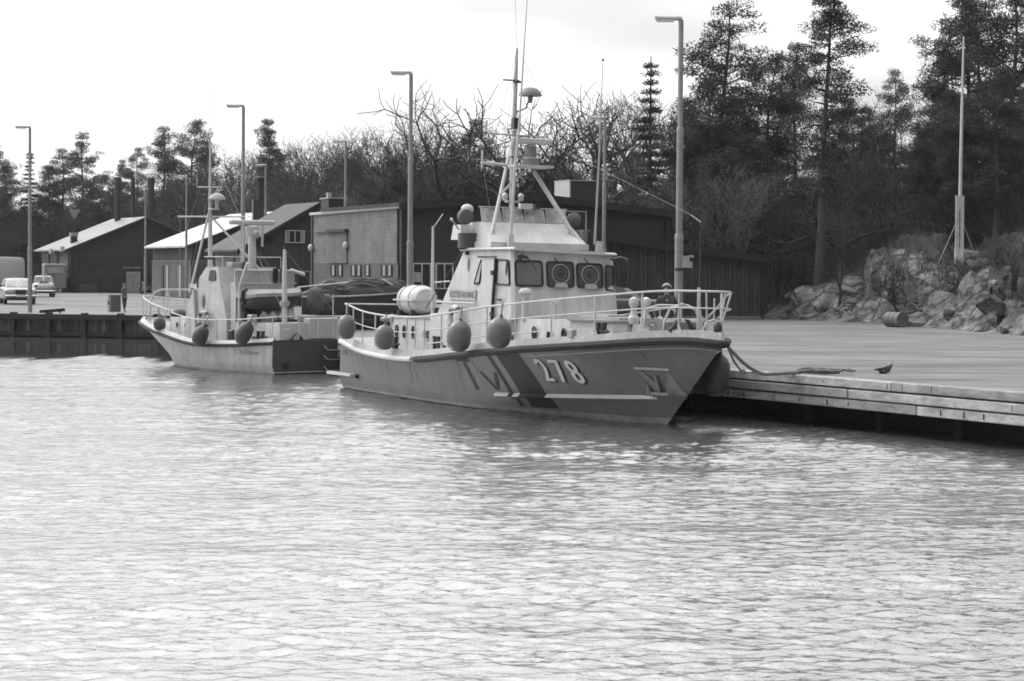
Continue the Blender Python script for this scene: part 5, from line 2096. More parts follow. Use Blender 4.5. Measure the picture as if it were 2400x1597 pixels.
nt.links.new(vm.outputs[0], bs.inputs['Base Color'])
bs.inputs['Roughness'].default_value = .8
bpn = nt.nodes.new('ShaderNodeBump')
bpn.inputs['Distance'].default_value = .01
nt.links.new(br.outputs['Fac'], bpn.inputs['Height'])
bpn.invert = True
nt.links.new(bpn.outputs[0], bs.inputs['Normal'])


def sy(px, py, X=0.0):
    q = S.onX(px, py, X)
    return q.y, q.z


y_far, zt_far = sy(736, 505)
zt_near = sy(935, 489)[1]
z_low = sy(935, 617)[1]
brickw = MB()
brickw.prism([(.35, z_low), (y_far, z_low), (y_far, zt_far), (.35, zt_near)], (-.02, 0, 0), (0, 1, 0), (0, 0, 1), (-.06, 0, 0))
brickw.build('brick_wall', bm_, shed)
lowgrey = mat('grey_lower_wall', .085, .8, .2, 1.5, streak=.2)
MB().box((-.05, y_far / 2 + .1, (1 + z_low) / 2), (.06, y_far - .2, z_low - 1)).build('lower_wall', lowgrey, shed)
mb = MB()
mb.prism([(-.2, zt_near + .0), (y_far + .2, zt_far + .0), (y_far + .2, zt_far + .12), (-.2, zt_near + .12)], (-.16, 0, 0), (0, 1, 0), (0, 0, 1), (.2, 0, 0))
mb.build('eave_board', roof_ll, shed)
MB().box((-.07, y_far - .05, (1 + zt_far) / 2), (.12, .2, zt_far - 1)).build('corner_board', trim_d, shed)
# hatch door with hoist rail
dy0, dzt = sy(778, 545)
dy1, dzb = sy(819, 617)
MB().box((-.11, (dy0 + dy1) / 2, (dzt + dzb) / 2), (.06, abs(dy0 - dy1), dzt - dzb)).build('hatch_door', mat('hatch_planks', .12, .8, .2, 2, streak=.3), shed)
MB().box((-.18, (dy0 + dy1) / 2, dzt + .05), (.18, abs(dy0 - dy1) + .2, .12)).build('hatch_hood', trim_d, shed)
hy = sy(745, 545)[0]
MB().box((-.13, (hy + dy0) / 2, dzt + .0), (.04, abs(hy - dy0), .05)).build('hoist_rail', trim_d, shed)
for px, py in ((738, 581), (820, 576)):
    yy, zz = sy(px, py)
    MB().ball((-.2, yy, zz), .17, 10, (.8, .8, 1)).build('wall_lamp', white_b, shed, True)
# strip of windows low on the wall
for px in (786, 802, 833, 846, 866, 905, 918):
    yy, z1_ = sy(px, 621)
    _, z0_ = sy(px, 648)
    w = .62
    f = MB().box((-.10, yy, (z0_ + z1_) / 2), (.05, w, z1_ - z0_)).build('window', trim_d, shed)
    MB().box((-.13, yy - .12, (z0_ + z1_) / 2), (.03, .26, z1_ - z0_ - .06)).build('curtain', curtain, f)
    MB().box((-.128, yy + .17, (z0_ + z1_) / 2), (.03, .22, z1_ - z0_ - .06)).build('pane', house_glass, f)

# ---- gabled houses
def gable_house(name, label, px_l, px_peak, py_eave, py_peak, px_r, d, depth, wall, roof, rz=TH * 0 + R(8), verge=.25, back_rise=0.0):
    """front gable at depth d; returns (thing, frame, W, ez, pz)"""
    c = P(px_l, 700, d)
    fr = Fr((c.x, c.y, 0), rz)
    t = thing(name, label, 'building', (c.x, c.y, 0), rz)
    W_ = fr.onY(px_r, 600, 0).x
    xp, zp = fr.onY(px_peak, py_peak, 0).x, fr.onY(px_peak, py_peak, 0).z
    ze = fr.onY(px_l, py_eave, 0).z
    zr = ze if abs(2 * xp - W_) < 1.5 else ze + 0
    mb = MB()
    mb.prism([(0, .97), (W_, .97), (W_, zp - (zp - ze) * (W_ - xp) / xp), (xp, zp), (0, ze)], (0, 0, 0), (1, 0, 0), (0, 0, 1), (0, depth, 0))
    mb.build('wall', wall, t)
    sl = (zp - ze) / xp
    ov = .6
    mb = MB()
    mb.prism([(-ov, ze - ov * sl), (xp, zp), (xp, zp + .12), (-ov, ze - ov * sl + .12)], (0, -verge, 0), (1, 0, 0), (0, 0, 1), (0, depth + 2 * verge, 0))
    r = mb.build('roof', roof, t)
    mb = MB()
    xr = W_ + .3
    zr2 = zp - sl * (xr - xp)
    mb.prism([(xp, zp), (xr, zr2), (xr, zr2 + .12), (xp, zp + .12)], (0, -verge, 0), (1, 0, 0), (0, 0, 1), (0, depth + 2 * verge, 0))
    mb.build('roof', roof, t)
    for a, b in (((-ov, ze - ov * sl), (xp, zp)), ((xp, zp), (xr, zr2))):
        slab((a[0], a[1] - .14), (b[0], b[1] - .14), -verge - .05, -verge + .005, .2, trim_d, t, 'verge_board')
    return t, fr, W_, ze, zp, r


# grey plank house next to the brick wall
h3, f3, W3, e3, p3, r3 = gable_house('plank_house', 'grey plank house with a gable window next to the pale brick wall', 575, 746, 577, 479, 935, 121, 5.2, grey_wall, mat('grey_roof_felt', .06, .8, .2, 1, streak=.2), R(26))
a = f3.onY(690, 555, 0)
gwindow(h3, a.x, a.z, 1.15, .72, -.06, 2)
MB().box((a.x, -.035, a.z), (1.5, .03, 1.0)).build('window_surround', mat('grey_surround', .035, .8, .2, 2), h3)
a = f3.onY(713, 662, 0)
fd = MB().box((a.x, -.05, 1.95), (.55, .08, 1.9)).build('door', trim_d, h3)
MB().box((a.x, -.07, 2.93), (.7, .1, .08)).build('lintel', steel, fd)
MB().box((a.x + .33, -.07, 1.95), (.08, .1, 1.9)).build('jamb', steel, fd)
a = f3.onY(630, 562, 0)
MB().box((a.x, -.03, a.z), (.45, .05, .5)).build('hatch', trim_d, h3)
for k in range(34):
    x = .15 + k * .33
    xx = x + .165
    hz = (e3 + (p3 - e3) * xx / f3.onY(748, 481, 0).x) if xx < f3.onY(748, 481, 0).x else p3 - (p3 - e3) * (xx - f3.onY(748, 481, 0).x) / f3.onY(748, 481, 0).x
    if xx < W3 - .2 and hz > 1.5:
        MB().box((xx, -.012, (1 + hz - .1) / 2), (.31, .02, hz - .1 - 1)).build('wall_plank', grey_wall, h3)

# long low building with the bright roof
h2, f2, W2, e2, p2, r2_ = gable_house('bright_roofed_building', 'long low building with a bright metal roof behind the small boat', 450, 640, 573, 500, 800, 150, 9.3, mat('dark_planks', .05, .8, .2, 1, streak=.25), roof_ll, R(26))
zl = f2.onY(450, 612, 0).z
bw2 = 9.3 / 22
pale_wb = mat('pale_wall_board', .11, .8, .25, 1.5, streak=.3)
for k in range(22):
    MB().box((-.05, (k + .5) * bw2, (1 + zl) / 2), (.06, bw2 - .04, zl - 1)).build('wall_board', pale_wb, h2)
for k in range(16):
    MB().box((.2 + k * .4, -.05, (1 + zl) / 2), (.36, .06, zl - 1)).build('wall_board', pale_wb, h2)
MB().box((-.08, 4.65, zl), (.08, 9.3, .07)).build('wall_ledge', midm, h2)
MB().box((3.2, -.08, zl), (6.4, .08, .07)).build('wall_ledge', midm, h2)
for yy, m_ in ((1.2, trim_d), (2.4, steel), (5.4, steel), (6.6, trim_d)):
    MB().box((-.10, yy, 1 + (zl - 1) * .45), (.06, .5, (zl - 1) * .85)).build('door', m_, h2)
# end wall with the light put into its pale colour, and lean-to slit window of the plank house
MB().box((-.04, 2.6, (1 + e3) / 2), (.06, 5.0, e3 - 1.2)).build('side_wall', mat('sunlit_side_paint', .16, .8, .1, 1.5), h3)
MB().box((-.09, 1.7, e3 - 1.0), (.05, .35, .9)).build('side_window', house_glass, h3)

# dark gabled house at the left
h1_, f1, W1, e1_, p1_, r1_ = gable_house('dark_gabled_house', 'dark boarded house with a pale roof slope at the left', 165, 341, 582, 511, 500, 181, 10.6, mat('dark_horizontal_boards', .030, .75, .2, .8, stretch=(.2, 1, 6)), roof_l, R(25), .4)
# boards courses as thin laps on the gable
for k in range(11):
    z = 1.25 + k * .27
    if z < e1_ - .1:
        MB().box((W1 / 2, -.03, z), (W1 - .1, .03, .25)).build('wall_board', mat('dark_lap_board', .028, .75, .3, 1), h1_)
xpk = f1.onY(341, 511, 0).x
MB().box((W1 / 2, -.05, e1_ - .9), (W1, .06, .08)).build('board_ledge', trim_d, h1_)
MB().box((.12, -.06, 2.6), (.22, .12, 3.2)).build('corner_board', trim_d, h1_)
# side wall seen at an angle, with window strips
for k, (y0, w, z0, z1, m) in enumerate(((.4, 3.0, 2.9, 4.4, lowgrey), (.4, 3.0, 1.0, 2.2, lowgrey), (4.4, 2.0, 3.3, 4.3, house_glass), (4.4, 2.0, 1.0, 3.0, lowgrey), (7.5, 2.4, 3.3, 4.3, house_glass))):
    MB().box((-.06, y0 + w / 2, (z0 + z1) / 2), (.08, w, z1 - z0)).build('side_panel', m, h1_)
for px, py in ((122, 589), (147, 584)):
    q = f1.onX(px, py, -.5)
    MB().box((-.55, q.y, q.z), (.3, .5, .42)).build('eave_lamp', white_b, h1_)
for px in (289, 312):
    x = f1.onY(px, 628, 0).x
    MB().box((x + .3, -.09, f1.onY(px, 628, 0).z), (.75, .05, .2)).build('wall_light', midm, h1_)
q = f1.onY(202, 672, -.2)
MB().box((q.x, -.5, 1.35), (1.5, .7, .8)).build('coal_box', mat('dark_box', .05, .7, .2, 2), h1_)
# small vent on the roof slope, three chimney pipes on the ridge
sl = (p1_ - e1_) / xpk
x = f1.onY(173, 555, 3).x
zr = e1_ + sl * x
vt = MB().box((x, 3.0, zr + .35), (.5, .5, .7)).build('roof_vent', trim_d, h1_)
MB().box((x, 3.0, zr + .78), (.62, .62, .3)).build('vent_cap', mat('vent_cap', .25, .6, .1, 3), vt)
pipem = mat('sooty_pipe', .025, .7, .3, 1.5, streak=.2)
for px0, px1, pyt, yy in ((268, 284, 416, 7.0), (306, 317, 416, 5.0), (345, 363, 417, 4.0)):
    a, c = f1.onY(px0, pyt, yy), f1.onY(px1, pyt, yy)
    r_ = abs(c.x - a.x) / 2
    xx = (a.x + c.x) / 2
    zb = e1_ + sl * xx - .6 if xx < xpk else p1_ - sl * (xx - xpk) - .6
    ch = MB().tube([(xx, yy, zb), (xx, yy, a.z)], r_ * .9, 12).build('chimney_pipe', pipem, h1_, True)
    MB().lathe([(r_ * .98, a.z - .15), (r_ * .98, a.z)], (xx, yy, 0), 12).build('pipe_collar', trim_d, ch)
    MB().box((xx, yy, zb + .35), (r_ * 2.6, r_ * 2.6, .4)).build('pipe_flashing', steel, ch)
# smoke drifting up from two of the pipes
sm = bpy.data.materials.new('pale_smoke')
sm.use_nodes = True
sm.node_tree.nodes.clear()
so = sm.node_tree.nodes.new('ShaderNodeOutputMaterial')
pv = sm.node_tree.nodes.new('ShaderNodeVolumePrincipled')
pv.inputs['Color'].default_value = (.95, .95, .95, 1)
pv.inputs['Density'].default_value = 1.6
sm.node_tree.links.new(pv.outputs[0], so.inputs['Volume'])
for px, py, w, h in ((318, 400, .35, 1.3), (355, 402, .75, 1.0)):
    q = f1.onY(px, py, 4.5)
    p = f1.w(q.x, 4.5, q.z)
    mb = MB()
    rs = random.Random(int(px))
    for k in range(6):
        mb.ball((rs.uniform(-.3, .3) * w, rs.uniform(-.3, .3) * w, -h / 2 + h * k / 5), w * rs.uniform(.35, .6), 10)
    bmx = mb.build('smoke', sm)
    bmx.location = p
    tag(bmx, 'wisp of pale smoke above %s chimney pipe of the dark gabled house' % ('the middle' if px < 330 else 'the right-hand'), 'smoke', kind='stuff')

# black chimney stack with a pale edge between the houses
c = P(607, 700, 134)
cs = thing('chimney_stack', 'black metal chimney stack with a pale left edge behind the bright roof', 'chimney', (c.x, c.y, 1.0))
zt, zm = P(607, 421, 134).z - 1, P(607, 469, 134).z - 1
MB().box((0, 0, zm / 2), (.68, .68, zm)).build('base', pipem, cs)
MB().tube([(.06, 0, zm), (.06, 0, zt)], .21, 12).build('flue', pipem, cs, True)
MB().lathe([(.26, zt - .15), (.27, zt + .1), (.18, zt + .2)], (.06, 0, 0), 12).build('cowl', trim_d, cs, True)
MB().box((-.37, 0, zm * .78), (.06, .7, zm * .44)).build('pale_flashing', frame_w, cs)
# roof hut behind the brick wall
c = P(781, 700, 112)
rh_ = thing('roof_hut', 'dark box-shaped hut with pale cap behind the brick wall', 'hut', (c.x, c.y, 1.0), R(20))
zt = P(781, 467, 112).z - 1
MB().box((0, 0, zt / 2), (.95, 1.5, zt)).build('wall', trim_d, rh_)
MB().box((0, 0, zt + .03), (1.05, 1.6, .07)).build('cap', steel, rh_)
zt2 = P(772, 452, 112).z - 1
MB().box((-.25, 0, (zt + zt2) / 2), (.2, .3, zt2 - zt)).build('vent', steel, rh_)

# inverted triangle sign on a thin pole behind the house
q = P(175, 502, 200)
sg = thing('triangle_sign', 'pale inverted triangle sign on a dark pole above the roof of the left house', 'sign', (q.x, q.y, 1.0))
zq = q.z - 1
MB().tube([(0, 0, 0), (0, 0, zq + .4)], .05, 6).build('pole', forest_floor, sg)
MB().prism([(-.55, .42), (.55, .42), (0, -.52)], (0, -.1, zq), (1, 0, 0), (0, 0, 1), (0, .04, 0)).build('sign_plate', mat('sign_plate', .20, .6, .1, 2), sg)

# ================================================================== VEHICLES
def ringx(x, hw, z0, z1, r=.12, n=4, tum=0.0):
    """rounded rectangle section across a car at x; tum leans the top in"""
    zc, h = (z0 + z1) / 2, (z1 - z0)
    pts = rrect(2 * hw, h, min(r, h * .45, hw * .45), n)
    return [(x, p[0] * (1 - tum * max(0, p[1] / h)), zc + p[1]) for p in pts]


def wheel(parent, x, y, r, m_rim):
    t = MB().lathe([(r * .55, -.08), (r * .95, -.09), (r, -.05), (r, .05), (r * .95, .09), (r * .55, .08)], (x, y, r), 18, axis='Y').build('wheel', rubber, parent, True)
    s = 1 if y > 0 else -1
    MB().lathe([(r * .56, -.085), (r * .5, -.07), (r * .2, -.10), (r * .15, .10), (r * .5, .07), (r * .56, .085)], (x, y, r), 14, axis='Y').build('rim', m_rim, t, True)
    return t


def car(name, label, loc, phi, paint, secs, cab, wheels, wr=.31, tum=.1, round_r=.14):
    t = thing(name, label, 'car', loc, phi)
    mb = MB().loft([ringx(*s, r=round_r) for s in secs])
    body = mb.build('body', paint, t, True)
    # cabin: (x, hw, z) bottom and top outlines
    (xb0, xb1, hb, zb), (xt0, xt1, ht, zt) = cab
    mb = MB()
    lo = [(xb0, -hb, zb), (xb1, -hb * .94, zb), (xb1 + .05, 0, zb), (xb1, hb * .94, zb), (xb0, hb, zb), (xb0 - .05, 0, zb)]
    mid = [(xb0 + (xt0 - xb0) * .85, -ht * 1.05, zt - .05), (xb1 + (xt1 - xb1) * .85, -ht * 1.03, zt - .05), (xb1 + .06 + (xt1 - xb1) * .85, 0, zt - .04), (xb1 + (xt1 - xb1) * .85, ht * 1.03, zt - .05), (xb0 + (xt0 - xb0) * .85, ht * 1.05, zt - .05), (xb0 - .06 + (xt0 - xb0) * .85, 0, zt - .04)]
    hi = [(xt0 + .1, -ht * .85, zt), (xt1 - .1, -ht * .85, zt), (xt1 - .06, 0, zt + .02), (xt1 - .1, ht * .85, zt), (xt0 + .1, ht * .85, zt), (xt0 + .06, 0, zt + .02)]
    mb.loft([lo, mid, hi])
    cabin = mb.build('cabin', paint, t, True)

    def pane(nm, q, off):
        q = [Vector(p) for p in q]
        c = sum(q, Vector()) / len(q)
        nrm = (q[1] - q[0]).cross(q[2] - q[1]).normalized()
        if nrm.dot(c - Vector(((xb0 + xb1) / 2, 0, zb))) < 0:
            nrm = -nrm
        q = [c + (p - c) * .86 + nrm * .012 for p in q]
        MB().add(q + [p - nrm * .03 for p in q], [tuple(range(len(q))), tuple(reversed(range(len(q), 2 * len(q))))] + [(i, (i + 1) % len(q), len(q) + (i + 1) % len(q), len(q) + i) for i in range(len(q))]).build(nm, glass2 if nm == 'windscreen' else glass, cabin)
    pane('windscreen', [lo[1], lo[2], mid[2], mid[1]], 0)
    pane('windscreen', [lo[2], lo[3], mid[3], mid[2]], 0)
    pane('rear_window', [lo[4], lo[5], mid[5], mid[4]], 0)
    pane('rear_window', [lo[5], lo[0], mid[0], mid[5]], 0)
    for a, b in ((0, 1), (3, 4)):
        A, B_, C_, D_ = Vector(lo[a]), Vector(lo[b]), Vector(mid[b]), Vector(mid[a])
        pane('side_window', [A, A.lerp(B_, .48), D_.lerp(C_, .48), D_], 0)
        pane('side_window', [A.lerp(B_, .52), B_, C_, D_.lerp(C_, .52)], 0)
    for x, y in wheels:
        wheel(t, x, y, wr, steel)
    return t, body


pale_car = mat('pale_car_paint', 0.26, .25, .05, 1.5, coat=.6)
dark_car = mat('dark_car_paint', 0.03, .22, .1, 1.5, coat=.8)
mid_car = mat('grey_car_paint', 0.20, .25, .08, 1.5, coat=.6)
chrome = mat('chrome', .6, .15, .05, 3, metal=1.0)
lampm = mat('headlamp_glass', .35, .08, .2, 5, spec=.8)

SEDAN = [(-2.34, .74, .44, .78), (-2.25, .84, .33, .88), (-1.2, .885, .27, .95), (0, .89, .27, .96), (1.0, .89, .27, .95), (2.0, .87, .28, .90), (2.26, .84, .33, .86), (2.34, .80, .42, .80)]


def sedan(name, label, loc, phi, paint):
    t, body = car(name, label, loc, phi, paint, SEDAN, ((-1.6, .98, .80, .93), (-1.05, .2, .63, 1.43)),
                  [(1.38, .76), (1.38, -.76), (-1.40, .76), (-1.40, -.76)])
    MB().box((2.37, 0, .64), (.05, .55, .30), bev=.015).build('grille', darkm, body)
    MB().box((2.38, 0, .805), (.05, .60, .04)).build('grille_trim', chrome, body)
    for s in (-1, 1):
        MB().box((2.34, s * .55, .68), (.06, .40, .20), bev=.02).build('headlight', lampm, body)
        MB().box((2.30, s * .78, .68), (.08, .08, .18)).build('indicator', midm, body)
        MB().box((-2.33, s * .60, .70), (.06, .38, .2)).build('tail_light', midm, body)
        MB().box((.75, s * .95, 1.02), (.12, .16, .12), bev=.02).build('mirror', darkm, body)
    MB().box((2.42, 0, .46), (.12, 1.66, .14), bev=.03).build('bumper', chrome, body)
    MB().box((-2.42, 0, .46), (.12, 1.66, .14), bev=.03).build('bumper', chrome, body)
    MB().box((2.30, 0, .32), (.12, 1.5, .18)).build('valance', darkm, body)
    MB().box((2.49, 0, .47), (.02, .5, .11)).build('number_plate', frame_w, body)
    return t


cp = G(50, 714)
hd = Vector((.30, -.95, 0)).normalized()
pc = cp - hd * 2.1 + Vector((-.05, 0, 0))
sedan('parked_car', 'pale saloon car facing the water at the far left behind the lamp post', (pc.x, pc.y, 1.0), math.atan2(hd.y, hd.x), pale_car)
# beetle-shaped car seen from behind
BEET = [(-1.98, .35, .42, .62), (-1.85, .62, .32, .85), (-1.5, .72, .27, 1.02), (-.9, .75, .25, 1.05), (0, .75, .25, 1.0), (.7, .75, .26, .98), (1.3, .66, .28, .92), (1.75, .5, .35, .78), (1.95, .3, .45, .65)]
bp = G(104, 697)
hd = Vector((-.28, .96, 0)).normalized()
bpp = bp + hd * 1.9
bt_, bb = car('small_round_car', 'small round-backed car seen from behind, beyond the pale saloon car', (bpp.x, bpp.y, 1.0), math.atan2(hd.y, hd.x), mat('round_car_paint', .2, .25, .05, 1.5, coat=.6), BEET,
              ((-1.35, .65, .64, .95), (-.75, .25, .52, 1.48)), [(1.2, .66), (1.2, -.66), (-1.2, .66), (-1.2, -.66)], .32, round_r=.3)
for s in (-1, 1):
    mb = MB()
    mb.lathe([(.02, -.14), (.30, -.12), (.40, -.03), (.40, .05), (.30, .13), (.02, .15)], (-1.2, s * .68, .42), 14, axis='Y')
    mb.build('rear_wing', MATS['round_car_paint'], bb, True)
    MB().ball((-1.62, s * .70, .62), .08, 8).build('tail_light', midm, bb, True)
MB().box((-2.02, 0, .42), (.1, 1.4, .12), bev=.03).build('bumper', chrome, bb)
MB().box((-1.97, 0, .66), (.04, .42, .12)).build('number_plate', frame_w, bb)
mb = MB()
for k in range(5):
    mb.box((-1.62 + .05 * k, 0, .98 + .03 * k), (.02, .7 - .05 * k, .02))
mb.build('engine_louvres', darkm, bb)
MB().box((-.4, -.1, 1.56), (.5, .3, .1)).build('roof_load', white_b, bb)
# white van further back
vp = G(22, 700)
hd = Vector((-.5, .86, 0)).normalized()
vpp = vp + hd * 2.2
vn = thing('white_van', 'white box van behind the pale saloon car at the far left', 'van', (vpp.x, vpp.y, 1.0), math.atan2(hd.y, hd.x))
vb = MB().loft([ringx(x, hw, z0, z1, .3) for x, hw, z0, z1 in ((-2.4, .9, .5, 2.55), (-2.3, 1.0, .4, 2.72), (1.0, 1.02, .4, 2.75), (1.5, 1.0, .4, 2.5), (1.9, .95, .4, 1.6), (2.4, .9, .45, 1.3))]).build('body', mat('van_white', .38, .35, .05, 1), vn, True)
for s in (-1, 1):
    MB().box((-2.42, s * .8, .9), (.04, .14, .3)).build('tail_light', midm, vb)
MB().box((-2.44, 0, .5), (.12, 1.9, .18)).build('bumper', darkm, vb)
for x in (-1.4, 1.5):
    for s in (-1, 1):
        wheel(vn, x, s * .86, .34, steel)
# panel truck by the side wall of the dark house
tp_ = G(146, 687)
tr = thing('panel_van', 'grey panel van standing against the side of the dark gabled house', 'van', (tp_.x - 1.2, tp_.y + 2.4, 1.0), R(105))
tb = MB().loft([ringx(x, hw, z0, z1, .15) for x, hw, z0, z1 in ((-2.2, .85, .4, 2.3), (-2.1, .9, .35, 2.4), (1.2, .9, .35, 2.4), (1.6, .85, .4, 1.9), (2.1, .8, .4, 1.2))]).build('body', mat('panel_van_grey', .16, .4, .1, 1), tr, True)
MB().box((-2.215, 0, 1.85), (.03, 1.3, .45)).build('rear_window', curtain, tb)
for x in (-1.3, 1.3):
    for s in (-1, 1):
        wheel(tr, x, s * .78, .33, steel)
# dark car behind the bow rail
dc = P(1500, 752, 88)
sedan('dark_car', 'dark saloon car parked in front of the shed, seen through the bow rail', (dc.x - .9, dc.y + .6, 1.0), R(-14), dark_car)

# moped by the pallets
mo = thing('moped', 'small moped standing in front of the pallet stack at the left', 'moped', tuple(G(348, 690)), R(160))
for x in (-.55, .55):
    w = MB().lathe([(.24, -.04), (.29, -.03), (.29, .03), (.24, .04)], (x, 0, .29), 16, axis='Y').build('wheel', rubber, mo, True)
    MB().lathe([(.06, -.05), (.06, .05)], (x, 0, .29), 8, axis='Y').build('hub', steel, w)
MB().tube([(-.55, 0, .29), (-.15, 0, .4), (.25, 0, .42), (.42, 0, .85)], .05, 6).tube([(.42, 0, .85), (.55, 0, .29)], .03, 6).build('frame', midm, mo)
MB().box((-.25, 0, .78), (.6, .22, .1), bev=.03).build('seat', rubber, mo)
MB().box((-.1, 0, .5), (.35, .24, .26), bev=.04).build('engine', darkm, mo)
MB().box((.40, 0, .62), (.06, .4, .55), bev=.02).build('leg_shield', white_b, mo)
MB().tube([(.35, -.32, 1.0), (.42, 0, .95), (.35, .32, 1.0)], .02, 6).build('handlebar', darkm, mo)
MB().ball((.5, 0, .92), .09, 10).build('headlight', steel, mo, True)
# stack of crates / pallets
pl0 = G(313, 687)
ps = thing('crate_stack', 'tall pale slatted crate stack against the dark gabled house', 'crate', (pl0.x, pl0.y, 1.0), R(10))
crm = mat('pale_crate_wood', .26, .8, .2, 2)
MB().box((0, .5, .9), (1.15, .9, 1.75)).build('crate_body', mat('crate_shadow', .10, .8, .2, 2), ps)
for k in range(9):
    for j in range(2):
        MB().box((-.29 + .58 * j, .03, .12 + k * .195), (.55, .05, .165)).build('slat', crm, ps)
for k in range(9):
    MB().box((-.59, .5, .12 + k * .195), (.05, .85, .165)).build('side_slat', crm, ps)
nt_ = G(368, 687)
hp_ = thing('net_rack', 'dark rack hung with nets beside the crate stack', 'rack', (nt_.x + .1, nt_.y + .3, 1.0), R(12))
for x in (-.7, 0, .7):
    MB().box((x, 0, .95), (.07, .07, 1.9)).build('post', trim_d, hp_)
for z in (.5, 1.1, 1.85):
    MB().box((0, 0, z), (1.5, .06, .06)).build('bar', trim_d, hp_)
mb = MB()
mb.loft([[(x, -.15 + .1 * math.sin(x * 9 + z * 4), z) for x in [-.7 + .1 * i for i in range(15)]] for z in (.1, .4, .8, 1.2, 1.6, 1.8)], closed=False, caps=False)
mb.loft([[(x, .0 + .1 * math.sin(x * 9 + z * 4), z) for x in [-.7 + .1 * i for i in range(15)]] for z in (.1, .4, .8, 1.2, 1.6, 1.8)], closed=False, caps=False)
mb.build('hanging_net', tarry, hp_, True)
# utility cabinet beside the left figure
uc = G(266, 731)
ub = thing('utility_cabinet', 'low two-tone grey cabinet at the quay edge beside the left figure', 'cabinet', (uc.x, uc.y + .2, 1.0), R(25))
MB().box((0, 0, .38), (.52, .42, .76), bev=.02).build('case', mat('cabinet_grey', .15, .5, .1, 3), ub)
MB().box((0, 0, .78), (.58, .48, .05)).build('lid', steel, ub)
MB().box((.05, -.22, .40), (.36, .02, .58)).build('door', mat('cabinet_door', .11, .5, .1, 3), ub)
MB().box((-.28, 0, .42), (.06, .12, .16)).build('tap', darkm, ub)
# timber balk and mooring ring on the left quay edge
tb0 = G(122, 734)
tk = thing('timber_balk', 'dark timber balk propped on the edge of the far quay', 'beam', (tb0.x, tb0.y + .1, 1.0), R(-4))
MB().box((.0, 0, .10), (1.1, .16, .14), rot=Matrix.Rotation(R(-5), 3, 'Y')).build('balk', tarry, tk)
MB().box((.35, 0, .06), (.06, .12, .16)).build('prop', tarry, tk)
MB().box((-.45, 0, .05), (.25, .2, .1)).build('block', tarry, tk)
# bollard on the timber quay
bo = G(2070, 876)
bl = thing('bollard', 'dark wedge-shaped bollard on the edge of the timber quay', 'bollard', (bo.x, bo.y, 1.0), R(20))
MB().lathe([(.07, 0), (.09, .04), (.07, .07)], (0, 0, 0), 12).build('foot', darkm, bl, True)
mb = MB()
mb.loft([[(-.14, -.05, .06), (.10, -.07, .02), (.10, .07, .02), (-.14, .05, .06)], [(-.20, -.05, .10), (.14, -.08, .10), (.14, .08, .10), (-.20, .05, .10)], [(-.02, -.03, .13), (.19, -.06, .20), (.19, .06, .20), (-.02, .03, .13)], [(.15, -.02, .19), (.21, -.02, .25), (.21, .02, .25), (.15, .02, .19)]])
mb.build('head', darkm, bl, True)
# steel drum lying at the foot of the rocks
dr = G(2098, 767)
du = thing('steel_drum', 'rusty steel drum lying on its side at the foot of the rocks', 'drum', (dr.x, dr.y - .1, 1.0), R(-62))
MB().lathe([(.27, -.42), (.29, -.42), (.29, -.40), (.28, -.38), (.28, -.15), (.295, -.14), (.28, -.12), (.28, .12), (.295, .14), (.28, .15), (.28, .40), (.29, .42), (.27, .42)], (0, 0, .29), 20, axis='X').build('drum_shell', mat('rusty_drum', .10, .6, .3, 3, bump=.01), du, True)
MB().lathe([(.05, -.43), (.05, -.42)], (0, .1, .38), 8, axis='X').build('bung', darkm, du)

# ================================================================== PEOPLE
def person(name, label, loc, rz, J, edges, rad, fmat, hair=None, scale=1.0):
    t = thing(name, label, 'person', loc, rz)
    keys = list(J)
    me = bpy.data.meshes.new('body')
    me.from_pydata([Vector(J[k]) * scale for k in keys], [(keys.index(a), keys.index(b)) for a, b in edges], [])
    o = bpy.data.objects.new('body', me)
    COL.objects.link(o)
    sk = o.modifiers.new('skin', 'SKIN')
    sk.use_smooth_shade = True
    for i, k in enumerate(keys):
        r = rad[k]
        r = r if isinstance(r, tuple) else (r, r)
        me.skin_vertices[0].data[i].radius = (r[0] * scale, r[1] * scale)
        me.skin_vertices[0].data[i].use_root = (k == 'pelvis')
    ss = o.modifiers.new('sub', 'SUBSURF')
    ss.levels = 2
    dg_ = bpy.context.evaluated_depsgraph_get()
    ne = bpy.data.meshes.new_from_object(o.evaluated_get(dg_))
    bpy.data.objects.remove(o)
    mats = []
    for p in ne.polygons:
        m = fmat(p.center / scale)
        if m not in mats:
            mats.append(m)
        p.material_index = mats.index(m)
    ne.materials.clear()
    for m in mats:
        ne.materials.append(m)
    idx = [mats.index(fmat(p.center / scale)) for p in ne.polygons]
    ne.polygons.foreach_set('material_index', idx)
    ne.polygons.foreach_set('use_smooth', [True] * len(ne.polygons))
    bo_ = bpy.data.objects.new('body', ne)
    COL.objects.link(bo_)
    bo_.parent = t
    return t, bo_


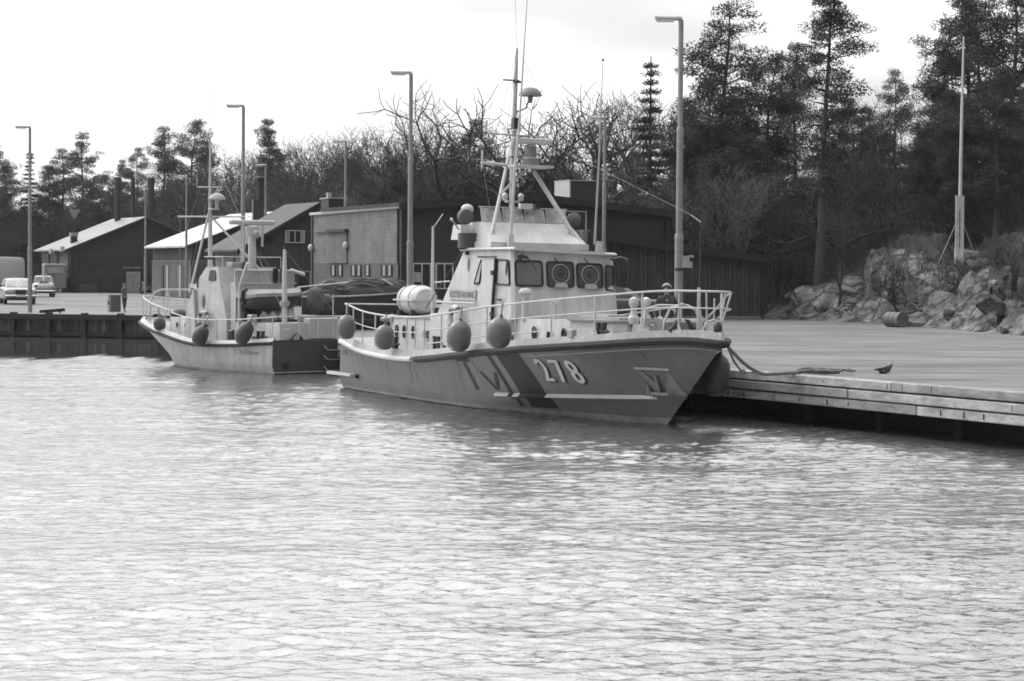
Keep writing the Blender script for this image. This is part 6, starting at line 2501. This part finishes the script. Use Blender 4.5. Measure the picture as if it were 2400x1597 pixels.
def std_pose(arm_l, arm_r, feet=((.1, .02), (-.1, -.02)), lean=0.0):
    """x to the figure's left, -y forward, z up"""
    J = {'pelvis': (0, 0, .95), 'belly': (0, -.01 + lean * .3, 1.10), 'chest': (0, -.01 + lean, 1.30), 'neck': (0, lean, 1.46), 'chin': (0, lean - .02, 1.54), 'head': (0, lean - .02, 1.63), 'crown': (0, lean - .01, 1.71),
         'hipl': (.09, 0, .90), 'kneel': (.10, -.03, .50), 'anklel': (feet[0][0], feet[0][1] + .03, .08), 'toel': (feet[0][0] + .02, feet[0][1] - .13, .04),
         'hipr': (-.09, 0, .90), 'kneer': (-.10, -.03, .50), 'ankler': (feet[1][0], feet[1][1] + .03, .08), 'toer': (feet[1][0] - .02, feet[1][1] - .13, .04),
         'nose': (0, lean - .125, 1.615),
         'shl': (.17, lean, 1.41), 'ell': arm_l[0], 'wrl': arm_l[1], 'shr': (-.17, lean, 1.41), 'elr': arm_r[0], 'wrr': arm_r[1]}
    E = [('pelvis', 'belly'), ('belly', 'chest'), ('chest', 'neck'), ('neck', 'chin'), ('chin', 'head'), ('head', 'crown'), ('head', 'nose'),
         ('pelvis', 'hipl'), ('hipl', 'kneel'), ('kneel', 'anklel'), ('anklel', 'toel'), ('pelvis', 'hipr'), ('hipr', 'kneer'), ('kneer', 'ankler'), ('ankler', 'toer'),
         ('chest', 'shl'), ('shl', 'ell'), ('ell', 'wrl'), ('chest', 'shr'), ('shr', 'elr'), ('elr', 'wrr')]
    Rd = {'pelvis': (.15, .11), 'belly': (.14, .10), 'chest': (.17, .11), 'neck': .055, 'chin': .065, 'head': .088, 'crown': .07, 'nose': .014,
          'hipl': .09, 'kneel': .06, 'anklel': .042, 'toel': .038, 'hipr': .09, 'kneer': .06, 'ankler': .042, 'toer': .038,
          'shl': .07, 'ell': .048, 'wrl': .03, 'shr': .07, 'elr': .048, 'wrr': .03}
    for s, w, e in (('l', arm_l[1], arm_l[0]), ('r', arm_r[1], arm_r[0])):
        w, e = Vector(w), Vector(e)
        d = (w - e).normalized()
        sx_ = 1 if s == 'l' else -1
        palm = w + d * .08
        J['palm' + s] = palm
        Rd['palm' + s] = (.035, .018)
        E.append(('wr' + s, 'palm' + s))
        for k, (off, ln) in enumerate(((-.027, .075), (-.009, .085), (.009, .08), (.027, .065))):
            side_ = Vector((0, 1, 0)) if abs(d.y) < .7 else Vector((1, 0, 0))
            f1_ = palm + d * .03 + side_ * off
            f2_ = f1_ + d * ln * .8 + Vector((-.02 * sx_, 0, 0))
            J['f%s%da' % (s, k)] = f1_
            J['f%s%db' % (s, k)] = f2_
            Rd['f%s%da' % (s, k)] = .009
            Rd['f%s%db' % (s, k)] = .007
            E += [('palm' + s, 'f%s%da' % (s, k)), ('f%s%da' % (s, k), 'f%s%db' % (s, k))]
        th_ = w + d * .045 + Vector((0, -.045, 0))
        J['th' + s] = th_
        Rd['th' + s] = .010
        E.append(('wr' + s, 'th' + s))
    return J, E, Rd


jacket = mat('dark_jacket', .05, .8, .2, 4, bump=.01)
trousers = mat('dark_trousers', .03, .85, .2, 4)
jacket2 = mat('mid_jacket', .09, .8, .25, 4)
hairm = mat('fair_hair', .22, .6, .3, 20, bump=.02)
hair_d = mat('dark_hair', .04, .6, .3, 20)
shoe = mat('dark_shoe', .02, .5, .2, 4)


def cloth(jk, tr):
    def f(c):
        if c.z > 1.49:
            return skin
        if c.z < .1:
            return shoe
        if c.z < .92 and abs(c.x) < .2:
            return tr
        if c.z < .97 and abs(c.x) > .17:
            return skin
        return jk
    return f


def face(t, lean, hm, sc=1.0, long_=False):
    for s in (-1, 1):
        MB().ball((s * .033 * sc, (lean - .095) * sc, 1.635 * sc), .011 * sc, 8).build('eye', darkm, t, True)
        MB().ball((s * .088 * sc, (lean - .01) * sc, 1.62 * sc), 1, 8, (.012 * sc, .022 * sc, .035 * sc)).build('ear', skin, t, True)
    MB().box((0, (lean - .098) * sc, 1.575 * sc), (.045 * sc, .01, .008 * sc)).build('mouth', mat('lips', .2, .5, .1, 5), t)
    mb = MB()
    n = 14
    for i in range(8):
        a = (math.pi * .5) * i / 7
        for q in range(n):
            b = 2 * math.pi * q / n
            front = max(0, -math.sin(b))
            zlow = -.02 + .085 * front
            z = 1.64 + (zlow if i == 0 else zlow + (.125 - zlow) * math.sin(a))
            r = (.116 if long_ else .108) * math.cos(a) + .004
            if i == 0 and front < .3:
                z -= .07 if long_ else .04
            mb.v.append(Vector((r * math.cos(b) * sc, (lean - .015 + r * 1.08 * math.sin(b)) * sc, z * sc)))
    for i in range(7):
        for q in range(n):
            q2 = (q + 1) % n
            mb.f.append((i * n + q, i * n + q2, (i + 1) * n + q2, (i + 1) * n + q))
    mb.f.append(tuple(7 * n + q for q in range(n)))
    mb.build('hair', hm, t, True)


# man on the quay behind the bow
J, E_, Rd = std_pose(((.27, .04, 1.14), (.20, -.16, .98)), ((-.28, .02, 1.14), (-.24, -.14, .96)))
pp = P(1562, 800, 50.0)
t1, b1_ = person('person', 'fair-haired person in a dark jacket standing on the quay beside the nearest lamp post', (pp.x, pp.y, 1.0), R(-12), J, E_, Rd, cloth(jacket, trousers))
face(t1, 0.0, hairm, long_=True)
MB().loft([[(.15 * math.cos(a) * k, .01 + .11 * math.sin(a) * k, z) for a in [2 * math.pi * i / 14 for i in range(14)]] for z, k in ((.82, 1.08), (.95, 1.1), (1.1, 1.04))], caps=False).build('jacket_hem', jacket, t1, True)
MB().ball((.02, -.125, 1.36), .02, 8).build('badge', frame_w, t1, True)
# child by the cabinet at the left
J, E_, Rd = std_pose(((.24, .06, 1.15), (.22, -.02, .92)), ((-.25, .0, 1.16), (-.22, -.16, 1.0)), ((.12, .08), (-.10, -.14)))
pp = G(291, 732)
t2, b2_ = person('person', 'small figure in dark clothes standing beside the low cabinet at the left', (pp.x, pp.y, 1.0), R(60), J, E_, Rd, cloth(jacket2, trousers), scale=.76)
face(t2, 0.0, hair_d, .76)

# ================================================================== TREES
bark = mat('pine_bark', .055, .9, .3, 3, bump=.03, bscale=12, stretch=(1, 1, .3))
bark_l = mat('upper_pine_bark', .10, .9, .3, 3, bump=.02, bscale=12)
bark_d = mat('grey_bark', .03, .9, .3, 3, bump=.02, bscale=12)
birch = mat('birch_bark', .11, .8, .35, 5)


def leafmat(name, v):
    m = mat(name, v, .75, .45, .8, coord='World', spec=.3)
    return m


needle = leafmat('pine_needles', .058)
needle2 = leafmat('spruce_needles', .04)


def rv(r, s=1.0):
    return Vector((r.gauss(0, s), r.gauss(0, s), r.gauss(0, s)))


def clump(mb, c, rx, rz, n, r, size, droop=0.0):
    """a flattened cloud of small needle tufts"""
    for _ in range(n):
        while True:
            p = Vector((r.uniform(-1, 1), r.uniform(-1, 1), r.uniform(-1, 1)))
            if p.length < 1:
                break
        q = c + Vector((p.x * rx, p.y * rx, p.z * rz + droop * (p.x * p.x + p.y * p.y)))
        d = (Vector((p.x, p.y, .35)) + rv(r, .45)).normalized()
        s = d.cross(rv(r, 1)).normalized() * size * r.uniform(.16, .32)
        l = d * size * r.uniform(.7, 1.3)
        n0 = len(mb.v)
        mb.v += [q - s, q + s, q + l]
        mb.f.append((n0, n0 + 1, n0 + 2))


def bent(p0, p1, r, k, wob):
    pts = []
    for i in range(k + 1):
        t = i / k
        pts.append(p0.lerp(p1, t) + rv(r, wob) * (t * (1 - t) * 4 if i < k else .3))
    return pts


def pine_mesh(seed, H=12.0, bare=.45, spread=2.3, layers=18, per=2, dens=46, top_flat=True, cl=(.75, .26)):
    """Scots pine: bare lower trunk, irregular flat layers of needles on crooked limbs"""
    r = random.Random(seed)
    tr = MB()
    lean = Vector((r.uniform(-.5, .5), r.uniform(-.4, .4), 0))
    tp = [Vector((0, 0, -.5)) + (lean * (k / 10)**1.5) + Vector((math.sin(k * .9 + seed) * .06 * k / 3, math.cos(k * 1.1) * .05, (H + .5) * k / 10)) for k in range(11)]
    tr.tube(tp, [.22 * (1 - .88 * (k / 10)**.9) * H / 12 for k in range(11)], 8)
    cr = MB()
    lm = MB()

    def axis(h):
        t = max(0, min(.999, (h + .5) / (H + .5))) * 10
        i = int(t)
        return tp[i].lerp(tp[i + 1], t - i)
    for k in range(layers):
        f = k / (layers - 1)
        h = H * (bare + (1 - bare) * f) * 1.0 - r.uniform(0, .3)
        env = spread * (math.sin(math.pi * min(1, (f * .86 + .12)))**.7) * (1.0 if f < .85 else .75)
        for j in range(per + (1 if r.random() < .5 else 0)):
            a = r.uniform(0, 2 * math.pi)
            L = env * r.uniform(.35, 1.15)
            p0 = axis(h)
            rise = L * r.uniform(-.05, .40) * (1 if f > .3 else .4)
            p1 = p0 + Vector((math.cos(a) * L, math.sin(a) * L, rise))
            pts = bent(p0, p1, r, 4, .09 * L)
            lm.tube(pts, [.055 * (1 - .75 * i / 4) * (1.3 - f) for i in range(5)], 4, cap=False)
            nc = 2 + int(L * 1.5)
            for q in range(nc):
                t = 1.02 - q * .2
                if t < .3:
                    break
                c = p0.lerp(p1, t) + Vector((r.uniform(-.3, .3), r.uniform(-.3, .3), .10 + r.uniform(-.16, .24)))
                clump(cr, c, cl[0] * r.uniform(.4, .85), cl[1] * r.uniform(.6, 1.3), int(dens * 2.9 * r.uniform(.6, 1.2)), r, .115)
    # a few dead stubs below
    for k in range(7):
        h = H * r.uniform(.15, bare + .1)
        a = r.uniform(0, 2 * math.pi)
        p0 = axis(h)
        p1 = p0 + Vector((math.cos(a), math.sin(a), r.uniform(-.3, .3))) * r.uniform(.5, 1.6)
        lm.tube(bent(p0, p1, r, 3, .12), [.03, .022, .015, .008], 3, cap=False)
    lm.v += []
    n0 = len(tr.v)
    tr.v += lm.v
    tr.f += [tuple(i + n0 for i in f) for f in lm.f]
    a = tr.mesh('trunk', True)
    a.materials.append(bark)
    b = cr.mesh('crown')
    b.materials.append(needle)
    return a, b, H


def spruce_mesh(seed, H=11.0, R0=1.9):
    r = random.Random(seed)
    tr = MB().tube([(0, 0, -.5), (0, 0, H * .5), (0, 0, H)], [.17, .1, .02], 7)
    cr = MB()
    z = H * .08
    while z < H * .985:
        f = z / H
        L0 = R0 * (1 - f)**.85 + .10
        for j in range(6 if f < .8 else 4):
            a = r.uniform(0, 2 * math.pi)
            L = L0 * r.uniform(.5, 1.15)
            for q in range(1 + int(L / .3)):
                t = (q + .7) * .3 / max(L, .3)
                if t > 1.05:
                    break
                c = Vector((math.cos(a) * L * t, math.sin(a) * L * t, z - .22 * L * t + .18 * L * t * t))
                clump(cr, c, .30, .12, 40, r, .13, -.05)
        z += .30 + .12 * r.random()
    a = tr.mesh('trunk', True)
    a.materials.append(bark_d)
    b = cr.mesh('crown')
    b.materials.append(needle2)
    return a, b, H


def bare_mesh(seed, H=10.0, spread=1.0, levels=6, trunk_f=.28, m=None, split=(2, 3), up=.25, r0=.24):
    """leafless broadleaf: crooked forking limbs down to fine twigs"""
    r = random.Random(seed)
    tk, cr = MB(), MB()

    def grow(p, d, L, rad, lv):
        k = 4 if lv < 3 else 3
        pts = [p]
        dd = d.copy()
        for i in range(k):
            dd = (dd + rv(r, .10 + .025 * lv) + Vector((0, 0, up * .30))).normalized()
            pts.append(pts[-1] + dd * L / k)
        e = rad * .78
        (tk if lv < 2 else cr).tube(pts, [rad + (e - rad) * i / k for i in range(k + 1)], 7 if lv < 2 else (4 if lv < 4 else 3), cap=False)
        if lv >= levels:
            return
        n = (4 if spread > 1.2 else 3) if lv == 0 else r.choice(split)
        a0 = r.uniform(0, 6.28)
        for j in range(n):
            ax = dd.orthogonal().normalized()
            ax.rotate(Matrix.Rotation(a0 + 6.28 * j / n + r.uniform(-.5, .5), 3, dd))
            ang = R(r.uniform(20, 44)) * spread * (1.0 if lv else 1.15)
            nd = dd.copy()
            nd.rotate(Matrix.Rotation(ang, 3, ax))
            grow(pts[-1], nd, L * r.uniform(.62, .92), max(.013, e * r.uniform(.60, .86)), lv + 1)
        if lv >= 1:
            for j in range(3 if lv < 4 else 2):
                q = pts[r.randrange(1, k + 1)]
                ax = dd.orthogonal().normalized()
                ax.rotate(Matrix.Rotation(r.uniform(0, 2 * math.pi), 3, dd))
                nd = dd.copy()
                nd.rotate(Matrix.Rotation(R(r.uniform(30, 60)), 3, ax))
                grow(q, nd, L * r.uniform(.35, .6), max(.012, e * .40), max(lv + 2, levels - 1))
    grow(Vector((0, 0, -.4)), Vector((r.uniform(-.1, .1), r.uniform(-.1, .1), 1)).normalized(), H * trunk_f + .4, r0 * H / 10, 0)
    zs = max(v.z for v in tk.v + cr.v)
    s = H / zs
    for v in tk.v + cr.v:
        v *= s
    a = tk.mesh('trunk', True)
    a.materials.append(m or bark_d)
    b = cr.mesh('crown')
    b.materials.append(m or bark_d)
    return a, b, H


PINES = [pine_mesh(11, 13, .40, 2.0, 20, 2, 44), pine_mesh(12, 12, .42, 2.4, 18, 2, 46), pine_mesh(13, 12, .30, 2.2, 20, 3, 44, cl=(.8, .34)),
         pine_mesh(14, 11, .25, 2.6, 18, 3, 46, cl=(.85, .36))]
TALL = pine_mesh(31, 13, .34, 1.7, 24, 2, 46, cl=(.72, .26))
SPR = [spruce_mesh(41), spruce_mesh(42, 11, 1.5)]
BARE = [bare_mesh(51, 10, 1.0), bare_mesh(52, 10, 1.15), bare_mesh(53, 10, .85), bare_mesh(54, 10, 1.2, trunk_f=.34)]
OAK = [bare_mesh(61, 10, 1.3, 5, .28, up=.12, r0=.27), bare_mesh(66, 10, 1.3, 5, .24, up=.10, r0=.28)]
BUSH = [bare_mesh(71, 4, 1.1, 5, .10), bare_mesh(72, 4, 1.3, 5, .12)]
BIRCH = [bare_mesh(81, 8, .5, 5, .5, birch, r0=.12), bare_mesh(82, 8, .55, 5, .45, birch, r0=.12)]

rt_ = random.Random(99)


def yhor(x):
    return 637.0 + ROLL * (x - PW / 2)


def plant(kind, px, py_top, d, name, label, cat='tree', group=None, wide=1.0, base=None):
    """stand a tree at depth d so that it is seen at column px and tops out at row py_top"""
    X = (px - PW / 2) / F_PX * d
    zt = 3.0 + (yhor(px) - py_top) * d / F_PX
    zb = T(X, d) - .1 if base is None else base
    if base is None and knoll(X, d) > 0.2:
        zb = rock_h(X, d) - .15
    tr, cr, H = kind
    s = max(.25, (zt - zb) / H)
    t = thing(name, label, cat, (X, d, zb), 0, group)
    t.scale = (s * wide, s * wide, s)
    t.rotation_euler = (0, 0, rt_.uniform(0, 6.28))
    for nm, me in (('trunk', tr), ('crown', cr)):
        o = bpy.data.objects.new(nm, me)
        COL.objects.link(o)
        o.parent = t
    return t


# --- the trees one can tell apart, left to right
plant(PINES[1], -12, 345, 212, 'pine_tree', 'pine tree cut by the left edge of the picture', wide=1.1)
plant(SPR[1], 70, 352, 214, 'spruce_tree', 'narrow spruce right behind the far left lamp post')
plant(PINES[3], 20, 402, 218, 'pine_tree', 'low spreading pine at the far left behind the white van', wide=1.2)
plant(PINES[3], 118, 395, 217, 'pine_tree', 'dark rounded pine left of the triangle sign', wide=1.0)
plant(PINES[1], 190, 322, 214, 'pine_tree', 'tall layered pine above the roof of the left house', wide=.95)
plant(PINES[2], 150, 362, 218, 'pine_tree', 'broad dark pine close behind the tall layered pine at the left', wide=1.1)
plant(PINES[3], 235, 415, 220, 'pine_tree', 'low pine with a long right-hand bough left of the chimney pipes', wide=1.2)
plant(PINES[2], 318, 357, 232, 'pine_tree', 'pine behind the chimney pipes of the dark gabled house', wide=1.0)
plant(PINES[2], 282, 384, 234, 'pine_tree', 'smaller pine left of the chimney pipes', wide=1.0)
plant(PINES[2], 385, 312, 218, 'pine_tree', 'dense dark pine right of the chimney pipes', wide=1.05)
plant(PINES[3], 445, 292, 220, 'pine_tree', 'tallest dark pine left of the small boat mast', wide=.95)
plant(PINES[2], 482, 345, 220, 'pine_tree', 'dark pine directly left of the small boat mast', wide=.95)
plant(PINES[0], 628, 290, 190, 'pine_tree', 'slim pine top sticking out between bare trees right of the second lamp post', wide=.8)
plant(PINES[2], 640, 345, 191, 'pine_tree', 'dark lower pine beneath the slim pine top', wide=.9)
plant(BARE[0], 1010, 232, 126, 'bare_tree', 'tall thin bare tree right of the second tall lamp post', wide=.75)
plant(OAK[0], 1150, 190, 118, 'oak_tree', 'big leafless oak directly left of the tripod mast', wide=1.05)
plant(OAK[1], 1300, 186, 117, 'oak_tree', 'big crooked leafless oak directly right of the tripod mast', wide=1.1)
plant(BARE[1], 1390, 205, 119, 'bare_tree', 'leafless tree crowding the thin lamp post right of the mast', wide=1.0)
plant(BARE[3], 1452, 205, 118, 'bare_tree', 'leafless tree left of the pointed spruce', wide=1.0)
plant(PINES[2], 1105, 300, 122, 'pine_tree', 'dark low pine left of the mast under the leafless oak', wide=.9)
plant(PINES[3], 1068, 350, 121, 'pine_tree', 'small dark pine at the foot of the leafless oak', wide=.9)
plant(SPR[0], 1520, 134, 108, 'spruce_tree', 'pointed dark spruce left of the nearest lamp post', wide=.9)
plant(PINES[1], 1692, 30, 107, 'pine_tree', 'tall open pine with flat layers right of the nearest lamp post', wide=1.05)
plant(PINES[2], 1655, 175, 106, 'pine_tree', 'dark pine below the tall open pine', wide=1.1)
plant(PINES[3], 1610, 240, 104, 'pine_tree', 'low dark pine directly right of the nearest lamp post', wide=1.0)
plant(PINES[3], 1790, 140, 106, 'pine_tree', 'dense flat-topped pine left of the tallest pine', wide=1.0)
plant(PINES[2], 1855, 128, 108, 'pine_tree', 'dark pine touching the left side of the tallest pine', wide=.95)
plant(TALL, 1918, -16, 97, 'pine_tree', 'tallest single pine with a long bare trunk on the knoll', wide=1.0)
plant(PINES[3], 2000, 245, 112, 'pine_tree', 'lower pine right of the tallest pine', wide=.9)
plant(PINES[2], 2095, 182, 112, 'pine_tree', 'rounded pine standing alone in the gap left of the flagpole', wide=.85)
plant(PINES[3], 2045, 262, 113, 'pine_tree', 'small dark pine in the gap between the tallest pine and the flagpole', wide=.85)
plant(BARE[0], 2160, 195, 108, 'bare_tree', 'leafless tree left of the flagpole', wide=.8)
plant(PINES[2], 2205, 92, 103, 'pine_tree', 'pine directly behind the top of the flagpole', wide=1.0)
plant(PINES[3], 2290, 10, 101, 'pine_tree', 'large dense pine right of the flagpole top', wide=1.05)
plant(PINES[1], 2255, -20, 104, 'pine_tree', 'tall pine behind the flagpole reaching out of the picture', wide=1.0)
plant(PINES[2], 2375, -40, 99, 'pine_tree', 'large pine filling the upper right corner', wide=1.1)
plant(PINES[3], 2330, 170, 97, 'pine_tree', 'lower dense pine below the large pine at the right edge', wide=1.0)
plant(PINES[2], 2420, 200, 96, 'pine_tree', 'pine cut by the right edge of the picture', wide=1.0)
plant(PINES[3], 2240, 225, 99, 'pine_tree', 'pine crowding the middle of the flagpole', wide=.9)
plant(BIRCH[0], 1700, 365, 99, 'birch_tree', 'pale thin birch behind the roof of the lean-to', wide=1.0)
plant(BIRCH[1], 1722, 395, 100, 'birch_tree', 'second pale birch right beside the first behind the lean-to', wide=1.0)
plant(BARE[2], 1962, 440, 93, 'bare_tree', 'small dark bare tree on the rocks right of the tallest pine', wide=.8)
plant(BUSH[0], 2345, 560, 82, 'bare_bush', 'bare upright bush on the rocks at the right edge', 'bush', wide=1.0)
plant(BUSH[1], 2300, 590, 84, 'bare_bush', 'bare bush on the rocks right of the flagpole foot', 'bush', wide=1.0)
plant(BUSH[0], 2110, 600, 88, 'bare_bush', 'thin bare bush on the knoll left of the flagpole', 'bush', wide=1.0)

# --- the wood behind: rows of trees nothing tells apart
gB = 'leafless trees of the wood behind the sheds'
rr_ = random.Random(17)
skyline = [(505, 375), (540, 352), (575, 335), (610, 345), (665, 310), (690, 300), (718, 305), (745, 335), (772, 298), (800, 315), (825, 298), (850, 292), (875, 300), (905, 288), (935, 285), (965, 275), (985, 262), (1040, 262), (1420, 212), (1480, 225)]
for i, (px, py) in enumerate(skyline):
    plant(rr_.choice(BARE), px, py + rr_.uniform(-6, 10), (rr_.uniform(126, 142) if px > 860 else rr_.uniform(150, 165) if px > 700 else rr_.uniform(182, 200)), 'bare_tree', 'leafless tree on the skyline of the wood behind the sheds', 'tree', gB, wide=rr_.uniform(.75, 1.0))
gP = 'dark conifers filling the wood'
fill = []
for i in range(86):
    px = rr_.uniform(380, 2420)
    top = lerp_tab([(380, 430), (500, 440), (700, 400), (900, 380), (1100, 400), (1300, 370), (1500, 330), (1650, 290), (1800, 280), (1950, 330), (2100, 330), (2250, 260), (2400, 250)], px) + rr_.uniform(-10, 60)
    d = rr_.uniform(116, 135) if px < 1500 else rr_.uniform(100, 116)
    if px < 500:
        d = rr_.uniform(212, 230)
    elif px < 860:
        d = lerp_tab([(500, 200), (860, 138)], px) + rr_.uniform(0, 14)
    plant(rr_.choice((PINES[2], PINES[3], SPR[0], SPR[1], PINES[3])), px, top, d, 'conifer_tree', 'dark conifer in the dense middle of the wood behind the sheds', 'tree', gP, wide=rr_.uniform(.95, 1.25))
for i in range(60):
    px = rr_.uniform(-20, 500)
    plant(rr_.choice((PINES[3], BARE[0], BARE[3], BARE[2])), px, rr_.uniform(430, 540), rr_.uniform(208, 226), 'wood_edge_tree', 'hazy tree in the distant wood behind the dark gabled house', 'tree', 'trees of the distant wood at the left', wide=1.3)
gU = 'bare saplings on the wooded slope'
for i in range(70):
    px = rr_.uniform(450, 2400)
    d = rr_.uniform(118, 128) if px < 1450 else rr_.uniform(99, 108)
    if px < 900:
        d = lerp_tab([(450, 208), (700, 160), (900, 130)], px) + rr_.uniform(0, 10)
    plant(rr_.choice(BARE + BIRCH[:1]), px, rr_.uniform(330, 470), d, 'bare_sapling', 'bare sapling among the conifers on the wooded slope', 'tree', gU, wide=1.2)

for i in range(90):
    px = rr_.uniform(-10, 2420) if i < 70 else rr_.uniform(1980, 2420)
    d = lerp_tab([(0, 210), (480, 207), (700, 160), (900, 130), (1450, 114), (1500, 100), (2400, 97)], px) + rr_.uniform(0, 9)
    plant(rr_.choice(BUSH), px, (rr_.uniform(470, 590) if i < 70 else rr_.uniform(500, 560)) if px > 1000 else rr_.uniform(480, 560), d, 'bare_bush', 'bare bush at the foot of the wooded slope', 'bush', 'bare bushes at the foot of the slope', wide=1.5)

# undergrowth: dead bracken, twigs and brush on the slope and the knoll, too many to count
rg_ = random.Random(4)
mb = MB()
twig = mat('dead_brush', .085, .9, .5, .6, coord='World')
for i in range(34000):
    px = rg_.uniform(-60, 2450)
    if px < 1450:
        d = lerp_tab([(0, 208), (480, 206), (700, 158), (900, 128), (1450, 112)], px) + rg_.uniform(0, 22)
    else:
        d = rg_.uniform(98, 116)
    X = (px - 1200) / F_PX * d
    z = T(X, d) if knoll(X, d) < .2 else rock_h(X, d)
    h = rg_.uniform(.4, 1.8) if rg_.random() < .8 else rg_.uniform(1.8, 4.5)
    w = rg_.uniform(.012, .03)
    dx, dy = rg_.gauss(0, .5) * h, rg_.gauss(0, .3) * h
    p0 = Vector((X, d, z - .1))
    p1 = p0 + Vector((dx * .4, dy * .4, h * .55))
    p2 = p0 + Vector((dx, dy, h))
    n0 = len(mb.v)
    s = Vector((w, w * .3, 0))
    mb.v += [p0 - s, p0 + s, p1 - s * .7, p1 + s * .7, p2]
    mb.f += [(n0, n0 + 1, n0 + 3, n0 + 2), (n0 + 2, n0 + 3, n0 + 4)]
    if rg_.random() < .8:
        for q in range(2):
            a = p0.lerp(p2, rg_.uniform(.35, .95))
            e = a + Vector((rg_.gauss(0, .35), rg_.gauss(0, .3), rg_.uniform(.1, .6)))
            n0 = len(mb.v)
            mb.v += [a - s * .5, a + s * .5, e]
            mb.f.append((n0, n0 + 1, n0 + 2))
me = bpy.data.meshes.new('undergrowth')
me.from_pydata([tuple(v) for v in mb.v], [], mb.f)
me.materials.append(twig)
o = bpy.data.objects.new('undergrowth', me)
COL.objects.link(o)
tag(o, 'tangle of bare brush and dead bracken on the wooded slope', 'undergrowth', kind='stuff')
# grass tufts on the knoll
mb = MB()
for i in range(32000):
    px = rg_.uniform(1790, 2450)
    d = rg_.uniform(76, 103)
    X = (px - 1200) / F_PX * d
    k = knoll(X, d)
    if k < 1.7 or (k < 2.6 and fb(X, d, .3) < -.1 + .25 * rg_.random()):
        continue
    z = rock_h(X, d)
    h = rg_.uniform(.12, .42)
    p0 = Vector((X, d, z - .03))
    s = Vector((rg_.uniform(.012, .025), .006, 0))
    tip = p0 + Vector((rg_.gauss(0, .12), rg_.gauss(0, .1), h))
    n0 = len(mb.v)
    mb.v += [p0 - s, p0 + s, tip]
    mb.f.append((n0, n0 + 1, n0 + 2))
me = bpy.data.meshes.new('grass')
me.from_pydata([tuple(v) for v in mb.v], [], mb.f)
me.materials.append(mat('dry_grass', .085, .9, .4, .8, coord='World'))
o = bpy.data.objects.new('grass', me)
COL.objects.link(o)
tag(o, 'dry grass tufts between the rocks of the knoll', 'grass', kind='stuff')

# ================================================================== HAZE: faint haze over the whole harbour, added also to lift the dark tones
hm = bpy.data.materials.new('thin_haze')
hm.use_nodes = True
hm.node_tree.nodes.clear()
ho = hm.node_tree.nodes.new('ShaderNodeOutputMaterial')
hv = hm.node_tree.nodes.new('ShaderNodeVolumePrincipled')
hv.inputs['Color'].default_value = (.9, .9, .9, 1)
hv.inputs['Density'].default_value = 0.00016
hm.node_tree.links.new(hv.outputs[0], ho.inputs['Volume'])
hz_ = MB().box((0, 1470, 15), (1840, 3100, 32)).build('haze', hm)
tag(hz_, 'thin pale haze over the whole harbour', 'haze', kind='stuff')
